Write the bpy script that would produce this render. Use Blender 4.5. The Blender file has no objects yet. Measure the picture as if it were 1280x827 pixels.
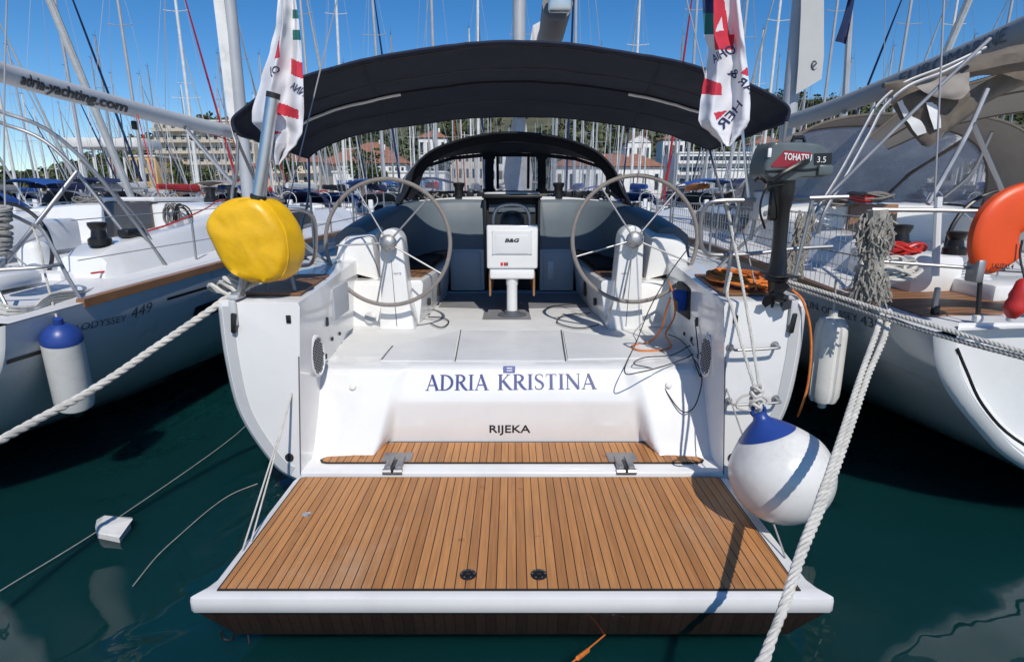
import bpy, bmesh, math, random
from mathutils import Vector, Matrix, noise
random.seed(7)
SC = bpy.context.scene
COL = SC.collection
R = math.radians
V3 = Vector
# ---------------------------------------------------------------- camera
CZ, PITCH, FPX = 2.13, R(13.3), 711.0
FW = V3((0, math.cos(PITCH), -math.sin(PITCH)))
UP = V3((0, math.sin(PITCH), math.cos(PITCH)))
cam_d = bpy.data.cameras.new('camera')
cam_d.sensor_width = 36
cam_d.lens = FPX / 1280 * 36
cam_d.clip_start = 0.05
cam_d.clip_end = 6000
cam = bpy.data.objects.new('camera', cam_d)
COL.objects.link(cam)
cam.location = (0, 0, CZ)
cam.rotation_euler = (R(90) - PITCH, 0, 0)
SC.camera = cam
def ray(px, py):
    return FW + V3((1, 0, 0)) * ((px - 640) / FPX) + UP * ((413.5 - py) / FPX)
def at(px, py, Y):                       # point of the place seen in that direction, Y metres ahead
    d = ray(px, py); t = Y / d.y
    return V3((d.x * t, Y, CZ + d.z * t))
def atz(px, py, z):                      # the same on a level plane
    d = ray(px, py); t = (z - CZ) / d.z
    return V3((d.x * t, d.y * t, z))
# ---------------------------------------------------------------- mesh builder
def catmull(pts, n=6, closed=False):
    pts = [V3(p) for p in pts]
    if len(pts) < 3: return pts
    out = []
    N = len(pts)
    for i in range(N if closed else N - 1):
        if closed: p0, p1, p2, p3 = pts[i - 1], pts[i], pts[(i + 1) % N], pts[(i + 2) % N]
        else:
            p1, p2 = pts[i], pts[i + 1]
            p0 = pts[i - 1] if i else p1 * 2 - p2
            p3 = pts[i + 2] if i + 2 < N else p2 * 2 - p1
        for k in range(n):
            t = k / n
            out.append(0.5 * ((2 * p1) + (p2 - p0) * t + (2 * p0 - 5 * p1 + 4 * p2 - p3) * t * t + (3 * p1 - p0 - 3 * p2 + p3) * t ** 3))
    if not closed: out.append(pts[-1])
    return out
def frames(pts, closed=False):
    n = len(pts); T = []
    for i in range(n):
        if closed: t = pts[(i + 1) % n] - pts[i - 1]
        else: t = pts[min(i + 1, n - 1)] - pts[max(i - 1, 0)]
        T.append(t.normalized() if t.length > 1e-9 else V3((0, 0, 1)))
    a = V3((0, 0, 1)) if abs(T[0].z) < .9 else V3((1, 0, 0))
    nrm = (a - T[0] * a.dot(T[0])).normalized()
    out = []
    for i in range(n):
        nrm = nrm - T[i] * nrm.dot(T[i])
        nrm = nrm.normalized() if nrm.length > 1e-6 else T[i].orthogonal().normalized()
        out.append((nrm, T[i].cross(nrm)))
    return out
class MB:
    def __init__(s): s.V = []; s.F = []; s.M = []; s.mi = 0
    def mat(s, i): s.mi = i; return s
    def f(s, *idx): s.F.append(tuple(idx)); s.M.append(s.mi)
    def add(s, vs, fs):
        b = len(s.V); s.V += [V3(v) for v in vs]
        for f in fs: s.f(*[b + i for i in f])
        return s
    def poly(s, pts): return s.add(pts, [range(len(pts))])
    def tube(s, pts, r, n=8, closed=False, cap=True):
        pts = [V3(p) for p in pts]; fr = frames(pts, closed); b = len(s.V); m = len(pts)
        for i, p in enumerate(pts):
            rr = r[i] if isinstance(r, (list, tuple)) else r
            for k in range(n):
                a = 2 * math.pi * k / n
                s.V.append(p + (fr[i][0] * math.cos(a) + fr[i][1] * math.sin(a)) * rr)
        for i in range(m if closed else m - 1):
            j = (i + 1) % m
            for k in range(n):
                l = (k + 1) % n
                s.f(b + i * n + k, b + i * n + l, b + j * n + l, b + j * n + k)
        if cap and not closed:
            s.f(*[b + k for k in range(n)][::-1]); s.f(*[b + (m - 1) * n + k for k in range(n)])
        return s
    def curve(s, pts, r, n=8, k=6, closed=False): return s.tube(catmull(pts, k, closed), r, n, closed)
    def loft(s, secs, ring=False, cap0=False, cap1=False):
        b = len(s.V); n = len(secs[0])
        for q in secs: s.V += [V3(p) for p in q]
        for i in range(len(secs) - 1):
            for k in range(n if ring else n - 1):
                l = (k + 1) % n
                s.f(b + i * n + k, b + i * n + l, b + (i + 1) * n + l, b + (i + 1) * n + k)
        if cap0: s.f(*[b + k for k in range(n)][::-1])
        if cap1: s.f(*[b + (len(secs) - 1) * n + k for k in range(n)])
        return s
    def box(s, c, d, bev=0.0, rot=None, seg=2, taper=None):
        bm = bmesh.new(); bmesh.ops.create_cube(bm, size=1)
        for v in bm.verts:
            k = 1.0
            if taper and v.co.z > 0: k = taper
            v.co = V3((v.co.x * d[0] * k, v.co.y * d[1] * k, v.co.z * d[2]))
        if bev: bmesh.ops.bevel(bm, geom=bm.edges[:], offset=bev, segments=seg, affect='EDGES', profile=.5)
        M = Matrix.Translation(V3(c)) @ (rot.to_4x4() if rot else Matrix())
        bm.verts.index_update()
        s.add([M @ v.co for v in bm.verts], [[v.index for v in f.verts] for f in bm.faces]); bm.free()
        return s
    def lathe(s, prof, M=None, n=20, ang=2 * math.pi):
        M = M or Matrix(); b = len(s.V)
        for (r, z) in prof:
            for k in range(n):
                a = ang * k / n
                s.V.append(M @ V3((r * math.cos(a), r * math.sin(a), z)))
        for i in range(len(prof) - 1):
            for k in range(n):
                l = (k + 1) % n
                s.f(b + i * n + k, b + i * n + l, b + (i + 1) * n + l, b + (i + 1) * n + k)
        if prof[0][0] > 1e-4: s.f(*[b + k for k in range(n)][::-1])
        if prof[-1][0] > 1e-4: s.f(*[b + (len(prof) - 1) * n + k for k in range(n)])
        return s
    def prism(s, poly, d):                 # polygon of 3D points pushed along d
        d = V3(d); n = len(poly); b = len(s.V)
        s.V += [V3(p) for p in poly] + [V3(p) + d for p in poly]
        s.f(*range(b + n - 1, b - 1, -1)); s.f(*range(b + n, b + 2 * n))
        for k in range(n):
            l = (k + 1) % n
            s.f(b + k, b + l, b + n + l, b + n + k)
        return s
    def sphere(s, c, r, n=16, m=10, sc=(1, 1, 1)):
        prof = [(max(1e-5, math.sin(math.pi * i / m)), -math.cos(math.pi * i / m)) for i in range(m + 1)]
        M = Matrix.Translation(V3(c)) @ Matrix.Diagonal((r * sc[0], r * sc[1], r * sc[2], 1))
        return s.lathe(prof, M, n)
    def rope(s, pts, r, pitch=None, strands=3, n=6, k=10):
        pts = catmull(pts, k); pitch = pitch or r * 7
        L = [0]
        for i in range(1, len(pts)): L.append(L[-1] + (pts[i] - pts[i - 1]).length)
        N = max(4, int(L[-1] / (pitch / 9))); q = []; j = 0
        for i in range(N + 1):
            t = L[-1] * i / N
            while j < len(L) - 2 and L[j + 1] < t: j += 1
            u = (t - L[j]) / max(1e-9, L[j + 1] - L[j]); q.append(pts[j].lerp(pts[j + 1], u))
        fr = frames(q)
        for st in range(strands):
            path = []
            for i, p in enumerate(q):
                a = 2 * math.pi * (st / strands + L[-1] * i / N / pitch)
                path.append(p + (fr[i][0] * math.cos(a) + fr[i][1] * math.sin(a)) * r * .5)
            s.tube(path, r * .56, n)
        return s
    def mesh(s, name, mats, smooth=True, off=None, sharp=35):
        me = bpy.data.meshes.new(name)
        vs = [v - off for v in s.V] if off else s.V
        me.from_pydata([tuple(v) for v in vs], [], s.F)
        for m in (mats if isinstance(mats, (list, tuple)) else [mats]): me.materials.append(m)
        if any(s.M): me.polygons.foreach_set('material_index', s.M)
        bm = bmesh.new(); bm.from_mesh(me); bmesh.ops.recalc_face_normals(bm, faces=bm.faces[:]); bm.to_mesh(me); bm.free()
        if smooth:
            me.polygons.foreach_set('use_smooth', [True] * len(me.polygons))
            me.set_sharp_from_angle(angle=R(sharp))
        me.update()
        return me
def text_mb(mb, txt, A, B, U, lift=.002, mirror=False, bold=0.0, deform=None):
    """lettering laid out from A to B (baseline ends) with cap height vector U"""
    cu = bpy.data.curves.new('lettering', 'FONT'); cu.body = txt; cu.size = 1; cu.offset = bold; cu.resolution_u = 3
    o = bpy.data.objects.new('lettering', cu); COL.objects.link(o)
    dg = bpy.context.evaluated_depsgraph_get()
    me = bpy.data.meshes.new_from_object(o.evaluated_get(dg))
    if deform:
        bm = bmesh.new(); bm.from_mesh(me)
        for k in range(-3, 10): bmesh.ops.bisect_plane(bm, geom=bm.verts[:] + bm.edges[:] + bm.faces[:], plane_co=(0, k * .09, 0), plane_no=(0, 1, 0))
        bm.to_mesh(me); bm.free()
    xs = [v.co.x for v in me.vertices]; x0, x1 = min(xs), max(xs)
    cap = 0.70
    A, B, U = V3(A), V3(B), V3(U); N = (B - A).cross(U).normalized()
    vs = []
    for v in me.vertices:
        t = (v.co.x - x0) / (x1 - x0)
        if mirror: t = 1 - t
        p = A + (B - A) * t + U * (v.co.y / cap) + N * lift
        vs.append(deform(t, v.co.y / cap) if deform else p)
    mb.add(vs, [list(p.vertices) for p in me.polygons])
    bpy.data.objects.remove(o); bpy.data.curves.remove(cu); bpy.data.meshes.remove(me)
    return mb
# ---------------------------------------------------------------- objects
def thing(name, label, cat, loc=(0, 0, 0), group=None):
    o = bpy.data.objects.new(name, None); COL.objects.link(o); o.location = loc; o.empty_display_size = .2
    o['label'] = label; o['category'] = cat
    if group: o['group'] = group
    return o
def part(name, mb, mat, parent, smooth=True, label=None, sharp=35, kind=None):
    o = bpy.data.objects.new(name, mb.mesh(name, mat, smooth, None, sharp)); COL.objects.link(o)
    o.parent = parent
    if parent.type == 'EMPTY': o.matrix_parent_inverse = Matrix.Translation(-V3(parent.location))
    if label: o['label'] = label
    if kind: o['kind'] = kind
    return o
def solo(name, mb, mat, label, cat, group=None, smooth=True, kind=None, sharp=35):
    xs = [v.x for v in mb.V]; ys = [v.y for v in mb.V]; zs = [v.z for v in mb.V]
    off = V3(((min(xs) + max(xs)) / 2, (min(ys) + max(ys)) / 2, min(zs)))
    o = bpy.data.objects.new(name, mb.mesh(name, mat, smooth, off, sharp)); COL.objects.link(o); o.location = off
    o['label'] = label; o['category'] = cat
    if group: o['group'] = group
    if kind: o['kind'] = kind
    return o
def struct(name, mb, mat, label=None, smooth=True):
    o = bpy.data.objects.new(name, mb.mesh(name, mat, smooth)); COL.objects.link(o); o['kind'] = 'structure'
    if label: o['label'] = label
    return o
def copy_tree(o, parent=None):
    c = o.copy(); COL.objects.link(c); c.parent = parent
    for ch in list(o.children): copy_tree(ch, c)
    return c
# ---------------------------------------------------------------- materials
def new_mat(name):
    m = bpy.data.materials.new(name); m.use_nodes = True
    nt = m.node_tree; b = nt.nodes['Principled BSDF']
    return m, nt, b
def N(nt, typ, **kw):
    n = nt.nodes.new(typ)
    for k, v in kw.items():
        if k.startswith('i_'): n.inputs[k[2:].replace('_', ' ')].default_value = v
        else: setattr(n, k, v)
    return n
def mixc(nt, fac, a, b, blend='MIX'):
    n = nt.nodes.new('ShaderNodeMix'); n.data_type = 'RGBA'; n.blend_type = blend
    for sock, v in ((n.inputs[0], fac), (n.inputs[6], a), (n.inputs[7], b)):
        if isinstance(v, (int, float)): sock.default_value = v
        elif isinstance(v, tuple): sock.default_value = (*v[:3], 1)
        else: nt.links.new(v, sock)
    return n.outputs[2]
def ramp(nt, fac, stops):
    n = nt.nodes.new('ShaderNodeValToRGB'); cr = n.color_ramp
    while len(cr.elements) < len(stops): cr.elements.new(.5)
    for e, (p, c) in zip(cr.elements, stops):
        e.position = p; e.color = (*(c if isinstance(c, tuple) else (c, c, c)), 1)
    nt.links.new(fac, n.inputs[0]); return n.outputs[0]
def math_n(nt, op, a, b=None):
    n = nt.nodes.new('ShaderNodeMath'); n.operation = op
    for i, v in enumerate((a, b)):
        if v is None: continue
        if isinstance(v, (int, float)): n.inputs[i].default_value = v
        else: nt.links.new(v, n.inputs[i])
    return n.outputs[0]
def pm(name, col, rough=.5, metal=0, var=.15, vs=4.0, bump=0, bs=40.0, coat=0, dirt=0, spec=.5, sheen=0, trans=0):
    """plain procedural surface: colour broken up by noise, uneven gloss, fine relief"""
    m, nt, b = new_mat(name); L = nt.links
    tc = N(nt, 'ShaderNodeTexCoord')
    n1 = N(nt, 'ShaderNodeTexNoise', i_Scale=vs, i_Detail=6.0, i_Roughness=.6); L.new(tc.outputs['Object'], n1.inputs['Vector'])
    lo = tuple(c * (1 - var) for c in col); hi = tuple(min(1, c * (1 + var * .6)) for c in col)
    c = ramp(nt, n1.outputs[0], [(.3, lo), (.7, hi)])
    if dirt:
        n2 = N(nt, 'ShaderNodeTexNoise', i_Scale=vs * .7, i_Detail=8.0, i_Roughness=.75); L.new(tc.outputs['Object'], n2.inputs['Vector'])
        d = ramp(nt, n2.outputs[0], [(.5, 0.0), (.75, dirt)])
        c = mixc(nt, d, c, (.16, .14, .11))
    L.new(c, b.inputs['Base Color'])
    rr = ramp(nt, n1.outputs[0], [(.25, max(0, rough * .8)), (.8, min(1, rough * 1.25))]); L.new(rr, b.inputs['Roughness'])
    b.inputs['Metallic'].default_value = metal
    b.inputs['Specular IOR Level'].default_value = spec
    if coat: b.inputs['Coat Weight'].default_value = coat; b.inputs['Coat Roughness'].default_value = .06
    if sheen: b.inputs['Sheen Weight'].default_value = sheen
    if bump:
        n3 = N(nt, 'ShaderNodeTexNoise', i_Scale=bs, i_Detail=4.0); L.new(tc.outputs['Object'], n3.inputs['Vector'])
        bp = N(nt, 'ShaderNodeBump', i_Strength=bump, i_Distance=.01); L.new(n3.outputs[0], bp.inputs['Height']); L.new(bp.outputs[0], b.inputs['Normal'])
    return m
def teak(name, axis='X', pitch=.071, seam=.1, base=(.49, .222, .078), caulk=(.012, .011, .01), rough=.55, off=0.0, coat=0, wear=1.0):
    m, nt, b = new_mat(name); L = nt.links
    tc = N(nt, 'ShaderNodeTexCoord'); sx = N(nt, 'ShaderNodeSeparateXYZ'); L.new(tc.outputs['Object'], sx.inputs[0])
    a = sx.outputs[axis]; s = math_n(nt, 'DIVIDE', math_n(nt, 'ADD', a, 50 + off), pitch)
    fl = math_n(nt, 'FLOOR', s); fr = math_n(nt, 'FRACT', s)
    wn = N(nt, 'ShaderNodeTexWhiteNoise', noise_dimensions='1D'); L.new(fl, wn.inputs['W'])
    mp = N(nt, 'ShaderNodeMapping'); mp.inputs['Scale'].default_value = (60, 3, 60) if axis == 'X' else (3, 60, 60)
    L.new(tc.outputs['Object'], mp.inputs['Vector'])
    ad = N(nt, 'ShaderNodeVectorMath', operation='ADD'); L.new(mp.outputs[0], ad.inputs[0]); L.new(wn.outputs[1], ad.inputs[1])
    g = N(nt, 'ShaderNodeTexNoise', i_Scale=1.0, i_Detail=6.0, i_Roughness=.65); L.new(ad.outputs[0], g.inputs['Vector'])
    c = ramp(nt, g.outputs[0], [(.25, tuple(x * .72 for x in base)), (.75, tuple(x * 1.22 for x in base))])
    tint = ramp(nt, wn.outputs[0], [(0, (.74, .70, .66)), (.35, (.95, .93, .9)), (.7, (1, 1, 1)), (1, (1.0, 1.0, .96))])
    c = mixc(nt, 1.0, c, tint, 'MULTIPLY')
    n2 = N(nt, 'ShaderNodeTexNoise', i_Scale=2.3, i_Detail=5.0, i_Roughness=.7); L.new(tc.outputs['Object'], n2.inputs['Vector'])
    c = mixc(nt, ramp(nt, n2.outputs[0], [(.5, 0.0), (.8, .35 * wear)]), c, (.30, .20, .12))
    n4 = N(nt, 'ShaderNodeTexNoise', i_Scale=9.0, i_Detail=2.0); L.new(tc.outputs['Object'], n4.inputs['Vector'])
    c = mixc(nt, ramp(nt, n4.outputs[0], [(.70, 0.0), (.76, .5 * wear)]), c, (.16, .05, .02))
    n5 = N(nt, 'ShaderNodeTexNoise', i_Scale=1.1, i_Detail=7.0, i_Roughness=.75); L.new(tc.outputs['Object'], n5.inputs['Vector'])
    c = mixc(nt, ramp(nt, n5.outputs[0], [(.56, 0.0), (.72, .30 * wear)]), c, (.52, .40, .29))
    line = math_n(nt, 'LESS_THAN', fr, seam)
    c = mixc(nt, line, c, caulk)
    L.new(c, b.inputs['Base Color'])
    b.inputs['Roughness'].default_value = rough
    if coat: b.inputs['Coat Weight'].default_value = coat; b.inputs['Coat Roughness'].default_value = .08
    h = math_n(nt, 'SUBTRACT', g.outputs[0], math_n(nt, 'MULTIPLY', line, 1.5))
    bp = N(nt, 'ShaderNodeBump', i_Strength=.35, i_Distance=.002); L.new(h, bp.inputs['Height']); L.new(bp.outputs[0], b.inputs['Normal'])
    return m
M = {}
M['gel'] = pm('gelcoat', (.78, .78, .77), .22, var=.035, vs=2.0, coat=.4, dirt=.13)
M['gelsatin'] = pm('gelcoat_satin', (.69, .695, .70), .4, var=.05, vs=3.0, dirt=.15)  # slightly darker, rougher gelcoat
M['nonskid'] = pm('gelcoat_nonskid', (.68, .68, .67), .55, var=.05, vs=5, bump=.15, bs=500, dirt=.08)
M['rimgrey'] = pm('gelcoat_grey_band', (.50, .51, .52), .3, var=.05)
M['bluegrey'] = pm('blue_grey_cover', (.115, .145, .168), .5, var=.1, vs=3, bump=.06, bs=15)
M['panelshade'] = pm('bulkhead_panel', (.44, .46, .49), .45, var=.06)  # white bulkhead, its shade put into this grey
M['teakx'] = teak('teak_platform', 'X', .0488, .10)
M['teakstep'] = teak('teak_step', 'X', .0488, .10, off=.0)
M['teakdark'] = teak('teak_weathered', 'X', .06, .1, base=(.25, .12, .055))
M['teaky'] = teak('teak_side', 'Y', .09, .1, base=(.26, .12, .05))
M['wood'] = pm('varnished_rail', (.30, .145, .06), .35, var=.25, vs=6, coat=.3)
M['panel'] = teak('dark_panel_plank_reflection', 'X', .0488, .07, base=(.028, .016, .011), caulk=(.008, .006, .005), rough=.10, coat=.8, wear=0.0)  # reflected planks are painted into the dark glossy colour
M['wire'] = pm('rigging_wire', (.30, .31, .33), .6)
M['steel'] = pm('stainless_steel', (.40, .40, .405), .48, .88, var=.08, vs=8)
M['alu'] = pm('brushed_aluminium', (.70, .71, .72), .35, 1.0, var=.06, vs=8)
M['alupaint'] = pm('anodised_mast', (.42, .43, .45), .5, .15, var=.1, vs=2)
M['black'] = pm('black_plastic', (.012, .012, .013), .35, var=.2)
M['rubber'] = pm('black_rubber', (.02, .02, .021), .6, var=.2)
M['darkhole'] = pm('dark_interior', (.010, .011, .013), .7, var=.3)  # near-black colour painted for the unlit depth of openings and holes
M['navy'] = pm('navy_canvas', (.0155, .021, .043), .75, var=.22, vs=5, bump=.12, bs=260, sheen=.08, spec=.25)
M['black_cv'] = pm('black_canvas', (.010, .011, .015), .7, var=.25, vs=6, bump=.3, bs=22, spec=.3)
M['leather'] = pm('wheel_leather', (.225, .20, .18), .5, var=.12, vs=30, bump=.1, bs=120)
M['yellow'] = pm('yellow_vinyl', (.80, .455, .005), .42, var=.14, vs=7, bump=.6, bs=10, dirt=.14)
M['orange'] = pm('orange_plastic', (.80, .085, .012), .4, var=.08, vs=5)
M['orangerope'] = pm('orange_rope', (.72, .20, .03), .7, var=.25, vs=40)
M['darkred'] = pm('dark_red_decal', (.30, .018, .03), .4, var=.1)
M['red'] = pm('red_plastic', (.55, .03, .025), .4, var=.15)
M['rope'] = pm('white_rope', (.60, .58, .53), .85, var=.22, vs=18, bump=.4, bs=400, dirt=.15)
M['ropegrey'] = pm('grey_rope', (.36, .35, .33), .9, var=.3, vs=25, bump=.4, bs=400)
M['ropedark'] = pm('flecked_rope', (.20, .19, .18), .9, var=.7, vs=140)
M['cord'] = pm('dark_cord', (.03, .03, .033), .7, var=.2)
M['fender'] = pm('white_fender', (.72, .71, .68), .3, var=.06, vs=5, dirt=.34, coat=.15)
M['fenderblue'] = pm('blue_fender_end', (.02, .055, .25), .35, var=.2)
M['ink'] = pm('blue_lettering', (.008, .024, .17), .4, var=.05)
M['inkblack'] = pm('black_lettering', (.012, .012, .014), .4, var=.05)
M['inkgrey'] = pm('grey_lettering', (.10, .11, .13), .5, var=.05)
M['inkwhite'] = pm('white_lettering', (.8, .8, .8), .4, var=.03)
M['bluecloth'] = pm('blue_cloth', (.02, .10, .42), .8, var=.2)
M['white_cloth'] = pm('white_flag_cloth', (.70, .70, .73), .8, var=.04, vs=8)
M['red_cloth'] = pm('red_flag_cloth', (.55, .03, .055), .8, var=.1)
M['green_cloth'] = pm('green_flag_cloth', (.02, .14, .13), .8, var=.1)
M['navy_cloth'] = pm('navy_flag_cloth', (.015, .03, .10), .8, var=.1)
M['taupe'] = pm('taupe_canvas', (.15, .125, .10), .85, var=.25, vs=9, bump=.5, bs=20)
M['taupelight'] = pm('faded_taupe_canvas', (.30, .27, .24), .8, var=.12, vs=5, bump=.2, bs=14)
M['shadedhull'] = pm('hull_gelcoat_left_shaded', (.58, .62, .66), .3, var=.06, vs=1.2, coat=.15, dirt=.12, spec=.3)  # white hull, with its shaded blue-grey tone put into the colour
M['hooplight'] = pm('white_hoop_sheen_and_pane', (.8, .8, .8), .4, var=.05)  # silver hoop's brightness painted as white; curtain panes share it
M['boot'] = pm('dark_boot_stripe', (.016, .026, .03), .3, var=.2)
M['motor'] = pm('outboard_grey', (.10, .125, .13), .35, var=.15, vs=9, dirt=.3)
M['baggy'] = pm('frayed_rope_fibre', (.36, .34, .30), .95, var=.4, vs=60)
def clear_mat(name, tint, alpha, wave, relief=.6):
    m, nt, b = new_mat(name); L = nt.links
    nt.nodes.remove(b)
    tr = N(nt, 'ShaderNodeBsdfTransparent'); tr.inputs[0].default_value = (*tint, 1)
    gl = N(nt, 'ShaderNodeBsdfGlossy'); gl.inputs['Roughness'].default_value = .08
    df = N(nt, 'ShaderNodeBsdfDiffuse'); df.inputs[0].default_value = (.56, .54, .54, 1)
    tc = N(nt, 'ShaderNodeTexCoord'); nz = N(nt, 'ShaderNodeTexNoise', i_Scale=wave, i_Detail=3.0); L.new(tc.outputs['Object'], nz.inputs['Vector'])
    bp = N(nt, 'ShaderNodeBump', i_Strength=relief, i_Distance=.05); L.new(nz.outputs[0], bp.inputs['Height']); L.new(bp.outputs[0], gl.inputs['Normal'])
    fr = N(nt, 'ShaderNodeFresnel'); fr.inputs['IOR'].default_value = 1.45; L.new(bp.outputs[0], fr.inputs['Normal'])
    mx = N(nt, 'ShaderNodeMixShader'); L.new(math_n(nt, 'ADD', fr.outputs[0], .04), mx.inputs[0]); L.new(tr.outputs[0], mx.inputs[1]); L.new(gl.outputs[0], mx.inputs[2])
    m2 = N(nt, 'ShaderNodeMixShader'); L.new(ramp(nt, nz.outputs[0], [(.35, alpha * .5), (.7, alpha)]), m2.inputs[0]); L.new(mx.outputs[0], m2.inputs[1]); L.new(df.outputs[0], m2.inputs[2])
    tl = N(nt, 'ShaderNodeBsdfTranslucent'); tl.inputs[0].default_value = (.85, .82, .80, 1)
    m3 = N(nt, 'ShaderNodeMixShader'); m3.inputs[0].default_value = .55; L.new(df.outputs[0], m3.inputs[1]); L.new(tl.outputs[0], m3.inputs[2]); L.new(m3.outputs[0], m2.inputs[2])
    L.new(m2.outputs[0], nt.nodes['Material Output'].inputs[0])
    return m
M['vinyl'] = clear_mat('clear_vinyl', (.92, .93, .95), .30, 14)
M['vinylold'] = clear_mat('hazy_vinyl', (.90, .87, .87), .40, 2.6, .22)
# ---------------------------------------------------------------- light
SUN = V3((.20, -.85, .93)).normalized()
w = bpy.data.worlds.new('World'); SC.world = w; w.use_nodes = True
wn = w.node_tree; bg = wn.nodes['Background']
sky = wn.nodes.new('ShaderNodeTexSky'); sky.sky_type = 'NISHITA'; sky.sun_disc = False
sky.sun_elevation = math.asin(SUN.z); sky.sun_rotation = math.atan2(SUN.x, SUN.y)
sky.altitude = 0; sky.air_density = .85; sky.dust_density = .05; sky.ozone_density = 3.5
hs = wn.nodes.new('ShaderNodeHueSaturation'); hs.inputs['Saturation'].default_value = 1.32; hs.inputs['Value'].default_value = .90; hs.inputs['Hue'].default_value = .502
wn.links.new(sky.outputs[0], hs.inputs['Color']); wn.links.new(hs.outputs[0], bg.inputs[0]); bg.inputs[1].default_value = .128
sd = bpy.data.lights.new('sun', 'SUN'); sd.energy = 3.8; sd.angle = R(.5); sd.color = (1, .945, .86)
so = bpy.data.objects.new('sun', sd); COL.objects.link(so); so.location = (10, -20, 25)
so.rotation_euler = (-SUN).to_track_quat('-Z', 'Y').to_euler()
SC.view_settings.view_transform = 'Standard'; SC.view_settings.look = 'None'; SC.view_settings.exposure = 0
SC.render.engine = 'CYCLES'
SC.cycles.max_bounces = 8; SC.cycles.transparent_max_bounces = 24; SC.cycles.use_denoising = True
SC.cycles.caustics_reflective = False; SC.cycles.caustics_refractive = False
# ---------------------------------------------------------------- water
def water_mat():
    m, nt, b = new_mat('harbour_water'); L = nt.links
    tc = N(nt, 'ShaderNodeTexCoord')
    n0 = N(nt, 'ShaderNodeTexNoise', i_Scale=.35, i_Detail=2.0); L.new(tc.outputs['Object'], n0.inputs['Vector'])
    L.new(ramp(nt, n0.outputs[0], [(.3, (.003, .026, .027)), (.7, (.003, .035, .039))]), b.inputs['Base Color'])
    b.inputs['Roughness'].default_value = .015; b.inputs['IOR'].default_value = 1.42
    b.inputs['Subsurface Weight'].default_value = 1.0; b.inputs['Subsurface Radius'].default_value = (.6, 1.0, 1.0); b.inputs['Subsurface Scale'].default_value = .9
    n1 = N(nt, 'ShaderNodeTexNoise', i_Scale=1.1, i_Detail=2.0, i_Roughness=.45, i_Distortion=.6); L.new(tc.outputs['Object'], n1.inputs['Vector'])
    n2 = N(nt, 'ShaderNodeTexNoise', i_Scale=4.5, i_Detail=2.0, i_Roughness=.4); L.new(tc.outputs['Object'], n2.inputs['Vector'])
    h = math_n(nt, 'ADD', n1.outputs[0], math_n(nt, 'MULTIPLY', n2.outputs[0], .05))
    bp = N(nt, 'ShaderNodeBump', i_Strength=.19, i_Distance=.25); L.new(h, bp.inputs['Height']); L.new(bp.outputs[0], b.inputs['Normal'])
    return m
M['water'] = water_mat()
mb = MB(); mb.poly([(-900, -200, 0), (900, -200, 0), (900, 1500, 0), (-900, 1500, 0)])
struct('water', mb, M['water'], 'calm dark teal harbour water between the moored boats', smooth=False)
mb = MB(); mb.box((0, -14.1, .1), (120, 30, .9), .03)  # unseen quay, made deep and pale to bounce warm fill light
struct('quay', mb, pm('quay_stone', (.56, .50, .42), .85, var=.2, bump=.3, bs=60, dirt=.3), 'concrete quay the boats are moored to')
# ================================================================ the white sailing yacht in the middle
Y0 = 3.45
yacht = thing('sailing_yacht', 'white sailing yacht in the middle with lowered teak swim platform and dark navy bimini', 'sailing yacht', (0, Y0, 0))
def interp_secs(keys, ys):
    """keys: [(Y, [(x,z)...])] -> Catmull sections at ys"""
    out = []
    K = keys
    for y in ys:
        i = 0
        while i < len(K) - 2 and K[i + 1][0] < y: i += 1
        t = (y - K[i][0]) / (K[i + 1][0] - K[i][0])
        g = lambda j: K[max(0, min(len(K) - 1, j))][1]
        sec = []
        for k in range(len(K[0][1])):
            v = []
            for c in (0, 1):
                p0, p1, p2, p3 = g(i - 1)[k][c], g(i)[k][c], g(i + 1)[k][c], g(i + 2)[k][c]
                m1 = (p2 - p0) / 2 if i > 0 else p2 - p1
                m2 = (p3 - p1) / 2 if i + 2 < len(K) else p2 - p1
                h = t * t * (3 - 2 * t)
                a = (2 * t ** 3 - 3 * t * t + 1) * p1 + (t ** 3 - 2 * t * t + t) * m1 + h * p2 + (t ** 3 - t * t) * m2
                v.append(a)
            sec.append(tuple(v))
        out.append((y, sec))
    return out
def hull_loft(mb, keys, ys, cx=0.0):
    secs = []
    for y, s in interp_secs(keys, ys):
        half = catmull([(x, 0, z) for x, z in s], 3)
        row = [V3((cx - p.x, y, p.z)) for p in reversed(half)] + [V3((cx + p.x, y, p.z)) for p in half[1:]]
        secs.append(row)
    mb.loft(secs)
    return secs
HS = [(0, .12), (.8, .14), (1.2, .19), (1.44, .25), (1.60, .37), (1.79, .73), (1.845, 1.11), (1.85, 1.5)]
HM = [(0, -.45), (.8, -.40), (1.3, -.2), (1.66, .05), (1.86, .4), (2.03, .8), (2.1, 1.15), (2.12, 1.53)]
def scale_sec(s, kx, dz, kb=1.0): return [(x * (kx if i > 5 else kx * (1 - (1 - kb) * (1 - i / 7))), z + (dz if i == 7 else dz * i / 7)) for i, (x, z) in enumerate(s)]
main_keys = [(3.54, HS), (7, HM), (10, scale_sec(HM, 1.0, .05)), (13, scale_sec(HM, .73, .12, .7)), (15.4, scale_sec(HM, .33, .2, .5)), (16.7, scale_sec(HM, .02, .27, .3))]
mb = MB(); hull_loft(mb, main_keys, [3.54, 4, 5, 6, 7, 8, 9, 10, 11, 12, 13, 14, 14.8, 15.5, 16.1, 16.5, 16.7])
hull = part('hull', mb, M['gel'], yacht)
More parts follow.
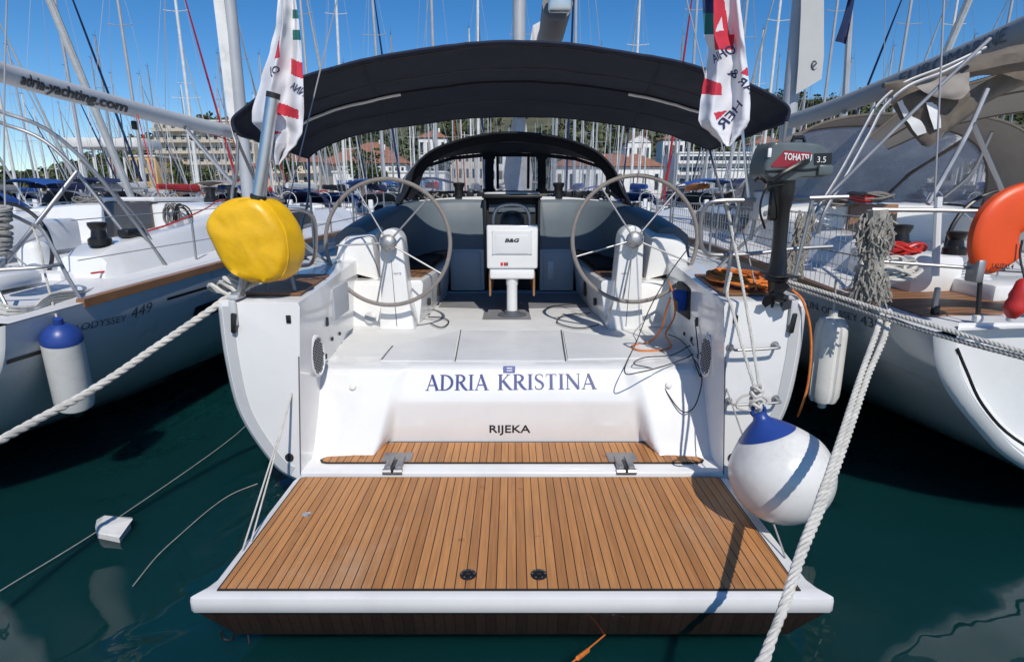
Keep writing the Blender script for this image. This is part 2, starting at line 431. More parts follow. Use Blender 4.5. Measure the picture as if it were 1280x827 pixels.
# stern quarters (the two white shoulders either side of the steps)
def ilerp(x, tab):
    for (a, b), (c, d) in zip(tab, tab[1:]):
        if x <= c: return b + (d - b) * (x - a) / (c - a)
    return tab[-1][1]
ITOP = [(3.4, 1.305), (4.4, 1.40), (5.6, 1.52)]
IBOT = [(3.4, 1.405), (3.9, 1.385), (5.1, 1.52), (5.6, 1.55)]
ZTOP = [(3.4, 1.50), (4.5, 1.515), (5.6, 1.54)]
outer = [p for p in catmull([(x, 0, z) for x, z in HS[3:]], 6)]
def quarter_ring(y, inset, sx, rim=0):
    ys, keyed = interp_secs(main_keys, [max(3.54, y)])[0]
    oc = catmull([(x, 0, z) for x, z in keyed[3:]], 6)
    zt = ilerp(y, ZTOP); ring = []
    n = len(oc)
    for i, p in enumerate(oc):
        a = oc[max(0, i - 1)]; c = oc[min(n - 1, i + 1)]
        t = (c - a).normalized(); nn = V3((-t.z, 0, t.x))       # towards the inside
        q = p + nn * inset
        ring.append(V3((sx * max(q.x, 1.40 if i < 3 else 0), y, min(q.z, zt - .03))))
    xo = abs(ring[-1].x)
    ring += [V3((sx * (xo - .012), y, zt - .009 - inset * .15)), V3((sx * (xo - .04), y, zt - inset * .15))]
    xi, xb = ilerp(y, ITOP), ilerp(y, IBOT)
    ring += [V3((sx * (xi + .03), y, zt - inset * .15)), V3((sx * (xi + .008), y, zt - .01)), V3((sx * xi, y, zt - .035))]
    for t in (.25, .5, .75): ring.append(V3((sx * (xi + (xb - xi) * t), y, zt + (.28 - zt) * t)))
    ring.append(V3((sx * xb, y, .26)))
    return ring
for sx in (-1, 1):
    mb = MB()
    ys = [(3.45, .065), (3.452, .055), (3.458, .05), (3.47, .03), (3.50, .008), (3.54, -.002), (3.8, -.002), (4.2, -.002), (4.6, -.002), (5.0, -.002), (5.6, -.002)]
    mb.loft([quarter_ring(y, i, sx) for y, i in ys], ring=True, cap0=True, cap1=True)
    q = part('stern_quarter', mb, M['gel'], yacht, sharp=28)
    # grey rounded rim band following the outer edge
    mb = MB(); ringA = quarter_ring(3.452, .062, sx)[2:25]; ringB = quarter_ring(3.446, .125, sx)[2:25]
    a = [p + V3((0, -.004, 0)) for p in ringA]; b = [p + V3((0, 0, 0)) for p in ringB]
    mb.loft([a, b]); mb.loft([b, [p + V3((0, .012, 0)) for p in b]])
    part('rim_band', mb, M['rimgrey'], q)
    # teak seat on the quarter
    mb = MB(); zt = 1.503
    px = lambda u, v: None
    quad = [(1.36, 3.62), (1.76, 3.62), (1.80, 4.5), (1.45, 4.5)]
    mb.prism([(sx * x, y, 1.512 + (y - 3.62) * .008) for x, y in quad], (0, 0, .012))
    part('teak_pad', mb, M['teaky'], q)
    # vent grille on the inner wall
    nrm = V3((-sx, -.25, 0)).normalized()
    c = V3((sx * 1.343, 3.80, 1.02)); Mx = Matrix.Translation(c) @ nrm.to_track_quat('Z', 'Y').to_matrix().to_4x4() @ Matrix.Diagonal((.075, .135, 1, 1))
    c = V3((sx * 1.347, 3.78, 1.06)); Mx.translation = c
    mb = MB(); mb.lathe([(1.12, -.02), (1.12, .012), (1.0, .018), (.97, .008), (.0001, .008)], Mx, 28)
    v = part('speaker_grille', mb, M['gelsatin'], q)
    mb = MB()
    for i in range(-4, 5):
        for j in range(-6, 7):
            x, y = i / 4.5, j / 6.6 + (i % 2) * .075
            if x * x + y * y < .8: mb.add([Mx @ V3((x + dx * .085, y + dy * .055, .0125)) for dx, dy in ((-1, -1), (1, -1), (1, 1), (-1, 1))], [(0, 1, 2, 3)])
    part('grille_holes', mb, M['darkhole'], v, smooth=False)
    # small fittings on the inner wall and the face of the quarter
    for (yy, zz, dx, dy) in ((4.15, 1.22, .02, .05), (4.05, .98, .02, .02), (4.3, 1.05, .015, .015), (4.5, 1.2, .012, .012), (4.6, 1.02, .012, .012)):
        xx = sx * (ilerp(yy, ITOP) + (ilerp(yy, IBOT) - ilerp(yy, ITOP)) * (1.5 - zz) / 1.24 - .006)
        mb = MB(); mb.box((xx, yy, zz), (.012, dx + .015, dy + .015), .004); part('wall_fitting', mb, M['rubber'], q)
    mb = MB(); mb.box((sx * 1.385, 3.447, 1.39), (.03, .012, .05), .004); part('latch', mb, M['black'], q)
    # vertical groove where the face meets the side wall
    mb = MB(); mb.tube([(sx * 1.342, 3.446, 1.15), (sx * 1.40, 3.446, .34)], .004, 6); part('panel_seam', mb, M['inkgrey'], q)
    # recess pocket of the inner wall, its shade painted on a flat block
    mb = MB(); mb.box((sx * (1.425), 4.62, 1.30), (.05, .42, .26), .02); part('wall_pocket', mb, M['darkhole'] if sx > 0 else M['panelshade'], q)
    # drain
    pd = at(362 if sx < 0 else 915, 571, 3.45)
    mb = MB(); mb.lathe([(.028, 0), (.028, .008), (.018, .01), (.014, .004), (.0001, .004)], Matrix.Translation((pd.x, 3.449, pd.z)) @ Matrix.Rotation(R(90), 4, 'X'), 16)
    part('drain_outlet', mb, M['rubber'], q)
    # cleat lying over the quarter's top corner
    pc = at(293 if sx < 0 else 990, 372, 3.47)
    mb = MB(); mb.box((pc.x, 3.437, 1.43), (.045, .03, .16), .012); mb.box((pc.x, 3.50, 1.525), (.07, .12, .03), .01)
    cl = part('mooring_cleat', mb, M['rimgrey'], q)
    mb = MB(); mb.box((pc.x, 3.428, 1.37), (.035, .03, .13), .012, Matrix.Rotation(R(6), 3, 'Y')); part('cleat_horn', mb, M['black'], cl)
# grab handles on the right quarter
qr = q
for (py, xa, xb) in ((433, 913, 969), (500, 911, 970)):
    A, B = at(xa, py + 1, 3.44), at(xb, py - 2, 3.44)
    mb = MB(); o = V3((0, -.07, 0))
    mb.curve([A, A + o * .7, A + o + (B - A) * .12, B + o + (A - B) * .12, B + o * .7, B], .0095, 8)
    h = part('grab_handle', mb, M['steel'], qr)
    for p in (A, B):
        mb = MB(); mb.lathe([(.024, 0), (.022, .006), (.0001, .008)], Matrix.Translation(p + V3((0, .004, 0))) @ Matrix.Rotation(R(90), 4, 'X'), 14); part('handle_foot', mb, M['steel'], h)
# ---- transom: steps, name recess
def sstep(a, b, x):
    t = max(0, min(1, (x - a) / (b - a))); return t * t * (3 - 2 * t)
main_prof = [(3.64, .362), (3.66, .374), (3.70, .44), (3.78, .60), (3.86, .755), (3.905, .845), (3.925, .885), (3.955, .91), (4.02, .922), (4.25, .922)]
rec_prof = [(3.90, .372), (3.898, .384), (3.885, .47), (3.875, .60), (3.87, .69), (3.875, .712), (3.955, .875), (3.972, .903), (4.02, .920), (4.25, .922)]
def resample(pr, n=28):
    pts = [V3((0, y, z)) for y, z in pr]; L = [0]
    seg = []
    for i in range(len(pts) - 1):
        for k in range(3): seg.append(pts[i].lerp(pts[i + 1], k / 3))
    seg.append(pts[-1]); return seg
mp_, rp_ = resample(main_prof), resample(rec_prof)
secs = []
NX = 150
for j in range(len(mp_)):
    tt = j / (len(mp_) - 1); row = []
    hw = 1.0 - .25 * tt
    for i in range(NX + 1):
        x = -1.40 + 2.8 * i / NX
        k = 1 - sstep(hw - .05, hw + .03, abs(x - .03))
        p = mp_[j].lerp(rp_[j], k)
        row.append(V3((x, p.y, p.z)))
    secs.append(row)
mb = MB(); mb.loft(secs)
transom = part('transom', mb, M['gel'], yacht, sharp=60)
mb = MB(); mb.box((0, 3.70, .336), (2.80, .52, .05), .012, seg=3); part('transom_ledge', mb, M['gel'], transom)
# teak step
zt = .366
rear = [(-1.28, 3.64), (-1.12, 3.655), (-1.05, 3.69), (-.98, 3.80), (-.93, 3.85), (-.86, 3.872), (.90, 3.872), (.97, 3.85), (1.03, 3.80), (1.09, 3.69), (1.15, 3.655), (1.28, 3.64)]
front = [(1.31, 3.61), (1.29, 3.575), (1.25, 3.563), (-1.25, 3.563), (-1.29, 3.575), (-1.31, 3.61)]
mb = MB(); mb.prism([(x, y, zt) for x, y in rear + front], (0, 0, .010)); part('teak_step', mb, M['teakstep'], transom, smooth=False)
mb = MB(); mb.prism([(x * 1.008, 3.72 + (y - 3.72) * 1.05, zt - .003) for x, y in rear + front], (0, 0, .008)); part('step_caulking', mb, M['rubber'], transom, smooth=False)
# round plugs
for (px_, py_) in ((441, 483), (836, 481)):
    c = at(px_, py_, 3.885 if px_ < 500 else 3.885); 
    zz = c.z; yy = 3.66 + (zz - .374) * .52
    c = at(px_, py_, yy - .004)
    mb = MB(); mb.lathe([(.026, 0), (.024, .012), (.014, .018), (.0001, .019)], Matrix.Translation(c) @ V3((0, -1, .5)).to_track_quat('Z', 'Y').to_matrix().to_4x4(), 16)
    part('deck_plug', mb, M['gel'], transom)
# ---- boat name in serif capitals, laid on the sloping face
def serif_glyph(ch):
    """strokes: (list of (x,y), list of widths); thick .135, thin .05"""
    T, t, s = .165, .062, .042
    S = []
    def ln(a, b, wd, cut=True): S.append(([a, b], [wd, wd]))
    def ser(x, y, w_): S.append(([(x - w_ / 2, y + (s / 2 if y < .5 else -s / 2)), (x + w_ / 2, y + (s / 2 if y < .5 else -s / 2))], [s, s]))
    def arc(cx, cy, rx, ry, a0, a1, wf, n=22):
        P, W = [], []
        for i in range(n + 1):
            a = R(a0 + (a1 - a0) * i / n); P.append((cx + rx * math.cos(a), cy + ry * math.sin(a))); W.append(wf(a))
        S.append((P, W))
    th = lambda a: t + (T - t) * abs(math.cos(a)) ** 1.5
    if ch == 'A':
        ln((.40, .99), (.10, .0), t); ln((.385, 1.01), (.74, 0), T); ln((.20, .33), (.58, .33), t); ser(.10, 0, .22); ser(.75, 0, .30); return S, .84
    if ch == 'D':
        ln((.17, 0), (.17, 1), T); ser(.17, 0, .32); ser(.17, 1, .32); arc(.26, .5, .52, .475, -90, 90, th); ln((.17, .025), (.27, .025), t); ln((.17, .975), (.27, .975), t); return S, .90
    if ch == 'R':
        ln((.17, 0), (.17, 1), T); ser(.17, 0, .32); ser(.17, 1, .30); arc(.30, .745, .29, .23, -90, 90, th); ln((.17, .975), (.31, .975), t); ln((.17, .515), (.31, .515), t)
        S.append(([(.36, .52), (.56, .2), (.72, .04), (.84, .0)], [T, T, T * .8, .03])); return S, .80
    if ch == 'I':
        ln((.19, 0), (.19, 1), T); ser(.19, 0, .32); ser(.19, 1, .32); return S, .38
    if ch == 'K':
        ln((.17, 0), (.17, 1), T); ser(.17, 0, .32); ser(.17, 1, .32); ln((.22, .48), (.64, .98), t); ser(.64, 1, .24)
        S.append(([(.33, .58), (.56, .26), (.74, .05), (.88, .0)], [T, T, T * .8, .03])); return S, .84
    if ch == 'S':
        P = [(.50, .78), (.47, .93), (.30, .98), (.14, .92), (.10, .75), (.20, .60), (.36, .50), (.49, .37), (.51, .20), (.40, .05), (.24, .02), (.10, .09), (.07, .25)]
        W = [.03, .06, .05, .08, .12, .14, .145, .14, .12, .07, .05, .06, .03]
        pc = catmull([(a, b, w_) for (a, b), w_ in zip(P, W)], 4); S.append(([(p.x, p.y) for p in pc], [p.z for p in pc])); return S, .60
    if ch == 'T':
        ln((.36, 0), (.36, .97), T); ser(.36, 0, .32); ln((.05, .97), (.67, .97), .055); ln((.065, 1.0), (.065, .80), .035); ln((.655, 1.0), (.655, .80), .035); return S, .72
    if ch == 'N':
        ln((.14, 0), (.14, .98), t); ln((.12, .98), (.78, .02), T); ln((.78, 1), (.78, 0), t); ser(.14, 0, .24); ser(.10, 1, .20); ser(.78, 1, .24); return S, .92
    return S, .36
def serif_text(mb, txt, A, B, U, lift=.002):
    adv, gl = 0.0, []
    for ch in txt:
        S, w_ = serif_glyph(ch); gl.append((adv, S)); adv += w_ + .045
    A, B, U = V3(A), V3(B), V3(U); X = (B - A) / adv; Nn = X.cross(U).normalized(); k = 0
    for a, S in gl:
        for P, W in S:
            k += 1; b = len(mb.V); n = len(P)
            for i, (x, y) in enumerate(P):
                p0, p1 = P[max(0, i - 1)], P[min(n - 1, i + 1)]
                d = V3((p1[0] - p0[0], p1[1] - p0[1], 0)).normalized(); nn = (-d.y, d.x)
                for sg in (-.5, .5):
                    q = (a + x + nn[0] * W[i] * sg, y + nn[1] * W[i] * sg)
                    mb.V.append(A + X * q[0] + U * q[1] + Nn * (lift + k % 5 * .00015))
            for i in range(n - 1): mb.f(b + 2 * i, b + 2 * i + 1, b + 2 * i + 3, b + 2 * i + 2)
slope = V3((0, .08, .163)).normalized()
# plane through the recess' sloping face
def on_slope(px_, py_):
    d = ray(px_, py_); P0 = V3((0, 3.875, .712)); n_ = V3((1, 0, 0)).cross(slope)
    return V3((0, 0, CZ)) + d * ((P0 - V3((0, 0, CZ))).dot(n_) / d.dot(n_))
A, B, C = on_slope(532, 488), on_slope(746, 486), on_slope(532, 468.5)
mb = MB(); Ap, Bp = on_slope(618.5, 487.2), on_slope(619.5, 487.2)
serif_text(mb, 'ADRIA', A, on_slope(611, 487.3), slope * (C - A).length, .004)
part('name_lettering', mb, M['ink'], transom, smooth=False)
mb = MB(); serif_text(mb, 'KRISTINA', on_slope(622, 487.2), B, slope * (C - A).length, .004)
part('name_lettering', mb, M['ink'], transom, smooth=False)
A, B = at(612, 540, 3.886), at(663, 540, 3.886)
mb = MB(); text_mb(mb, 'RIJEKA', A, B, (0, -.006, .060), .0025, bold=.012); part('port_lettering', mb, M['inkblack'], transom, smooth=False)
A, B, C = on_slope(629, 466), on_slope(644, 466), on_slope(629, 459.5)
mb = MB(); mb.poly([A, B, B + slope * .05, A + slope * .05]); mb.V = [v + V3((0, -.004, .003)) for v in mb.V]
em = part('emblem', mb, M['fenderblue'], transom, smooth=False)
mb = MB(); 
for t in (.25, .6): mb.poly([A.lerp(B, .3) + slope * .05 * t, A.lerp(B, .75) + slope * .05 * t, A.lerp(B, .75) + slope * .05 * (t + .12), A.lerp(B, .3) + slope * .05 * (t + .12)])
mb.V = [v + V3((0, -.006, .004)) for v in mb.V]; part('emblem_mark', mb, M['inkwhite'], em, smooth=False)
# ---- swim platform
def platform():
    zt = .33
    xn, xf = 1.49, 1.415
    ol = [(-xf, 3.425), (-xf - .01, 3.38), (-1.425, 2.40), (-1.45, 2.33), (-1.475, 2.296), (-1.49, 2.275), (-1.47, 2.262), (1.47, 2.262), (1.49, 2.275), (1.475, 2.296), (1.45, 2.33), (1.425, 2.40), (xf + .01, 3.38), (xf, 3.425)]
    def ring(z, inset, dy=0):
        return [V3((x - math.copysign(inset, x), y + (inset if y < 2.35 else -inset if y > 3.4 else 0) + dy, z)) for x, y in ol]
    mb = MB(); secs = [ring(.318, .03), ring(.326, .018), ring(.33, .012), ring(.324, .004), ring(.308, 0), ring(.258, 0), ring(.252, .004), ring(.25, .02)]
    secs = [ring(.33, .012), ring(.327, .003)] + secs[4:]
    mb.loft(secs, ring=True, cap0=True, cap1=True)
    p = part('swim_platform', mb, M['gel'], yacht, sharp=50)
    mb = MB(); dk = [(-1.405, 3.41), (-1.41, 2.42), (-1.462, 2.285), (1.462, 2.285), (1.41, 2.42), (1.405, 3.41)]
    dk2 = [(x * .91, y if y > 3 else y + .055) for x, y in dk]
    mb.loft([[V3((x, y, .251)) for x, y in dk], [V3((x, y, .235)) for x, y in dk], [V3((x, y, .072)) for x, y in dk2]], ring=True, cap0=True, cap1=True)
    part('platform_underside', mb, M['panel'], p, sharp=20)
    L_, R_ = atz(271, 738.5, zt).x, atz(1001, 738.5, zt).x
    l2, r2 = atz(377, 597, zt).x, atz(898, 596, zt).x
    yn, yf = atz(640, 738.5, zt).y, atz(640, 597, zt).y
    q = [(L_, yn), (R_, yn), (r2 + .003, yf - .02), (r2 - .02, yf), (l2 + .02, yf), (l2 - .003, yf - .02)]
    mb = MB(); mb.prism([(x, y, zt + .001) for x, y in q], (0, 0, .006)); part('platform_caulking', mb, M['rubber'], p, smooth=False)
    q2 = [(x * .9925, y + (.010 if y < 3 else -.008)) for x, y in q]
    mb = MB(); mb.prism([(x, y, zt + .002) for x, y in q2], (0, 0, .0085)); part('teak_deck', mb, M['teakx'], p, smooth=False)
    for px_, py_ in ((585, 718), (673.5, 718)):
        c = atz(px_, py_, zt + .011)
        mb = MB(); mb.lathe([(.040, 0), (.040, .005), (.036, .008), (.022, .009), (.020, .005), (.0001, .005)], Matrix.Translation(c), 24)
        d = part('deck_fitting', mb, M['black'], p)
        for a in range(6):
            mb = MB(); mb.lathe([(.0045, 0), (.0001, .002)], Matrix.Translation(c + V3((.030 * math.cos(a * R(60)), .030 * math.sin(a * R(60)), .008))), 8); part('screw', mb, M['steel'], d)
        mb = MB(); mb.box(c + V3((0, 0, .007)), (.022, .012, .006), .002); part('lock_key', mb, M['rubber'], d)
    c = atz(383, 643, zt + .010)
    mb = MB(); mb.lathe([(.026, 0), (.026, .004), (.02, .006), (.0001, .005)], Matrix.Translation(c), 20); part('filler_cap', mb, M['alu'], p)
    for px_, xs in ((497, -1), (777, 1)):
        c = atz(px_, 572, .377)
        mb = MB(); mb.box((c.x, 3.625, .380), (.20, .13, .008), .003)
        h = part('hinge_plate', mb, M['steel'], p)
        mb = MB(); mb.box((c.x - .035, 3.53, .383), (.045, .17, .034), .010); mb.box((c.x + .035, 3.53, .383), (.045, .17, .034), .010); mb.tube([(c.x - .065, 3.445, .362), (c.x + .065, 3.445, .362)], .020, 10); part('hinge_body', mb, M['steel'], h)
        mb = MB()
        for k in (0,): mb.box((c.x + k, 3.50, .374), (.018, .15, .03), .004)
        part('hinge_knuckle', mb, M['black'], h)
    # small hook and line hanging under the near edge
    A = at(293, 788, 2.36)
    mb = MB(); mb.curve([A, A + V3((-.02, 0, -.05)), A + V3((-.06, 0, -.045)), A + V3((-.065, 0, 0))], .006, 6); part('hook', mb, M['black'], p)
    mb = MB(); mb.curve([A + V3((.06, 0, .02)), A + V3((.065, 0, -.05)), A + V3((.06, 0, -.12))], .004, 6); part('hook_line', mb, M['cord'], p)
    return p
platform_o = platform()
# thin lines that hold the platform
for a, b_ in (((303, 688, 2.62), (388, 418, 3.9)), ((314, 676, 2.70), (381, 432, 3.75)), ((982, 697, 2.58), (884, 415, 3.85))):
    A = atz(a[0], a[1], .335); B = at(*b_)
    mb = MB(); mb.tube([A, A.lerp(B, .5) + V3((0, 0, -.004)), B], .0048, 6); part('lifting_line', mb, M['rope'] if a[0] < 900 else M['ropegrey'], platform_o)
# ---- cockpit
mb = MB(); mb.box((0, 5.85, .892), (3.2, 3.3, .05), .004)
sole = part('cockpit_floor', mb, M['nonskid'], yacht)
def lid(q, name='floor_hatch', par=sole):
    mb = MB(); mb.prism([(x, y, .922) for x, y in q], (0, 0, .007)); return part(name, mb, M['gelsatin'], par, smooth=False)
zs = .929
def zq(*pp): return [tuple(atz(x, y, zs)[:2]) for x, y in pp]
lid(zq((570, 450), (706, 450), (700, 413), (577, 413)))
lid(zq((476, 450), (566, 450), (573, 413), (492, 432)))
lid(zq((710, 448), (838, 446), (800, 425), (704, 413)))
for q in (zq((568.5, 450), (569.8, 450), (576.6, 412), (575.6, 412)), zq((706.6, 450), (708, 450), (702.2, 412), (701, 412)), zq((476, 449), (478, 449), (491.5, 432), (490, 432))):
    mb = MB(); mb.prism([(x, y, .9225) for x, y in q], (0, 0, .009)); part('hatch_gap', mb, M['inkgrey'], sole, smooth=False)
# dark mat round the table foot, and shade painted on the floor beyond
mb = MB(); mb.prism([(x, y, .9225) for x, y in zq((603, 398), (664, 398), (660, 384), (737, 383), (728, 366), (560, 366), (548, 383), (606, 384))], (0, 0, .004)); part('floor_mat_and_shade', mb, pm('grey_floor_mat_and_shade', (.20, .20, .21), .7, bump=.2, bs=80), sole, smooth=False)
for sx in (-1, 1):
    mb = MB()
    inn = [(.86, 5.45), (.82, 6.0), (.80, 6.7), (.80, 7.42)]
    secs = []
    for x, y in [(.95, 5.42)] + inn:
        zt = 1.345
        secs.append([V3((sx * 1.56, y, .92)), V3((sx * 1.56, y, zt))] + [V3((sx * (x + .03), y, zt)), V3((sx * (x + .01), y, zt - .01)), V3((sx * x, y, zt - .04)), V3((sx * (x + .05), y, .92))])
    mb.loft(secs, cap0=True, cap1=True)
    bn = part('bench', mb, M['gel'], yacht)
    mb = MB(); q = [(.90, 5.62), (.87, 6.1), (.86, 7.35), (1.40, 7.35), (1.50, 6.0), (1.50, 5.62)]
    mb.prism([(sx * x, y, 1.346) for x, y in q], (0, 0, .012)); part('bench_teak', mb, M['teakdark'], bn, smooth=False)
    # locker cushion behind, in shade
    mb = MB(); mb.box((sx * 1.2, 6.75, 1.385), (.62, 1.2, .06), .02); part('seat_cushion', mb, M['black_cv'], bn)
    mb = MB(); mb.box((sx * .822, 6.35, 1.12), (.02, .12, .16), .006); part('bench_locker_vent', mb, M['darkhole'], bn)
    mb = MB(); mb.box((sx * .85, 5.75, 1.08), (.03, .05, .07), .004); part('engine_panel', mb, M['rubber'], bn)
    # helm seat end / coaming end
    mb = MB(); secs = []
    for y, zt, xi in ((5.55, 1.70, 1.35), (5.56, 1.73, 1.335), (5.60, 1.75, 1.33), (5.9, 1.79, 1.34), (6.2, 1.84, 1.36)):
        secs.append([V3((sx * (xi - .02), y, 1.34)), V3((sx * (xi + .02), y, zt - .05)), V3((sx * (xi + .03), y, zt - .015)), V3((sx * (xi + .06), y, zt)), V3((sx * 1.62, y, zt - .01)), V3((sx * 1.68, y, zt - .06)), V3((sx * 1.74, y, 1.45))])
    mb.loft(secs, cap0=True, cap1=True); part('coaming_end', mb, M['gel'], bn)
    # helm footrest box beside the pedestal
    mb = MB(); mb.box((sx * 1.26, 5.52, 1.12), (.54, .5, .42), .03, seg=3); mb.V = [V3((v.x, v.y + (v.z - .92) * .25, v.z)) for v in mb.V]
    fb = part('helm_seat_base', mb, M['gel'], bn)
    c = V3((sx * 1.36, 4.925, 1.03))
    mb = MB(); mb.lathe([(.055, 0), (.055, .01), (.045, .014), (.0001, .014)], Matrix.Translation(at(463 if sx < 0 else 820, 397, 5.27)) @ V3((0, -1, .35)).to_track_quat('Z', 'Y').to_matrix().to_4x4(), 20)
    part('socket_plate', mb, M['rimgrey'], fb)
# blue-grey cockpit surround (coachroof back and backrests, one sweep)
mid = [(0.36, 7.42, 2.10, 1.47), (.62, 7.41, 2.10, 1.47), (.9, 7.34, 2.085, 1.46), (1.08, 7.18, 2.06, 1.43), (1.2, 6.9, 2.02, 1.40), (1.27, 6.5, 1.965, 1.38), (1.33, 6.1, 1.90, 1.37), (1.38, 5.75, 1.83, 1.36)]
for sx in (-1, 1):
    mb = MB(); path = catmull([V3((x, y, zt)) for x, y, zt, zb in mid], 5); base = catmull([V3((x, y, zb)) for x, y, zt, zb in mid], 5)
    secs = []
    for i in range(len(path)):
        a, b_ = path[max(0, i - 1)], path[min(len(path) - 1, i + 1)]
        t = b_ - a; t.z = 0; t.normalize(); o = V3((t.y, -t.x, 0)) * -1
        if o.x < 0 and o.y < 0: o = -o
        o = V3((abs(t.y), abs(t.x), 0)) if True else o
        P, Bz = path[i], base[i].z
        row = [V3((P.x, P.y, Bz)), P + o * .03 + V3((0, 0, (Bz - P.z) * .5)), P + o * .07 + V3((0, 0, -.07)), P + o * .10 + V3((0, 0, -.02)), P + o * .16, P + o * .30 + V3((0, 0, -.005)), P + o * .40 + V3((0, 0, -.08)), P + o * .46 + V3((0, 0, -.5))]
        secs.append([V3((sx * v.x, v.y, v.z)) for v in row])
    mb.loft(secs, cap0=True, cap1=True)
    part('cockpit_backrest', mb, M['bluegrey'], yacht, sharp=50)
    mb = MB(); mb.box((sx * .58, 7.40, 1.20), (.44, .06, .54), .015); bk = part('bulkhead', mb, M['panelshade'], yacht)
    mb = MB(); mb.box((sx * .59, 7.365, 1.20), (.36, .02, .48), .012); part('bulkhead_panel', mb, M['panelshade'], bk)
    if sx > 0: mb = MB(); mb.box((.50, 7.35, 1.2), (.09, .03, .24), .012); part('bulkhead_locker', mb, M['gelsatin'], bk)
# companionway
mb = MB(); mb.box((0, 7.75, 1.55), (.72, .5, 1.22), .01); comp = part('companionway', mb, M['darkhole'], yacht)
for sx in (-1, 1):
    mb = MB(); mb.box((sx * .345, 7.44, 1.56), (.035, .10, 1.15), .008); part('companionway_frame', mb, M['black'], comp)
mb = MB(); mb.box((0, 7.43, 2.125), (.76, .14, .035), .01); part('companionway_sill', mb, M['black'], comp)
mb = MB(); mb.box((0, 7.485, 1.98), (.60, .02, .10), .01); part('hatch_board', mb, M['bluegrey'], comp)
# side decks, coachroof
for sx in (-1, 1):
    mb = MB(); secs = []
    for y, s in interp_secs(main_keys, [5.55, 6.2, 7, 8, 9, 10, 11]):
        xo, zo = s[-1]; xi = min(xo - .1, 1.5 if y < 9 else 1.5 - (y - 9) * .25)
        secs.append([V3((sx * xo, y, zo - .01)), V3((sx * xo, y, zo + .03)), V3((sx * (xo - .05), y, zo + .03)), V3((sx * (xo - .06), y, zo + .01)), V3((sx * xi, y, zo + .04))])
    mb.loft(secs); part('side_deck', mb, M['nonskid'], yacht)
mb = MB(); secs = []
for y, s in interp_secs(main_keys, [10.9, 12, 13, 14, 15, 16, 16.6]):
    xo, zo = s[-1]; secs.append([V3((xo * k, y, zo + .01 + .06 * (1 - k * k))) for k in (-1, -.6, -.2, .2, .6, 1)])
mb.loft(secs); part('foredeck', mb, M['nonskid'], yacht)
mb = MB(); secs = []
for y, hw, zt in ((7.55, 1.42, 2.09), (8.5, 1.40, 2.10), (9.5, 1.30, 2.06), (10.5, 1.1, 2.0), (11.5, .85, 1.9), (12.3, .6, 1.75)):
    secs.append([V3((-hw - .08, y, 1.5)), V3((-hw, y, zt - .1)), V3((-hw + .08, y, zt - .02)), V3((-hw * .5, y, zt + .03)), V3((0, y, zt + .045)), V3((hw * .5, y, zt + .03)), V3((hw - .08, y, zt - .02)), V3((hw, y, zt - .1)), V3((hw + .08, y, 1.5))])
mb.loft(secs, cap0=True, cap1=True); coach = part('coachroof', mb, M['gel'], yacht)
for sx in (-1, 1):
    mb = MB(); secs = []
    for y, hw, zt in ((8.0, 1.415, 2.09), (8.5, 1.405, 2.10), (9.5, 1.305, 2.06), (10.5, 1.105, 2.0)):
        secs.append([V3((sx * (hw + .005), y, zt - .14)), V3((sx * (hw + .04), y, zt - .32))])
    mb.loft(secs); part('cabin_window', mb, M['black'], coach)
mb = MB(); mb.box((0, 8.6, 2.165), (.74, 1.6, .05), .02); part('sliding_hatch', mb, M['gelsatin'], coach)
# winches, clutches and rope bags on the coachroof behind the sprayhood
for (px_, py_, s_) in ((574, 243, 1.0), (698, 242, 1.0)):
    c = at(px_, py_ + 6, 7.62); c.z = 2.10
    mb = MB(); mb.lathe([(.085, 0), (.085, .05), (.06, .07), (.055, .13), (.075, .17), (.075, .2), (.03, .205), (.0001, .205)], Matrix.Translation(c), 18); part('winch', mb, M['black'], yacht)
    for k in (1, 2):
        mb = MB(); mb.box(c + V3((.14 * k * (1 if px_ < 640 else .9), .05, .05)), (.09, .2, .1), .015); part('rope_clutch', mb, M['black'], yacht)
for sx in (-1, 1):
    mb = MB(); random.seed(5 + sx)
    for k in range(7):
        c = V3((sx * (.95 + .06 * k), 7.72 + random.uniform(-.05, .05), 2.11 + random.uniform(0, .06)))
        mb.curve([c + V3((.10 * math.cos(a), .08 * math.sin(a), .04 * math.sin(2 * a + k))) for a in [i * R(45) for i in range(8)]], .011, 5, 3, closed=True)
    part('coiled_sheet', mb, M['ropedark'], yacht)
# ---- cockpit table with plotter box
T0 = 5.72
tab = None
mb = MB(); c = at(641, 302, T0)
def frame_face(px0, py0, px1, py1, Y, yb, bev, mb):
    a, b_ = at(px0, py0, Y), at(px1, py1, Y)
    mb.box(((a.x + b_.x) / 2, Y + yb / 2, (a.z + b_.z) / 2), (abs(b_.x - a.x), yb, abs(a.z - b_.z)), bev, seg=3)
frame_face(608, 281, 672, 336, T0, .18, .02, mb); tab = part('cockpit_table', mb, M['gel'], yacht)
mb = MB(); frame_face(612, 335, 668, 349, T0 + .02, .2, .02, mb); part('table_base_box', mb, M['gel'], tab)
mb = MB(); frame_face(615, 288, 665, 318, T0 - .012, .02, .006, mb); part('plotter_cover', mb, M['gelsatin'], tab)
mb = MB(); frame_face(619.5, 294, 660, 317, T0 - .016, .01, .003, mb); part('cover_inset', mb, M['gelsatin'], tab)
A, B = at(631, 302.5, T0 - .018), at(648, 302.5, T0 - .018)
mb = MB(); text_mb(mb, 'B&G', A, B, (.012, 0, .034), .002, bold=.035); part('cover_lettering', mb, M['inkblack'], tab, smooth=False)
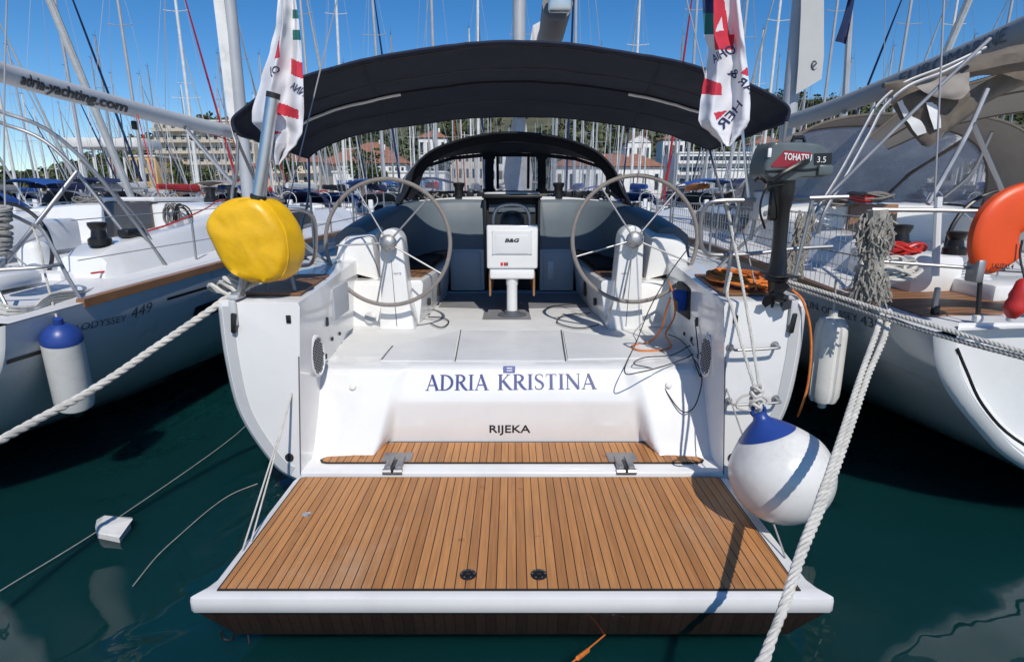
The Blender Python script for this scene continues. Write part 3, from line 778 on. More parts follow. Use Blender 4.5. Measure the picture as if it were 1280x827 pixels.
for px_, mm in ((627, M['red']), (631, M['red']), (633.5, M['inkgrey'])):
    mb = MB(); frame_face(px_ - 1.3, 328, px_ + 1.6, 332, T0 - .006, .012, .002, mb); part('switch', mb, mm, tab)
for px_ in (614, 665):
    for py_ in (289, 317):
        mb = MB(); p = at(px_ + (1.5 if px_ < 640 else -1), py_, T0 - .013); mb.lathe([(.006, 0), (.0001, .003)], Matrix.Translation(p) @ Matrix.Rotation(R(90), 4, 'X'), 8); part('screw', mb, M['rimgrey'], tab)
for sx, pa in ((-1, 613), (1, 668)):
    a = at(pa, 350, T0 + .08)
    mb = MB(); mb.box((sx * .225, T0 + .55, a.z - .09 + .06), (.022, 1.0, .26), .006); part('table_leaf', mb, M['wood'], tab)
    mb = MB(); mb.tube([(sx * .19, T0 + .05, 1.62), (sx * .19, T0 + .05, 1.38)], .014, 8); part('leaf_support', mb, M['rimgrey'], tab)
mb = MB(); mb.box((.005, T0 + .55, 1.73), (.40, .75, .04), .01); part('table_top', mb, M['wood'], tab)
a, b_ = at(641, 348, T0 + .1), at(641, 397, T0 + .1)
mb = MB(); mb.lathe([(.055, .0), (.055, .30), (.062, .32), (.062, .55)], Matrix.Translation((0.0, T0 + .1, .935)), 20); part('table_leg', mb, M['gel'], tab)
mb = MB(); mb.lathe([(.15, 0), (.15, .01), (.08, .016), (.075, .05), (.0001, .05)], Matrix.Translation((0.0, T0 + .1, .927)), 24); part('leg_flange', mb, M['inkgrey'], tab)
mb = MB(); mb.curve([at(617, 281, T0 + .1), at(618, 268, T0 + .1), at(624, 258.5, T0 + .1), at(640, 255.5, T0 + .1), at(655, 258.5, T0 + .1), at(661, 268, T0 + .1), at(662, 281, T0 + .1)], .018, 10, 5); part('table_grab_rail', mb, M['steel'], tab)
mb = MB(); mb.lathe([(.13, -.06), (.13, .02), (.10, .07), (.05, .09), (.0001, .095)], Matrix.Translation(at(640, 275, T0 + .16)) , 20); part('compass', mb, M['black'], tab)
# ---- helm pedestals and wheels
for sx, hub, nm in ((-1, (485, 303.5), 'left'), (1, (793.5, 299.5), 'right')):
    H = at(hub[0], hub[1], 5.12)
    mb = MB()
    top = V3((H.x, 5.33, H.z + .02)); bot = V3((H.x + (-sx) * .03, 5.42, .92))
    ol = [(-.165, 0), (-.155, .12)]
    hh = H.z + .0 - .92; r_ = .108
    ol += [(-r_ - .022 * (1 - k / 5), hh * (.35 + .13 * k)) for k in range(5)]
    ol += [(r_ * math.cos(R(a)), hh + r_ * 1.1 * math.sin(R(a))) for a in range(180, -1, -15)]
    ol += [(r_ + .022 * (1 - k / 5), hh * (.35 + .13 * k)) for k in range(4, -1, -1)] + [(.155, .12), (.165, 0)]
    def pring(y, s):
        out = []
        for x, z in ol:
            t = z / (hh + r_); cx_ = bot.x + (top.x - bot.x) * t
            out.append(V3((cx_ + x * s, y - .03 * (1 - t), .92 + (z if z < .02 else hh * .5 + (z - hh * .5) * (1 - (1 - s) * .3)))))
        return out
    secs = [pring(5.215, .90), pring(5.22, .955), pring(5.235, .99), pring(5.26, 1.0), pring(5.42, 1.0), pring(5.47, .97), pring(5.49, .9)]
    mb.loft(secs, ring=True, cap0=True, cap1=True); ped = part('helm_pedestal', mb, M['gel'], yacht, sharp=32)
    mb = MB(); mb.tube([V3((top.x, 5.213, H.z - .1)), V3((bot.x, 5.188, .95))], .005, 6); part('pedestal_groove', mb, M['inkgrey'], ped)
    A = V3((H.x + (.02 if sx < 0 else -.09), 5.206, 1.43)); mb = MB()
    text_mb(mb, 'Jefa' if False else 'steering', A, A + V3((.07, 0, .003)), (0, .01, .018), .012); part('pedestal_lettering', mb, M['inkgrey'], ped, smooth=False)
    # wheel
    Rw = .555
    ax = V3((0, -1, .10)).normalized(); e1 = V3((1, 0, 0)); e2 = ax.cross(e1) * -1
    if e2.z < 0: e2 = -e2
    circ = [H + e1 * Rw * math.cos(R(a)) + e2 * Rw * math.sin(R(a)) for a in range(0, 360, 5)]
    mb = MB(); mb.tube(circ, .0185, 10, closed=True); wheel = part('steering_wheel', mb, M['leather'], yacht)
    angs = (47, 119, 183, 258, 330) if sx < 0 else (50, 124, 196, 260, 338)
    for a in angs:
        d = e1 * math.cos(R(a)) + e2 * math.sin(R(a))
        mb = MB(); mb.tube([H + d * .05, H + d * (Rw - .01)], .0085, 8); part('spoke', mb, M['steel'], wheel)
    Mh = Matrix.Translation(H) @ ax.to_track_quat('Z', 'Y').to_matrix().to_4x4()
    mb = MB(); mb.lathe([(.06, -.14), (.06, -.03), (.075, -.02), (.072, .02), (.045, .045), (.02, .05), (.0001, .05)], Mh, 20); part('hub', mb, M['steel'], wheel)
    for a in range(5):
        mb = MB(); mb.lathe([(.009, 0), (.0001, .004)], Mh @ Matrix.Translation((.055 * math.cos(a * R(72)), .055 * math.sin(a * R(72)), .032)), 8); part('hub_bolt', mb, M['black'], wheel)
# loose loops of line on the cockpit floor
# ================================================================ bimini, sprayhood, rails of the middle yacht
bim_near = [(293, 166), (291, 152), (303, 140), (335, 117), (380, 97), (440, 80.5), (500, 68.5), (570, 58), (640, 54), (710, 57.5), (775, 65.5), (840, 78), (900, 95.5), (945, 111), (975, 127), (986, 138), (983, 152)]
bim_far = [(386, 198), (394, 191), (405, 184), (420, 176.5), (445, 169), (480, 162.5), (520, 156.5), (580, 149), (640, 146), (700, 148), (755, 154), (800, 160.5), (835, 168), (858, 175.5), (872, 181), (880, 185.5), (887, 188)]
YN, YF = 4.5, 6.25
nearP = catmull([at(x, y, YN) for x, y in bim_near], 5)
farP = catmull([at(x, y, YF) for x, y in bim_far], 5)
def bim_row(t, dz=0):
    row = []
    for i, (a, b) in enumerate(zip(nearP, farP)):
        u = i / (len(nearP) - 1) * 2 - 1
        p = a.lerp(b, t); c = 1 - u * u
        p.z += .045 * math.sin(math.pi * min(1, t * 1.0)) * c + dz - .018 * abs(math.sin(2 * math.pi * t)) * c
        p.z += .010 * noise.noise(V3((p.x * 2.5, p.y * 5, 0))) + .006 * noise.noise(V3((p.x * 8 + p.y * 5, p.y * 3, 2)))
        row.append(p)
    return row
mb = MB(); ts = [i / 16 for i in range(17)]
mb.loft([bim_row(t) for t in ts] ); n0 = len(mb.V)
top = MB(); top.loft([bim_row(t, .012) for t in ts])
mb.add(top.V, top.F)
for row in (0, 16):
    pass
mb.tube([p + V3((0, 0, .006)) for p in bim_row(0)], .014, 8); mb.tube([p + V3((0, 0, .006)) for p in bim_row(1)], .012, 8)
mb.tube([bim_row(t)[0] for t in ts], .012, 6); mb.tube([bim_row(t)[-1] for t in ts], .012, 6)
bim = part('bimini_canopy', mb, M['navy'], yacht, sharp=60)
mid_row = bim_row(.5)
mb = MB(); mb.tube([p + V3((0, 0, -.006)) for p in mid_row[2:-2]], .010, 6); part('hoop_sleeve', mb, M['black_cv'], bim)
def near_px(px_lo, px_hi):
    out = []
    for p in mid_row:
        d = p - V3((0, 0, CZ)); k = FPX / d.dot(FW); x = 640 + d.x * k
        if px_lo <= x <= px_hi: out.append(p + V3((0, 0, -.022)))
    return out
for lo, hi in ((350, 506), (775, 905)):
    mb = MB(); mb.tube(near_px(lo, hi), .0125, 8); part('canopy_hoop', mb, M['hooplight'], bim)
for pts in ([nearP[0], at(303, 190, 4.55), at(322, 232, 4.75), at(341, 268, 4.95), V3((-1.62, 5.1, 1.52))],
            [farP[0], at(386, 245, 5.8), at(377, 300, 5.4), V3((-1.66, 5.2, 1.53))],
            [farP[-1], at(897, 225, 5.8), at(915, 300, 5.1), V3((1.72, 4.75, 1.53))],
            [nearP[-1], at(976, 200, 4.55), at(968, 262, 4.7), V3((1.72, 4.78, 1.53))],
            [at(297, 176, 4.5), at(296, 215, 4.5), at(294, 262, 4.5), V3((-1.78, 4.5, 1.52))]):
    mb = MB(); mb.curve(pts, .0125, 8, 4); part('canopy_leg', mb, M['steel'] if pts[0].x < -1.7 or pts[0].x > 1.7 else M['rubber'], bim)
# zip and stitched panel lines underneath
mb = MB()
for t in (.03, .30, .74): mb.tube([p + V3((0, 0, -.002)) for p in bim_row(t)[4:-4]], .004, 4)
part('canopy_seam', mb, M['black'], bim)
for i_ in (26, 54):
    mb = MB(); mb.tube([bim_row(t)[i_] + V3((0, 0, -.003)) for t in ts], .004, 4); part('canopy_seam', mb, M['black'], bim)
# ---- sprayhood
def arch(Y, hw, zb, zt, n=40, e=2.6):
    out = []
    for i in range(n + 1):
        u = -1 + 2 * i / n; a = math.pi / 2 * (1 - u)
        x = hw * math.copysign(abs(math.cos(a)) ** (2 / e), math.cos(a)); z = zb + (zt - zb) * abs(math.sin(a)) ** (2 / e)
        out.append(V3((x, Y, z)))
    return out
spray = None
def sp_px(pts, Y): return catmull([at(x, y, Y + dy) for x, y, dy in pts], 5)
h0 = sp_px([(482, 275, -.5), (500, 252, -.15), (511, 232, 0), (520, 207, 0), (543, 187, 0), (580, 174, 0), (610, 168, 0), (640, 166, 0), (672, 168, 0), (702, 173, 0), (741, 187, 0), (766, 210, 0), (775, 233, 0), (786, 252, -.15), (803, 272, -.5)], 7.2)
n = len(h0)
hA = arch(7.25, 1.44, 1.98, 2.86, n - 1, 2.7); hB = arch(7.95, 1.56, 1.98, 2.74, n - 1, 2.8); hC = arch(8.0, 1.50, 1.98, 2.70, n - 1, 2.8)
mb = MB(); mb.loft([h0, [a.lerp(b, .5) + V3((0, 0, .015)) for a, b in zip(h0, hB)], hB])
hi = [V3((p.x * .985, p.y + .01, p.z - .015)) for p in h0]; mb.loft([hi, hC])
mb.tube(h0, .016, 6)
spray = part('sprayhood', mb, M['black_cv'], yacht, sharp=60)
# inner hem band hanging below the aft hoop
band = []
for k in (0, 1):
    band.append([V3((p.x * (1 - .075 * k), p.y + .06 + .10 * k, 1.99 + (p.z - 1.99) * (1 - .10 * k) )) for p in h0[6:-6]])
mb = MB(); mb.loft(band); part('sprayhood_hem', mb, M['black_cv'], spray)
# front with three clear windows
base = [V3((p.x * .93, 8.6, 2.16 - .02 * abs(p.x))) for p in hC]
def front(u, v):
    # u in -1..1 across, v 0 base .. 1 top
    hw = 1.42 - .12 * v * v
    x = u * hw; zt = 1.98 + .72 * max(0, 1 - abs(x / 1.52) ** 2.8) ** (1 / 2.8)
    zb = 2.17
    z = zb + (max(zt, zb + .01) - zb) * v
    return V3((x, 8.6 - .6 * v, z))
us = [-1, -.955, -.93, -.62, -.30, -.275, -.265, -.195, -.185, -.17, .05, .245, .26, .27, .335, .345, .36, .65, .93, .955, 1]
vs = [0, .08, .13, .3, .5, .7, .86, .91, 1]
wins = [(-.955, -.275), (-.185, .26), (.345, .955)]
fab = MB(); wmb = [MB(), MB(), MB()]
for i in range(len(us) - 1):
    for j in range(len(vs) - 1):
        uc, vc = (us[i] + us[i + 1]) / 2, (vs[j] + vs[j + 1]) / 2
        q = [front(us[i], vs[j]), front(us[i + 1], vs[j]), front(us[i + 1], vs[j + 1]), front(us[i], vs[j + 1])]
        tgt = fab
        for k, (a, b) in enumerate(wins):
            corner = (abs(uc - a) < .03 or abs(uc - b) < .03) and (vc < .13 or vc > .86)
            if a < uc < b and .08 < vc < .91 and not corner: tgt = wmb[k]
        tgt.poly(q)
part('front_panel', fab, M['black_cv'], spray, smooth=False)
for k in range(3): part('clear_window', wmb[k], M['vinyl'], spray)
for sx in (-1, 1):
    mb = MB(); mb.tube([front(-.15 + .32 * (sx > 0), .95), front(-.145 + .31 * (sx > 0), .15)], .022, 6); part('window_strap', mb, M['black_cv'], spray)
mb = MB(); mb.curve([hA[i] + V3((0, .2, -.06)) for i in range(4, n - 4, 6)], .0125, 6, 3); part('sprayhood_hoop', mb, M['steel'], spray)
# ---- yacht's own mast and boom, seen above the bimini
mb = MB(); mb.tube([(0.12, 10.35, 2.1), (.12, 10.5, 8), (.12, 10.75, 20)], [.11, .105, .09], 14)
mast = part('mast', mb, M['alupaint'], yacht)
mb = MB(); A = at(686, 56, 7.3); Bm = V3((.14, 10.25, 3.55))
mb.tube([at(697, 5, 6.1), at(690, 40, 7.2), Bm], [.15, .15, .13], 12)
boom = part('boom', mb, pm('boom_cover_grey', (.26, .25, .25), .7, var=.15), yacht)
mb = MB(); p = at(700, -3, 5.95); mb.box(p, (.22, .10, .26), .03); part('boom_end', mb, M['alu'], boom)
mb = MB(); q = [at(663, 50, 7.4), at(666, 32, 7.4), at(677, 26, 7.4), at(685, 32, 7.4), at(676, 56, 7.4)]; mb.prism(q, (0, .03, 0)); part('sail_bag_end', mb, M['fender'], boom)
mb = MB(); mb.loft([[V3((.02, 10.3, 3.5)), V3((-.16, 10.25, 2.5)), V3((-.1, 10.3, 2.15))], [V3((.22, 10.3, 3.5)), V3((.36, 10.25, 2.5)), V3((.34, 10.3, 2.15))]]); part('mast_cover', mb, pm('old_sailcloth', (.42, .41, .40), .85, var=.2, vs=4, bump=.4, bs=6), mast)
for sx in (-1, 1):
    mb = MB(); mb.tube([(sx * 2.0, 10.9, 1.6), (sx * .9, 10.7, 9), (sx * .12, 10.8, 19)], .006, 5); part('shroud', mb, M['wire'], mast)
# backstay pair
for sx in (-1, 1):
    mb = MB(); mb.tube([(sx * 1.62, 3.72, 1.52), (sx * .15, 6.5, 9.0), (.1, 10.3, 19)], .0045, 5); part('backstay', mb, M['wire'], mast)
# ---- pushpit rails
def loop_px(pts, Y0, Y1, r, name, par, mm='steel', closed=False):
    n = len(pts); mb = MB(); mb.curve([at(x, y, Y0 + (Y1 - Y0) * i / (n - 1)) for i, (x, y) in enumerate(pts)], r, 8, 4, closed)
    return part(name, mb, M[mm], par)
lp = loop_px([(318, 264), (345, 262), (378, 263), (391, 272), (395, 290), (394, 315), (389, 329), (376, 332), (350, 332), (325, 332)], 3.55, 4.5, .0135, 'pushpit_rail', yacht)
mb = MB(); a = at(349, 262, 3.9); b_ = at(372, 376, 3.72); mb.curve([a, at(356, 310, 3.82), at(362, 335, 3.77), b_], .0135, 8); part('rail_post', mb, M['steel'], lp)
mb = MB(); a = at(322, 262, 3.6); mb.curve([a, at(312, 330, 3.58), at(303, 366, 3.56)], .0135, 8); part('rail_post', mb, M['steel'], lp)
rp = loop_px([(1060, 246), (1000, 248), (940, 250), (900, 251), (884, 256), (877, 272), (876, 298), (880, 313), (893, 318.5), (940, 317), (990, 311), (1040, 308)], 3.5, 3.7, .0135, 'pushpit_rail', yacht)
rp2 = None
for x0, y0, x1, y1 in ((925, 250, 906, 366), (948, 250, 938, 300), (1016, 248, 992, 350)):
    mb = MB(); mb.tube([at(x0, y0, 3.6), at(x1, y1, 3.62)], .0125, 8); part('rail_post', mb, M['steel'], rp)
# stanchions and lifelines forward
for sx in (-1, 1):
    posts = []
    for y in (5.7, 7.6, 9.5, 11.5, 13.5, 15.4):
        s = interp_secs(main_keys, [y])[0][1][-1]; x = sx * (s[0] - .07); z = s[1]
        mb = MB(); mb.tube([(x, y, z), (x, y, z + .62)], .0125, 8); st = part('stanchion', mb, M['steel'], yacht); posts.append(V3((x, y, z)))
    for h in (.32, .61):
        mb = MB(); mb.tube([p + V3((0, 0, h)) for p in posts], .004, 5); part('lifeline', mb, M['wire'], yacht)
# ================================================================ loose gear around the middle yacht
# ---- yellow horseshoe buoy cover
def hull2d(pts, n=8): return catmull([(x, y, 0) for x, y in pts], n, closed=True)
buoy = thing('lifebuoy', 'yellow vinyl cover over a horseshoe lifebuoy on the left stern rail', 'lifebuoy', at(300, 355, 3.5))
out2 = [(253, 285), (256, 270), (268, 257), (288, 249), (312, 248), (328, 256), (340, 272), (350, 292), (354, 318), (350, 338), (340, 350), (320, 354), (300, 351), (285, 343), (272, 326), (262, 306)]
ctr = at(304, 300, 3.42); ol = [at(p.x, p.y, 3.42) for p in hull2d(out2, 5)]
back = V3((.05, .13, .0))
mb = MB(); secs = []
rings = [(.0, -.012), (.2, -.014), (.4, -.014), (.6, -.010), (.78, -.004), (.9, .004), (.965, .018), (.995, .04), (1.0, .06)]
def wr(p, k): return V3((0, -.010 * noise.noise(p * 6) - .008 * (1 - abs(noise.noise(V3((p.x * 9 + p.z * 6, p.y * 5, p.z * 4)))) * 3) * .6, 0)) * k + V3((.004 * noise.noise(p * 9 + V3((3, 1, 5))), 0, .004 * noise.noise(p * 8))) * k
for s, d in rings:
    secs.append([(ctr + (p - ctr) * max(s, .004)) + V3((.3 * d, d * 1.2, 0)) + wr(p * max(s, .05), 1.4) for p in ol])
side = [(1.0, .06), (1.005, .4), (.99, .8), (.95, 1.0), (.6, 1.1), (.004, 1.1)]
for s, t in side[1:]:
    secs.append([(ctr + (p - ctr) * s) + V3((.02, .07, 0)) + back * t + wr(p + back * t * 3, 1) for p in ol])
mb.loft(secs, ring=True); cover = part('cover', mb, M['yellow'], buoy, sharp=70)
mb = MB(); mb.tube([p + V3((.012, .05, 0)) + wr(p, 1) for p in [ctr + (q - ctr) * 1.0 for q in ol]], .006, 6, closed=True); part('piping', mb, M['yellow'], cover)
A, B = at(302, 350, 3.5), at(296, 408, 3.5)
mb = MB(); mb.tube([at(308, 300, 3.55), A, at(297, 372, 3.50)], .016, 10); part('holder_pole', mb, M['steel'], buoy)
mb = MB(); mb.box(at(297, 368, 3.49), (.06, .06, .035), .006); part('clamp', mb, M['steel'], buoy)
# ---- flags
def flag(name, label, cat, rows, Y, colfun, texts, pole, fold=3.2, amp=.045, group=None):
    root = thing(name, label, cat, pole[0], group)
    mb = MB(); mb.tube(pole, .0095, 8); part('flag_staff', mb, M['alu'], root)
    ys = [r[0] for r in rows]; nr, ncol = 210, 96
    def ext(y):
        for (y0, l0, r0), (y1, l1, r1) in zip(rows, rows[1:]):
            if y <= y1:
                t = (y - y0) / (y1 - y0); t = t * t * (3 - 2 * t) * .6 + t * .4
                return l0 + (l1 - l0) * t, r0 + (r1 - r0) * t
        return rows[-1][1:]
    def P(u, v):
        y = ys[0] + (ys[-1] - ys[0]) * v; l, r = ext(y)
        x = l + (r - l) * u
        d = amp * math.sin(fold * u * math.pi + 1.4 * v + .9 * math.sin(3 * v)) * (.5 + .8 * v) + .035 * noise.noise(V3((u * 2.5, v * 5, len(label)))) + .012 * noise.noise(V3((u * 7, v * 11, 3)))
        sh = 2.2 * math.sin(fold * u * math.pi + 2.2 * v)
        return at(x + sh * (u * (1 - u) * 4), y, Y + d)
    mb = MB(); b = 0
    for j in range(nr + 1):
        for i in range(ncol + 1): mb.V.append(P(i / ncol, j / nr))
    for j in range(nr):
        for i in range(ncol):
            u, v = (i + .5) / ncol, (j + .5) / nr
            y = ys[0] + (ys[-1] - ys[0]) * v; l, r = ext(y)
            mb.mat(colfun(l + (r - l) * u, y, u, v)); mb.f(j * (ncol + 1) + i, j * (ncol + 1) + i + 1, (j + 1) * (ncol + 1) + i + 1, (j + 1) * (ncol + 1) + i)
    cl = part('flag_cloth', mb, [M['white_cloth'], M['red_cloth'], M['green_cloth'], M['navy_cloth']], root, sharp=180)
    for s, x0, x1, y0, y1, h, mir in texts:
        tm = MB()
        def dfm(t, q):
            px_ = x0 + (x1 - x0) * t; ang = math.atan2(y1 - y0, x1 - x0)
            X, Y_ = px_ + h * q * math.sin(ang), y0 + (y1 - y0) * t - h * q * math.cos(ang)
            l, r = ext(Y_); u = max(0, min(1, (X - l) / (r - l))); v = max(0, min(1, (Y_ - ys[0]) / (ys[-1] - ys[0])))
            return P(u, v) + V3((0, -.0045, 0))
        text_mb(tm, s, (0, 0, 0), (1, 0, 0), (0, 0, 1), mirror=mir, deform=dfm, bold=.008)
        part('flag_lettering', tm, M['navy_cloth'], cl, smooth=False)
    return root
def tri(x, y, a, b, c):
    s = lambda p, q: (x - q[0]) * (p[1] - q[1]) - (p[0] - q[0]) * (y - q[1])
    d = (s(a, b), s(b, c), s(c, a)); return all(k >= 0 for k in d) or all(k <= 0 for k in d)
def colL(x, y, u, v):
    if x > 364 and y < 60:
        k = (y + 40) % 26
        return 2 if k < 12 and y > -40 else 0
    if tri(x, y, (343, 74), (350, 44), (352, 72)): return 1
    if 362 < x and 73 + (x - 362) * .35 < y < 93 + (x - 362) * .35: return 1
    if x > 344 and 127 + (x - 344) * .35 < y < 143 + (x - 344) * .2 and x < 374: return 1
    if tri(x, y, (338, 160), (351, 166), (342, 170)): return 1
    if x > 364 and 36 < y < 46: return 1
    return 0
flag('charter_flag', 'white flag with red bars hanging limp above the yellow buoy cover', 'flag',
     [(-60, 362, 376), (-20, 352, 371), (0, 347, 370), (30, 345, 374), (60, 338, 377), (100, 326, 379), (140, 315, 380), (152, 315, 379), (165, 326, 378), (180, 334, 371), (192, 337, 360), (206, 344, 350)], 3.60, colL,
     [('OJ', 339, 352, 93, 91, 9, True), ('NNA', 361, 379, 110, 121, 10, True)], [at(331, 256, 3.66), at(341, 122, 3.66), at(356, 20, 3.64), at(364, -70, 3.62)], group=None)
mb = MB(); mb.tube([at(322, 250, 3.5), at(330, 200, 3.5), at(341, 121, 3.5)], .036, 14); mb.tube([at(341, 121, 3.5), at(341.6, 117, 3.5)], .03, 12)
root = thing('stern_pole', 'thick brushed aluminium pole rising between yellow buoy cover and left flag', 'pole', at(318, 252, 3.5))
part('tube', mb, M['alu'], root)
mb = MB(); mb.tube([at(320, 262, 3.5), at(323, 244, 3.5)], .045, 12); part('rubber_base', mb, M['rubber'], root)
mb = MB(); mb.tube([at(341, 123, 3.5), at(342, 116, 3.5)], .039, 12); part('end_cap', mb, M['rubber'], root)
def colR(x, y, u, v):
    if x > 893 and y < 62 and (y > 46 + (x - 890) * -.12 or x < 905 + (y - 0) * .12) and x < 917 - abs(y - 40) * .12: 
        if tri(x, y, (896, 40), (903, 22), (905, 38)): return 0
        return 1
    if x < 897 and 17 < y < 43: return 2
    if x < 893 and -30 < y < 17: return 3
    if tri(x, y, (926, 92), (934, 84), (937, 96)): return 1
    if 97 + (x - 878) * .3 < y < 118 + (x - 878) * .05 and x < 903: return 1
    if tri(x, y, (894, 141), (908, 138), (897, 151)): return 1
    return 0
flag('charter_flag', 'white flag with mirrored dark lettering hanging limp above the outboard motor', 'flag',
     [(-70, 884, 906), (-20, 880, 915), (0, 878, 925), (45, 880, 930), (62, 886, 932), (90, 882, 935), (110, 878, 937), (130, 875, 938), (150, 873, 937), (157, 876, 934), (167, 888, 927), (176, 898, 919), (183, 908, 913)], 3.55, colR,
     [('.OHIA', 892, 921, 80, 64, 11, True), ('AR &', 908, 938, 92, 118, 11, True), ('HER', 903, 929, 163, 132, 11, True)],
     [at(936, 252, 3.64), at(925, 130, 3.66), at(905, -70, 3.66)])
# ---- outboard motor on the right rail
ob = thing('outboard_motor', 'grey and red outboard motor clamped to the right stern rail', 'outboard motor', at(975, 385, 3.32))
YO = 3.36
def bodyprism(poly, Y, depth, bev, mb):
    """rounded block: outline drawn in the plane Y, swelling backwards"""
    pts = [at(x, y, Y) for x, y in poly]; c = sum(pts, V3()) / len(pts)
    pts = catmull(pts, 4, True); secs = [[c + (p - c) * k_ + V3((0, depth * t_, 0)) for p in pts] for k_, t_ in ((.86, 0), (.93, .01), (.97, .04), (.99, .09), (1, .16), (1, .84), (.99, .91), (.96, .97), (.86, 1.0))]
    mb.loft(secs, ring=True, cap0=True, cap1=True)
mb = MB(); bodyprism([(956, 207), (960, 192), (966, 179), (975, 177), (1020, 178.5), (1036, 186), (1041, 196), (1040, 212), (1033, 221), (1005, 222), (990, 227), (968, 225), (957, 219)], YO, .24, .02, mb)
cowl = part('cowling', mb, M['motor'], ob, sharp=40)
mb = MB(); q = [at(x, y, YO - .003) for x, y in ((964, 207), (981, 188), (1014, 191), (1014, 194), (1002, 203), (992, 209), (965, 209))]; mb.prism(q, (0, .01, 0)); part('red_stripe', mb, M['darkred'], cowl, smooth=False)
mb = MB(); q = [at(x, y, YO - .004) for x, y in ((1018, 192), (1040, 191), (1040, 205), (1018, 206))]; mb.prism(q, (0, .02, 0)); part('side_plate', mb, M['black'], cowl, smooth=False)
mb = MB(); text_mb(mb, 'TOHATSU', at(979.5, 199.5, YO - .006), at(1014, 201.5, YO - .006), (0, 0, .036), .001, bold=.02); part('lettering', mb, M['inkwhite'], cowl, smooth=False)
mb = MB(); text_mb(mb, '3.5', at(1021, 203, YO - .008), at(1032, 203, YO - .008), (0, 0, .032), .001); part('lettering', mb, M['inkwhite'], cowl, smooth=False)
mb = MB(); mb.box(at(962, 191, YO - .002), (.02, .01, .05), .003); part('label', mb, M['inkwhite'], cowl)
mb = MB(); mb.curve([at(966, 226, YO - .03), at(980, 216, YO - .04), at(1000, 205, YO - .03), at(1010, 201, YO)], .014, 8); part('tiller_handle', mb, M['black'], ob)
mb = MB(); mb.curve([at(x, y, YO - .004) for x, y in ((957, 214), (985, 213), (1012, 212), (1040, 208))], .006, 6); part('cowl_joint', mb, M['black'], cowl)
mb = MB(); mb.curve([at(980, 230, YO + .02), at(958, 236, YO - .02), at(950, 262, YO), at(956, 285, YO + .1)], .007, 6); part('control_cable', mb, M['black'], ob)
mb = MB(); mb.tube([at(990, 178, YO + .12), at(992, 172, YO + .12), at(1004, 172, YO + .12), at(1006, 178, YO + .12)], .012, 6); part('carry_handle', mb, M['black'], cowl)
mb = MB(); mb.box(at(1030, 213, YO + .0), (.085, .05, .06), .012); part('fuel_tank', mb, M['motor'], ob)
mb = MB(); secs = []
for (x, y, w_, d_) in ((979, 218, .062, .085), (978, 236, .066, .085), (978, 250, .058, .075), (977, 262, .044, .06), (976, 285, .038, .055), (974, 310, .036, .06), (973, 328, .042, .075), (971, 340, .046, .09), (970, 346, .06, .11), (969, 349, .06, .10), (968, 352, .03, .07), (966, 368, .022, .04), (964, 384, .008, .02)):
    c = at(x, y, YO + .10); secs.append([c + V3((w_ * math.cos(a), d_ * math.sin(a), 0)) for a in [i * R(30) for i in range(12)]])
mb.loft(secs, ring=True, cap0=True, cap1=True); leg = part('drive_leg', mb, M['black'], ob)
mb = MB(); c_ = at(973, 343, YO + .08); mb.box(c_, (.13, .24, .012), .004); part('cavitation_plate', mb, M['black'], leg)
hubp = at(972, 371, YO + .04)
mb = MB(); mb.lathe([(.001, -.06), (.03, -.04), (.034, .02), (.02, .06), (.0001, .07)], Matrix.Translation(hubp) @ V3((.4, -1, 0)).to_track_quat('Z', 'Y').to_matrix().to_4x4(), 14); prop = part('propeller', mb, M['black'], ob)
for a in (80, 200, 320):
    d = V3((math.cos(R(a)), -.15, math.sin(R(a)))); e = V3((-math.sin(R(a)), .35, math.cos(R(a))))
    mb = MB(); mb.prism([hubp + d * .02 - e * .015, hubp + d * .075 - e * .045, hubp + d * .105, hubp + d * .085 + e * .04, hubp + d * .02 + e * .02], (0, .006, 0)); part('blade', mb, M['black'], prop, smooth=False)
mb = MB(); mb.box(at(955, 257, YO + .16), (.10, .10, .17), .015); part('mounting_pad', mb, M['gelsatin'], ob)
mb = MB(); mb.box(at(966, 248, YO + .13), (.06, .1, .26), .02); part('clamp_bracket', mb, M['black'], ob)
for y_ in (240, 266):
    mb = MB(); mb.tube([at(944, y_, YO + .2), at(958, y_, YO + .1)], .012, 8); part('clamp_screw', mb, M['steel'], ob)
mb = MB(); mb.curve([at(958, 228, YO), at(950, 222, YO - .03), at(944, 226, YO)], .010, 6); part('fuel_hose', mb, M['black'], ob)
# ---- round fender
c = at(976, 591, 2.86); rr = .272
fd = thing('ball_fender', 'big round white fender with blue top hanging beside the swim platform', 'fender', c - V3((0, 0, rr)))
prof = []
for i in range(27):
    a = -90 + 168 * i / 26; r_ = rr * math.cos(R(a)); z = rr * math.sin(R(a))
    if a > 25: k = (a - 25) / 53; r_ = r_ * (1 - .18 * k) ; z = z + .045 * k * k
    prof.append((max(.0001, r_), z))
tilt = Matrix.Rotation(R(-20), 4, 'Y') @ Matrix.Rotation(R(-14), 4, 'X')
Mf = Matrix.Translation(c) @ tilt
mb = MB(); mb.lathe(prof[:23], Mf, 48); part('ball', mb, M['fender'], fd, sharp=60)
mb = MB(); mb.lathe([(r_ + .002, z) for r_, z in prof[22:]] + [(.040, rr + .052), (.036, rr + .075), (.02, rr + .082), (.0001, rr + .082)], Mf, 40); fb = part('blue_end', mb, M['fenderblue'], fd, sharp=60)
eye = Mf @ V3((0, 0, rr + .09))
mb = MB(); mb.tube([eye + V3((.035 * math.cos(a), 0, .035 * math.sin(a))) for a in [i * R(30) for i in range(12)]], .012, 6, closed=True); part('eye', mb, M['fenderblue'], fb)
rp_root = thing('fender_line', 'white line holding the round fender from the right stern rail', 'rope', eye)
kn = at(945, 490, 2.95)
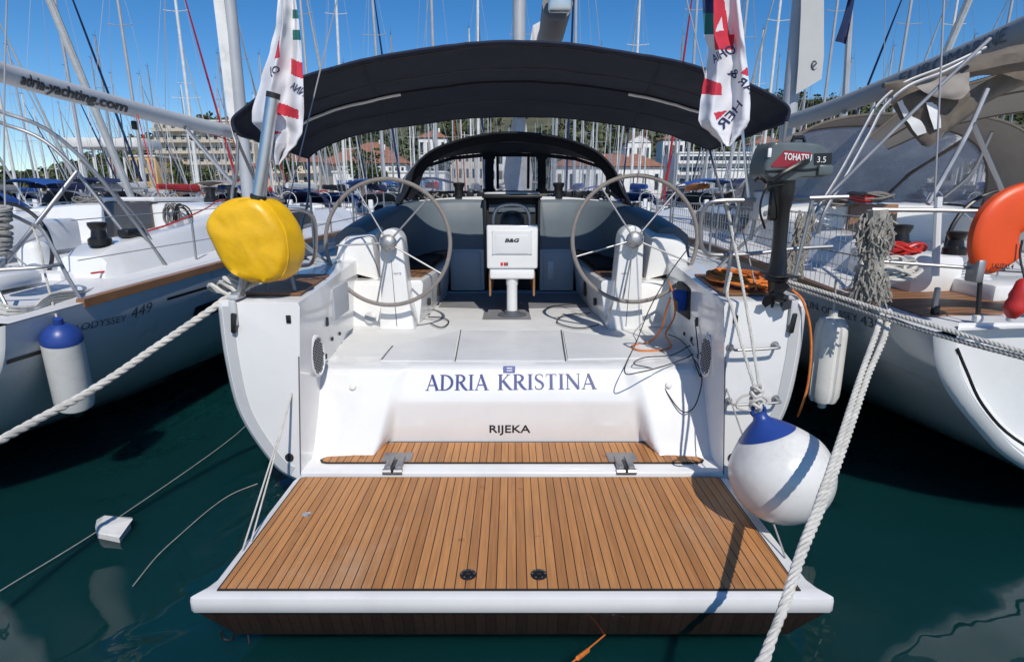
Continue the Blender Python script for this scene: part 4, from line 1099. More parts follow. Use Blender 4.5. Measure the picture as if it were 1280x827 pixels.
for pts in ([eye + V3((.01, 0, .0)), kn, at(930, 440, 3.2), at(915, 385, 3.42), at(909, 366, 3.5), at(914, 340, 3.55)],
            [eye + V3((-.01, 0, .02)), kn + V3((.02, 0, 0)), at(941, 430, 3.2), at(927, 350, 3.45), at(917, 300, 3.56), at(908, 252, 3.6)]):
    mb = MB(); mb.rope(pts, .0095, strands=3, n=5); part('strand', mb, M['rope'], rp_root)
mb = MB()
for k in range(4):
    o = V3((0, 0, -.05 + .032 * k)); q = kn + o + V3((0, -.01, -.02))
    mb.curve([q + V3((.028 * math.cos(a + k), .022 * math.sin(a + k), .012 * math.sin(2 * a))) for a in [i * R(45) for i in range(8)]], .0105, 6, 3, closed=True)
mb.curve([kn, kn + V3((-.08, 0, -.03)), kn + V3((-.09, 0, -.09)), eye], .009, 6); mb.curve([kn, kn + V3((.07, 0, -.05)), eye], .009, 6)
part('knot', mb, M['rope'], rp_root)
# ---- orange coil and cable, blue cloth, thin cords
mb = MB(); random.seed(3)
c0 = V3((1.60, 4.02, 1.53)); seq = []
for k in range(150):
    a = k * R(37); ra = .19 + .07 * math.sin(k * .7) + random.uniform(-.03, .03)
    seq.append(c0 + V3((.74 * ra * math.cos(a) + random.uniform(-.02, .02), 1.5 * ra * math.sin(a), .006 + .0003 * k + random.uniform(0, .015))))
mb.curve(seq, .0085, 6, 3)
solo('coiled_rope', mb, M['orangerope'], 'orange rope heaped on the teak pad under the outboard motor', 'rope')
mb = MB(); mb.curve([atz(845, 412, 1.2), at(838, 372, 4.2), at(832, 390, 4.3), at(826, 412, 4.4), atz(812, 427, .94), atz(790, 432, .936), atz(802, 438, .937), atz(838, 434, .936), atz(832, 417, .94), at(843, 395, 4.5), at(842, 370, 4.5), at(836, 352, 4.7)][1:], .0075, 6)
solo('power_cable', mb, M['orangerope'], 'thin orange cable looped down onto the cockpit floor by the right wheel', 'cable')
mb = MB(); mb.curve([at(990, 362, 3.43), at(1003, 375, 3.42), at(1012, 405, 3.41), at(1014, 440, 3.40), at(1010, 480, 3.41), at(1003, 505, 3.44), at(997, 520, 3.6)], .0075, 6)
solo('power_cable', mb, M['orangerope'], 'orange cable running down the outer edge of the right stern quarter', 'cable')
mb = MB(); q = [at(855, 362, 4.5), at(864, 364, 4.5), at(869, 372, 4.5), at(866, 383, 4.5), at(861, 389, 4.5), at(860, 376, 4.5), at(854, 374, 4.5)]
pts = [p + V3((-.06, 0, 0)) for p in q]; mb.loft([pts, [p + V3((-.03, -.02, .005)) for p in pts], [p + V3((.03, .01, 0)) for p in pts]], ring=True, cap0=True, cap1=True)
solo('rag', mb, M['bluecloth'], 'small blue cloth stuffed in the pocket of the right inner wall', 'cloth')
zf = .945
for pts, lab in (([at(868, 300, 4.5), at(838, 340, 4.6), at(812, 385, 4.7), atz(796, 425, zf), atz(780, 463, zf), atz(800, 465, zf), atz(845, 452, zf), atz(868, 440, zf), at(862, 425, 4.2)], 'thin dark cord strung from the right wheel rim down to the floor'),
                 ([at(862, 432, 4.2), atz(838, 444, zf), atz(805, 447, zf), atz(792, 455, zf), at(818, 463, 3.98), at(834, 492, 3.87), at(852, 514, 3.79), at(867, 508, 3.78), at(876, 480, 3.82), at(874, 462, 3.90), at(866, 448, 4.1)], 'dark cord hanging in a loop over the right end of the transom'),
                 ([atz(835, 418, zf), atz(850, 425, zf), atz(862, 440, zf), at(870, 460, 3.95), at(875, 470, 3.9), at(872, 440, 4.0), at(868, 400, 4.2)], 'dark cord lying along the foot of the right inner wall')):
    mb = MB(); mb.curve([p + V3((0, -.015, .006)) for p in pts], .0045, 5, 8); solo('thin_cord', mb, M['cord'], lab, 'cord')
for pts, lab in (([atz(538, 404, .935), atz(552, 409, .935), atz(561, 402, .935), atz(553, 397, .935), atz(535, 396, .935)], 'dark line loop on the floor at the foot of the left pedestal'),
                 ([atz(748, 406, .935), atz(722, 410, .935), atz(697, 403, .935), atz(705, 394, .935), atz(738, 391, .935)], 'dark line loop on the floor at the foot of the right pedestal')):
    mb = MB(); mb.curve(pts, .006, 6); solo('line_loop', mb, M['cord'], lab, 'cord')
# ---- mooring lines
mb = MB(); mb.rope([at(312, 366, 3.7), at(285, 372, 3.55), at(262, 388, 3.45), at(200, 430, 3.25), at(120, 484, 2.95), at(40, 528, 2.65), at(0, 550, 2.5), at(-90, 600, 2.2), V3((-2.55, .9, .62)), V3((-2.6, .4, .58))], .021, n=7)
solo('mooring_line', mb, M['rope'], 'thick white mooring line running from left stern quarter down past the fender', 'rope')
mb = MB(); random.seed(9)
for k in range(6):
    c = at(280 + 6 * k, 364 - 2 * k, 3.62); mb.curve([c + V3((.09 * math.cos(a + k), .06 * math.sin(a), .035 * math.sin(a * 2 + k) + .02)) for a in [i * R(60) for i in range(6)]], .014, 6, 3, closed=True)
solo('rope_bundle', mb, M['rope'], 'white rope bundled on the left quarter beside the teak pad', 'rope')
bow_a = V3((2.42, 3.45, 1.42))
for dx, lab in ((0.0, 'left strand of the white mooring rope pair crossing the round fender'), (1.0, 'right strand of the white mooring rope pair crossing the round fender')):
    s = dx
    pts = [at(1104 + 8 * s, 388, 3.25), at(1094 + 12 * s, 420, 3.08), at(1076 + 9 * s, 470, 2.82), at(1050 + 8 * s, 550, 2.45), at(1024 + 7 * s, 625, 2.15), at(1000 + 4 * s, 690, 1.93), at(978 + 2 * s, 760, 1.72), at(960 - 3 * s, 815, 1.6), at(945 - 4 * s, 880, 1.45), V3((.62 + .02 * s, .8, .62)), V3((.62, .4, .575))]
    mb = MB(); mb.rope(pts, .0155, n=7); solo('mooring_rope', mb, M['rope'], lab, 'rope', 'white double mooring rope')
for k, (dy, mm, lab) in enumerate(((0, 'ropedark', 'upper flecked braided line from right quarter to the neighbouring boat'), (9, 'rope', 'lower flecked braided line from right quarter to the neighbouring boat'))):
    pts = [at(985, 352 + dy * .5, 3.6), at(1030, 365 + dy * .7, 3.42), at(1110, 390 + dy, 3.1), at(1200, 417 + dy, 2.8), at(1280, 440 + dy * .8, 2.6), at(1380, 466 + dy, 2.4)]
    mb = MB(); mb.rope(pts, .0125, n=6, pitch=.06); mb.mi = 1
    solo('braided_line', mb, M['ropegrey'] if k else M['rope'], lab, 'rope')
# foam block afloat
c = atz(141, 662, 0)
mb = MB(); pts = [(120, 664), (122, 672), (150, 678), (164, 660), (160, 654), (122, 655)]
q = [atz(x, y, .0) for x, y in pts]; mb.loft([[p + V3((0, 0, -.05)) for p in q], [p + V3((0, 0, .035)) for p in q], [c + (p - c) * .93 + V3((.01 * i, 0, .05 + .02 * (i % 2))) for i, p in enumerate(q)]], ring=True, cap0=True, cap1=True)
solo('foam_block', mb, M['fender'], 'small white foam block floating on the dark water', 'foam block', smooth=False)
mb = MB(); mb.curve([atz(-60, 776, .015), atz(0, 738, .015), atz(150, 645, .015), atz(296, 542, .015), atz(330, 500, .02)], .0035, 5)
solo('taut_rope', mb, M['ropegrey'], 'thin taut pale line crossing the dark water at the lower left', 'rope')
mb = MB(); mb.curve([atz(166, 732, .006), atz(196, 695, .006), atz(225, 668, .006), atz(262, 636, .006), atz(290, 617, .006), atz(322, 604, .006)], .0035, 5)  # thin curve modelled in place of a reflection on the water
solo('rope_reflection', mb, M['ropegrey'], 'pale line added as a reflection on the water left of the platform', 'rope')
# submerged sternline with yellow tag low in front
mb = MB(); mb.tube([at(757, 792, 2.36), at(712, 830, 2.0)], .004, 5); mb.tube([at(735, 812, 2.16), at(722, 822, 2.06)], .010, 6)
solo('stern_line', mb, M['orangerope'], 'thin orange line running down under the platform edge', 'rope')
# ================================================================ neighbouring yachts left and right
NS = [(0, .20), (.6, .24), (1.1, .36), (1.42, .56), (1.62, .78), (1.80, 1.02), (1.90, 1.22), (1.95, 1.45)]
NM = [(0, -.35), (.7, -.22), (1.3, .04), (1.7, .35), (1.95, .68), (2.09, 1.0), (2.14, 1.25), (2.17, 1.50)]
def neighbour_keys(Ys, dz=0.0, kx=1.0):
    s0 = [(x * kx, z + dz * (z / 1.45)) for x, z in NS]; s1 = [(x * 1.01, z) for x, z in NM]
    return [(Ys, s0), (Ys + 4.2, s1), (Ys + 7.5, scale_sec(NM, 1.0, .05)), (Ys + 10.5, scale_sec(NM, .74, .12, .8)), (Ys + 12.6, scale_sec(NM, .34, .2, .6)), (Ys + 13.8, scale_sec(NM, .02, .28, .4))]
def side_at(keys, y, z, cx, sgn, out=0.0):
    s = interp_secs(keys, [y])[0][1]; half = catmull([(a, 0, b) for a, b in s], 4)
    for a, b in zip(half, half[1:]):
        if a.z <= z <= b.z:
            t = (z - a.z) / max(1e-6, b.z - a.z); return V3((cx + sgn * (a.x + (b.x - a.x) * t + out), y, z))
    return V3((cx + sgn * (half[-1].x + out), y, z))
def pipe(name, pts, r, par, mm='steel', n=8, k=5):
    mb = MB(); mb.curve(pts, r, n, k); return part(name, mb, M[mm] if isinstance(mm, str) else mm, par)
def bx(name, c, d, bev, par, mm, rot=None, seg=2):
    mb = MB(); mb.box(c, d, bev, rot, seg); return part(name, mb, M[mm] if isinstance(mm, str) else mm, par)
def winch(c, par, s=1.0, mm='black'):
    mb = MB(); mb.lathe([(.085 * s, 0), (.085 * s, .05 * s), (.06 * s, .07 * s), (.052 * s, .12 * s), (.072 * s, .16 * s), (.072 * s, .185 * s), (.03 * s, .19 * s), (.0001, .19 * s)], Matrix.Translation(V3(c)), 18)
    return part('winch', mb, M[mm], par)
def coil(name, c, r, par, mm, n=5, rad=.011, seed=1, vert=False):
    mb = MB(); random.seed(seed)
    for k in range(n):
        rr = r * random.uniform(.75, 1.1); o = V3((random.uniform(-.04, .04), random.uniform(-.04, .04), random.uniform(0, .05)))
        pts = []
        for i in range(9):
            a = i * R(40); q = V3((rr * math.cos(a), rr * .5 * math.sin(a), .03 * math.sin(2 * a + k))) if not vert else V3((rr * .55 * math.cos(a), .03 * math.sin(2 * a + k), rr * math.sin(a)))
            pts.append(V3(c) + o + q)
        mb.curve(pts, rad, 5, 3, closed=True)
    return part(name, mb, M[mm] if isinstance(mm, str) else mm, par)
def build_hull(root, cx, Ys, keys, hullmat, transommat, sgn, boot=True):
    mb = MB(); ys = [Ys, Ys + .4, Ys + 1, Ys + 2, Ys + 3, Ys + 4.2, Ys + 5.5, Ys + 7, Ys + 8.5, Ys + 10, Ys + 11.5, Ys + 12.6, Ys + 13.3, Ys + 13.8]
    secs = hull_loft(mb, keys, ys, cx); h = part('hull', mb, hullmat, root, sharp=50)
    # transom with rounded edge
    s = secs[0]; c = V3((cx, Ys - .10, .9)); mb = MB()
    r1 = [p + V3((0, -.035, 0)) + (V3((cx, p.y, 1.0)) - p) * .012 for p in s]; r2 = [p + V3((0, -.05, 0)) + (V3((cx, p.y, 1.0)) - p) * .05 for p in s]
    r3 = [V3((cx + (p.x - cx) * .9, Ys + .02 + (1.45 - p.z) * .05, .14 + (p.z) * .93)) for p in s]
    mb.loft([s, r1, r2, [p + V3((0, .06, 0)) for p in r3]]); 
    mb.poly([p + V3((0, .06, 0)) for p in r3])
    tr = part('transom', mb, transommat, root, sharp=50)
    # boot stripe following the waterline
    if boot:
        for sg in (-1, 1):
            mb = MB(); up, lo = [], []
            for i in range(28):
                y = Ys + .05 + (12.4) * i / 27; ss = interp_secs(keys, [y])[0][1]; zmin = ss[0][1]
                za = max(.30 - .006 * i, zmin + .10); zb = max(.05, zmin + .03)
                up.append(side_at(keys, y, za, cx, sg, .004)); lo.append(side_at(keys, y, zb, cx, sg, .004))
            mb.loft([up, [a.lerp(b, .5) + V3((sg * .012, 0, -.006)) for a, b in zip(up, lo)], lo]); part('boot_stripe', mb, M['boot'], h)
    return h, tr, secs
def deck_and_rail(root, cx, Ys, keys, sgn):
    mb = MB(); secs = []
    for y, s in interp_secs(keys, [Ys + .02, Ys + .5, Ys + 1.2, Ys + 2, Ys + 3, Ys + 4, Ys + 5.5, Ys + 7, Ys + 9, Ys + 11, Ys + 12.5, Ys + 13.6]):
        xo, zo = s[-1]; secs.append([V3((cx + xo * k, y, zo + .005 + .05 * (1 - k * k))) for k in (-1, -.75, -.45, 0, .45, .75, 1)])
    mb.loft(secs); dk = part('deck', mb, M['gelsatin'], root)
    for sg in (-1, 1):
        mb = MB(); r = []
        for y, s in interp_secs(keys, [Ys + .62 + i * .66 for i in range(19)]):
            xo, zo = s[-1]; x = cx + sg * xo
            r.append([V3((x + sg * .006, y, zo - .03)), V3((x + sg * .006, y, zo + .03)), V3((x - sg * .05, y, zo + .035)), V3((x - sg * .06, y, zo + .005))])
        mb.loft(r, cap0=True, cap1=True); part('toe_rail', mb, M['wood'], dk)
    return dk
# ---------------------------------------------------------------- left neighbour
LX, LY = -5.1, 3.45
def al(px, py, Y): return at(px, py, Y * 1.15)
left = thing('sailing_yacht', 'white sailing yacht moored left, shade painted on hull, white boom with web address above', 'sailing yacht', (LX, LY, 0))
lk = neighbour_keys(LY, -.10)
h, tr, _ = build_hull(left, LX, LY, lk, M['shadedhull'], M['gel'], 1)
lk2 = lambda y, z, o=0.0: side_at(lk, y, z, LX, 1, o)
def hull_px(keyfun, px, py, y0, y1):
    """point of the hull side seen along that direction"""
    best = None
    for i in range(240):
        y = y0 + (y1 - y0) * i / 239; p = at(px, py, y); q = keyfun(y, p.z, .003); e = abs(q.x - p.x)
        if best is None or e < best[0]: best = (e, q)
    return best[1]
def hull_text(txt, pa, pb, hpx, keyfun, yr, par, mm, name='hull_lettering', bold=0.0):
    A, B = hull_px(keyfun, *pa, *yr), hull_px(keyfun, *pb, *yr)
    C = hull_px(keyfun, pa[0], pa[1] - hpx, *yr); ch = (C - A).length
    Rr = lambda t, q: keyfun(A.y + (B.y - A.y) * t, A.z + (B.z - A.z) * t + ch * q * .97, .005)
    mb = MB(); text_mb(mb, txt, A, B, (0, 0, 1), deform=Rr, bold=bold); return part(name, mb, mm, par, smooth=False)
hull_text('SUN', (57, 423), (96, 414), 9, lk2, (LY + .1, 7.5), h, M['inkgrey'])
hull_text('ODYSSEY', (102, 413), (157, 401), 9, lk2, (LY + .1, 7.5), h, M['inkgrey'])
hull_text('449', (163, 399), (189, 389), 13, lk2, (LY + .1, 7.5), h, M['inkgrey'])
A, B = lk2(4.35, 1.24, .004), lk2(9.5, 1.33, .004)
mb = MB(); up = [lk2(5.0 + i * .45, 1.25 + .008 * i, .004) for i in range(18)]; lo = [lk2(5.0 + i * .45, 1.225 + .008 * i, .004) for i in range(18)]; mb.loft([up, lo]); part('cove_line', mb, M['inkblack'], h)
mb = MB(); up = [lk2(5.45 + i * .2, 1.08 + .006 * i, .006) for i in range(8)]; lo = [lk2(5.45 + i * .2, .93 + .006 * i, .006) for i in range(8)]; mb.loft([up, lo]); hw_ = part('hull_window', mb, M['black'], h)
mb = MB(); mb.tube([lk2(5.42 + i * .2, .91 + .006 * i, .008) for i in range(8)], .008, 5); part('window_trim', mb, M['rimgrey'], hw_)
mb = MB(); up = [lk2(LY + .02 + i * .1, 1.12, .004) for i in range(6)]; lo = [lk2(LY + .02 + i * .1, 1.09, .004) for i in range(6)]; mb.loft([up, lo]); part('stripe', mb, M['inkblack'], h)
dk = deck_and_rail(left, LX, LY, lk, 1)
# text on its transom, seen as a reflection
A, B = V3((LX + .55, LY + .105, .95)), V3((LX + 1.45, LY + .105, .95)); mb = MB(); text_mb(mb, 'RIJEKA', A, B, (0, -.007, .13), .003, bold=.01); part('port_lettering', mb, M['inkgrey'], tr, smooth=False)
# cockpit coaming and coachroof
def coaming(root, cx, Ys, sg, y0=1.5, x_in=1.12, x_out=1.62):
    mb = MB(); secs = []
    for dy, zt, k in ((y0, 1.50, .0), (y0 + .05, 1.62, .6), (y0 + .25, 1.70, 1), (y0 + 1.4, 1.80, 1), (y0 + 2.6, 1.92, 1), (y0 + 3.1, 1.98, 1)):
        xo = x_out - (.12 if dy > y0 + 2 else 0)
        secs.append([V3((cx + sg * (xo + .03), Ys + dy, 1.30)), V3((cx + sg * (xo - .08), Ys + dy, zt - .05)), V3((cx + sg * (xo - .14), Ys + dy, zt)), V3((cx + sg * (x_in + .06), Ys + dy, zt)), V3((cx + sg * x_in, Ys + dy, zt - .04)), V3((cx + sg * x_in, Ys + dy, 1.30))])
    mb.loft(secs, cap0=True, cap1=True); return part('coaming', mb, M['gel'], root)
for sg in (-1, 1): coaming(left, LX, LY, sg)
def cabin(root, cx, Ys, y0, y1, hw, zt, wins=True):
    mb = MB(); secs = []
    for t, k, dz in ((0, 1, 0), (.02, 1.0, .03), (.35, .98, .03), (.65, .85, -.02), (.9, .6, -.15), (1.0, .45, -.42)):
        y = Ys + y0 + (y1 - y0) * t; w_ = hw * k; z = zt + dz
        secs.append([V3((cx + s * w_ * a, y, z - b)) for s, a, b in ((-1, 1.1, zt - 1.32 + dz), (-1, 1, .10), (-1, .94, .02), (-1, .5, -.03), (1, 0, -.045), (1, .5, -.03), (1, .94, .02), (1, 1, .10), (1, 1.1, zt - 1.32 + dz))])
    mb.loft(secs, cap0=True, cap1=True); cr = part('coachroof', mb, M['gel'], root)
    if wins:
        for sg in (-1, 1):
            mb = MB(); r = []
            for t, k in ((.08, 1.0), (.35, .985), (.6, .88)):
                y = Ys + y0 + (y1 - y0) * t; r.append([V3((cx + sg * (hw * k * 1.015 + .012), y, zt - .115)), V3((cx + sg * (hw * k * 1.07 + .012), y, zt - .33))])
            mb.loft(r); part('cabin_window', mb, M['black'], cr)
    return cr
cr = cabin(left, LX, LY, 4.3, 9.6, 1.42, 1.98)
mb = MB(); mb.box((LX, LY + 4.28, 1.62), (.62, .08, .86), .01); cw = part('companionway', mb, pm('smoked_acrylic', (.06, .055, .055), .15, coat=.4), left)
bx('sliding_hatch', (LX, LY + 5.0, 2.09), (.7, 1.4, .06), .02, left, 'gelsatin')
bx('hatch', (LX + .75, LY + 5.6, 2.07), (.5, .5, .03), .01, left, 'black')
coil('coiled_sheet', (LX + .62, LY + 4.2, 1.86), .16, left, 'ropedark', 6, .010, 4, True)
coil('coiled_sheet', (LX + .75, LY + 4.18, 1.80), .2, left, 'black', 4, .010, 6, True)
coil('coiled_sheet', (LX - .75, LY + 4.6, 2.06), .2, left, 'ropedark', 5, .012, 8)
coil('coiled_sheet', (LX + 1.0, LY + 6.4, 2.04), .25, left, 'ropedark', 6, .012, 9)
for k, (dx, dy, z) in enumerate(((1.37, 1.75, 1.70), (1.25, 4.6, 2.05), (-1.37, 1.75, 1.70), (.9, 4.7, 2.05))): winch((LX + dx, LY + dy, z), left, 1.1)
bx('rope_clutch', (LX + 1.35, LY + 2.25, 1.78), (.12, .32, .09), .03, left, 'black')
pipe('sheet', [V3((LX + 1.35, LY + 2.3, 1.76)), V3((LX + 1.42, LY + 2.9, 1.86)), V3((LX + 1.3, LY + 3.8, 1.99)), V3((LX + 1.1, LY + 4.6, 2.08)), V3((LX + .8, LY + 6.5, 2.10))], .009, left, 'red', 6)
pipe('sheet', [V3((LX + 1.42, LY + 1.8, 1.72)), V3((LX + 1.5, LY + 1.95, 1.62)), V3((LX + 1.56, LY + 1.7, 1.50)), V3((LX + 1.5, LY + 1.4, 1.49))], .009, left, 'red', 6)
for dx in (-1.0, 1.0):
    bx('cockpit_seat', (LX + dx, LY + 2.7, 1.42), (.55, 2.7, .16), .04, left, 'gel')
    bx('helm_seat', (LX + dx * .9, LY + .9, 1.5), (.8, .5, .12), .04, left, 'gel')
bx('table', (LX, LY + 2.5, 1.72), (.35, 1.3, .34), .05, left, 'gel')
# wheels
def wheel_at(c, r, par, mm='black', n=6, rad=.016):
    ax = V3((0, -1, .12)).normalized(); e1 = V3((1, 0, 0)); e2 = e1.cross(ax); e2 = e2 if e2.z > 0 else -e2; c = V3(c)
    mb = MB(); mb.tube([c + e1 * r * math.cos(R(a)) + e2 * r * math.sin(R(a)) for a in range(0, 360, 6)], rad, 8, closed=True); w_ = part('steering_wheel', mb, M[mm], par)
    for k in range(n):
        d = e1 * math.cos(R(20 + 360 / n * k)) + e2 * math.sin(R(20 + 360 / n * k)); mb = MB(); mb.tube([c, c + d * r], .008, 6); part('spoke', mb, M['steel'], w_)
    mb = MB(); mb.box(c + V3((0, .28, -.42)), (.22, .22, .95), .07, seg=3); part('helm_pedestal', mb, M['gel'], par); return w_
wheel_at(al(8, 312, 4.35), .40, left); wheel_at((LX - .95, LY + 1.4, 1.85), .40, left)
# pushpit and arch of tubes
pipe('arch_tube', [V3((LX - 1.75, 5.6, 1.4)), V3((LX - 1.6, 5.4, 2.2)), V3((LX - 1.1, 5.2, 2.72)), al(-60, 128, 4.45), al(10, 143, 4.4), al(55, 160, 4.5), al(92, 188, 4.6), al(130, 228, 4.7), al(170, 280, 4.85), al(212, 338, 4.97)], .017, left, n=10)
pipe('arch_tube', [V3((LX - 1.78, 5.8, 1.4)), V3((LX - 1.6, 5.7, 2.2)), V3((LX - 1.1, 5.6, 2.70)), al(-60, 140, 4.75), al(10, 157, 4.7), al(52, 174, 4.75), al(86, 203, 4.8), al(118, 243, 4.85), al(160, 295, 4.9), al(205, 333, 5.05)], .017, left, n=10)
pipe('arch_strut', [al(-30, 372, 3.6), al(35, 293, 4.2), al(96, 215, 4.6)], .018, left, n=10)
pipe('arch_strut', [al(100, 200, 4.62), al(170, 270, 4.9), al(200, 320, 5.0)], .010, left)
pipe('pushpit_rail', [al(-40, 338, 3.3), al(0, 337, 3.35), al(50, 334, 3.45), al(78, 330, 3.55)], .0135, left)
pipe('pushpit_rail', [al(38, 280, 3.62), al(52, 287, 3.6), al(66, 310, 3.58), al(84, 345, 3.56), al(103, 377, 3.56)], .0135, left)
pipe('pushpit_rail', [al(-40, 262, 3.4), al(10, 268, 3.5), al(40, 281, 3.62)], .0135, left)
pipe('rail_post', [al(-20, 330, 3.3), al(12, 390, 3.2)], .0135, left)
st = pipe('stanchion', [al(248, 346, 5.30), al(239, 272, 5.30)], .0125, left)
posts = []
for y in (6.15, 7.6, 9.4, 11.4, 13.4, 15.2):
    p = side_at(lk, y, 1.47, LX, 1, -.07); p.z = 1.40
    if y > 6.5: pipe('stanchion', [p, p + V3((0, 0, .62))], .0125, left)
    posts.append(p)
for hh in (.32, .61): pipe('lifeline', [V3((LX + 1.9, LY + .75, 1.35 + hh))] + [p + V3((0, 0, hh)) for p in posts], .004, left, 'wire', n=5, k=2)
pipe('backstay', [al(8, 330, 3.5), al(5, 150, 3.9), al(10, -60, 4.3)], .006, left, 'wire')
# boom with sail cover, mast
mb = MB(); path = [al(-60, 70, 4.75), al(0, 90, 5.25), al(75, 112, 6.0), al(150, 132, 7.1), al(225, 151, 8.6), al(290, 165, 10.2)]
cp = catmull(path, 5); secs = []
for i, p in enumerate(cp):
    t = i / (len(cp) - 1); w_, hh = .09 + .02 * t, .095 + .025 * t
    secs.append([p + V3((w_ * math.cos(a), 0, hh * math.sin(a))) for a in [k * R(10) for k in range(36)]])
mb.loft(secs, ring=True, cap0=True, cap1=True); boom = part('boom', mb, pm('boom_bag_white', (.50, .505, .51), .55, var=.06, vs=3), left)
def boom_pt(t, q, side=1):
    i = t * (len(cp) - 1); k = min(int(i), len(cp) - 2); p = cp[k].lerp(cp[k + 1], i - k); T = i / (len(cp) - 1)
    w_, hh = .093 + .02 * T, .098 + .025 * T; a = R(-8) + q * R(45)
    return p + V3((side * (w_ + .007) * math.cos(a), 0, (hh + .007) * math.sin(a)))
def px_t(px):
    for i, p in enumerate(cp):
        d = p - V3((0, 0, CZ)); 
        if 640 + d.x * FPX / d.dot(FW) >= px: return i / (len(cp) - 1)
    return 1
t0, t1 = px_t(9), px_t(142)
mb = MB(); text_mb(mb, 'adria-yachting.com', (0, 0, 0), (1, 0, 0), (0, 0, 1), deform=lambda t, q: boom_pt(t0 + (t1 - t0) * (t * .8 + t * t * .2), q * 1.4 - .85), bold=.03); part('boom_lettering', mb, M['inkblack'], boom, smooth=False)
for px_ in (150, 232): 
    p = boom_pt(px_t(px_), -1.8); mb = MB(); mb.box(p + V3((0, 0, -.10)), (.06, .10, .12), .02); part('block', mb, M['black'], boom)
mb = MB(); mb.tube([(LX, 11.3, 1.8), (LX - .0, 11.4, 8), (LX, 11.7, 19)], [.115, .11, .09], 14); mast = part('mast', mb, M['alupaint'], left)
mb = MB(); mb.loft([[V3((LX - .24, 11.2, 9.0)), V3((LX - .22, 11.2, 6.0)), V3((LX - .19, 11.2, 3.7)), V3((LX - .12, 11.2, 3.2))], [V3((LX - .06, 11.25, 9.2)), V3((LX - .05, 11.25, 6.0)), V3((LX - .03, 11.25, 3.4)), V3((LX, 11.25, 2.6))]]); part('furled_sail', mb, M['fender'], mast)
pipe('vang', [al(232, 160, 8.6), al(262, 196, 9.2), al(300, 240, 10.2)], .035, left, 'alu')
for a in ((150, 140), (170, 143)): pipe('mainsheet', [al(a[0], a[1], 7.2), al(a[0] + 12, 205, 7.0), al(a[0] + 38, 262, 6.9)], .008, left, 'ropedark', 5)
pipe('mainsheet', [al(172, 143, 7.3), al(188, 205, 7.1), al(205, 262, 7.0)], .007, left, 'red', 5)
pipe('sheet', [al(160, 140, 7.3), al(230, 158, 8.8), al(295, 178, 10.2)], .008, left, 'red', 5)
for sg in (-1, 1): pipe('shroud', [V3((LX + sg * 1.9, 11.7, 1.5)), V3((LX + sg * .9, 11.6, 9)), V3((LX, 11.7, 18.5))], .006, left, 'wire', n=5)
# cylindrical fender on its side
fc0, fc1 = at(74, 408, 3.72), at(96, 512, 3.86)
fnd = thing('fender', 'white cylindrical fender with blue top hanging on the left hull', 'fender', fc1)
ax = (fc0 - fc1); Lf = ax.length; Mf = Matrix.Translation(fc1) @ ax.to_track_quat('Z', 'Y').to_matrix().to_4x4()
mb = MB(); mb.lathe([(.0001, 0), (.07, .01), (.112, .045), (.121, .10), (.121, Lf - .10)], Mf, 28); part('body', mb, M['fender'], fnd)
mb = MB(); mb.lathe([(.122, Lf - .105), (.121, Lf - .09), (.112, Lf - .045), (.07, Lf), (.03, Lf + .02), (.028, Lf + .06), (.0001, Lf + .06)], Mf, 28); part('blue_end', mb, M['fenderblue'], fnd)
mb = MB(); mb.lathe([(.0001, -.05), (.03, -.045), (.06, .0), (.075, .012)], Mf, 16); part('black_end', mb, M['boot'], fnd)
mb = MB(); mb.rope([fc0 + V3((0, 0, .04)), al(66, 380, 3.45), al(57, 345, 3.5), al(50, 310, 3.55), al(42, 285, 3.62)], .008, n=5); solo('fender_line', mb, M['rope'], 'thin white line holding the blue-topped cylindrical fender from the rail', 'rope')
mb = MB()
for k in range(5): mb.curve([al(-30, 372 + 6 * k, 3.1), al(20, 384 + 4 * k, 3.2), al(62, 380 - 3 * k, 3.45), al(105, 372 - 2 * k, 3.8), al(135, 358 - k, 4.3)], .011, 5, 4)
solo('mooring_tail', mb, M['rope'], 'bunch of slack white lines lying along the left yacht stern edge', 'rope')
mb = MB(); random.seed(2)
for k in range(9): 
    c = al(-8, 262 + k * 7, 3.45); mb.curve([c + V3((.10 * math.cos(a), .08 * math.sin(a), .015 * math.sin(a + k))) for a in [i * R(60) for i in range(6)]], .016, 6, 3, closed=True)
solo('rope_coil', mb, M['ropegrey'], 'grey rope wound in a thick coil round the left yacht stern rail', 'rope')
# ---------------------------------------------------------------- right neighbour
RX, RY = 4.74, 3.36
right = thing('sailing_yacht', 'white sailing yacht moored right with taupe canvas folded under its boom', 'sailing yacht', (RX, RY, 0))
rk = neighbour_keys(RY, -.13, 1.12)
h, tr, _ = build_hull(right, RX, RY, rk, pm('hull_gelcoat_right_shaded', (.56, .585, .60), .15, var=.05, vs=1.2, coat=.5, dirt=.1), M['gel'], -1)  # hull side coloured darker than the transom: painted shade
rk2 = lambda y, z, o=0.0: side_at(rk, y, z, RX, -1, o)
hull_text('SUN', (1004, 383), (1023, 388), 8, rk2, (RY + .1, 8), h, M['inkgrey'])
hull_text('ODYSSEY', (1027, 390), (1072, 402), 8, rk2, (RY + .1, 8), h, M['inkgrey'])
hull_text('439', (1076, 405), (1102, 413), 12, rk2, (RY + .1, 8), h, M['inkgrey'])
mb = MB(); up = [rk2(RY + .1 + i * .1, .98, .004) for i in range(8)]; lo = [rk2(RY + .1 + i * .1, .955, .004) for i in range(8)]; mb.loft([up, lo]); part('stripe', mb, M['rimgrey'], h)
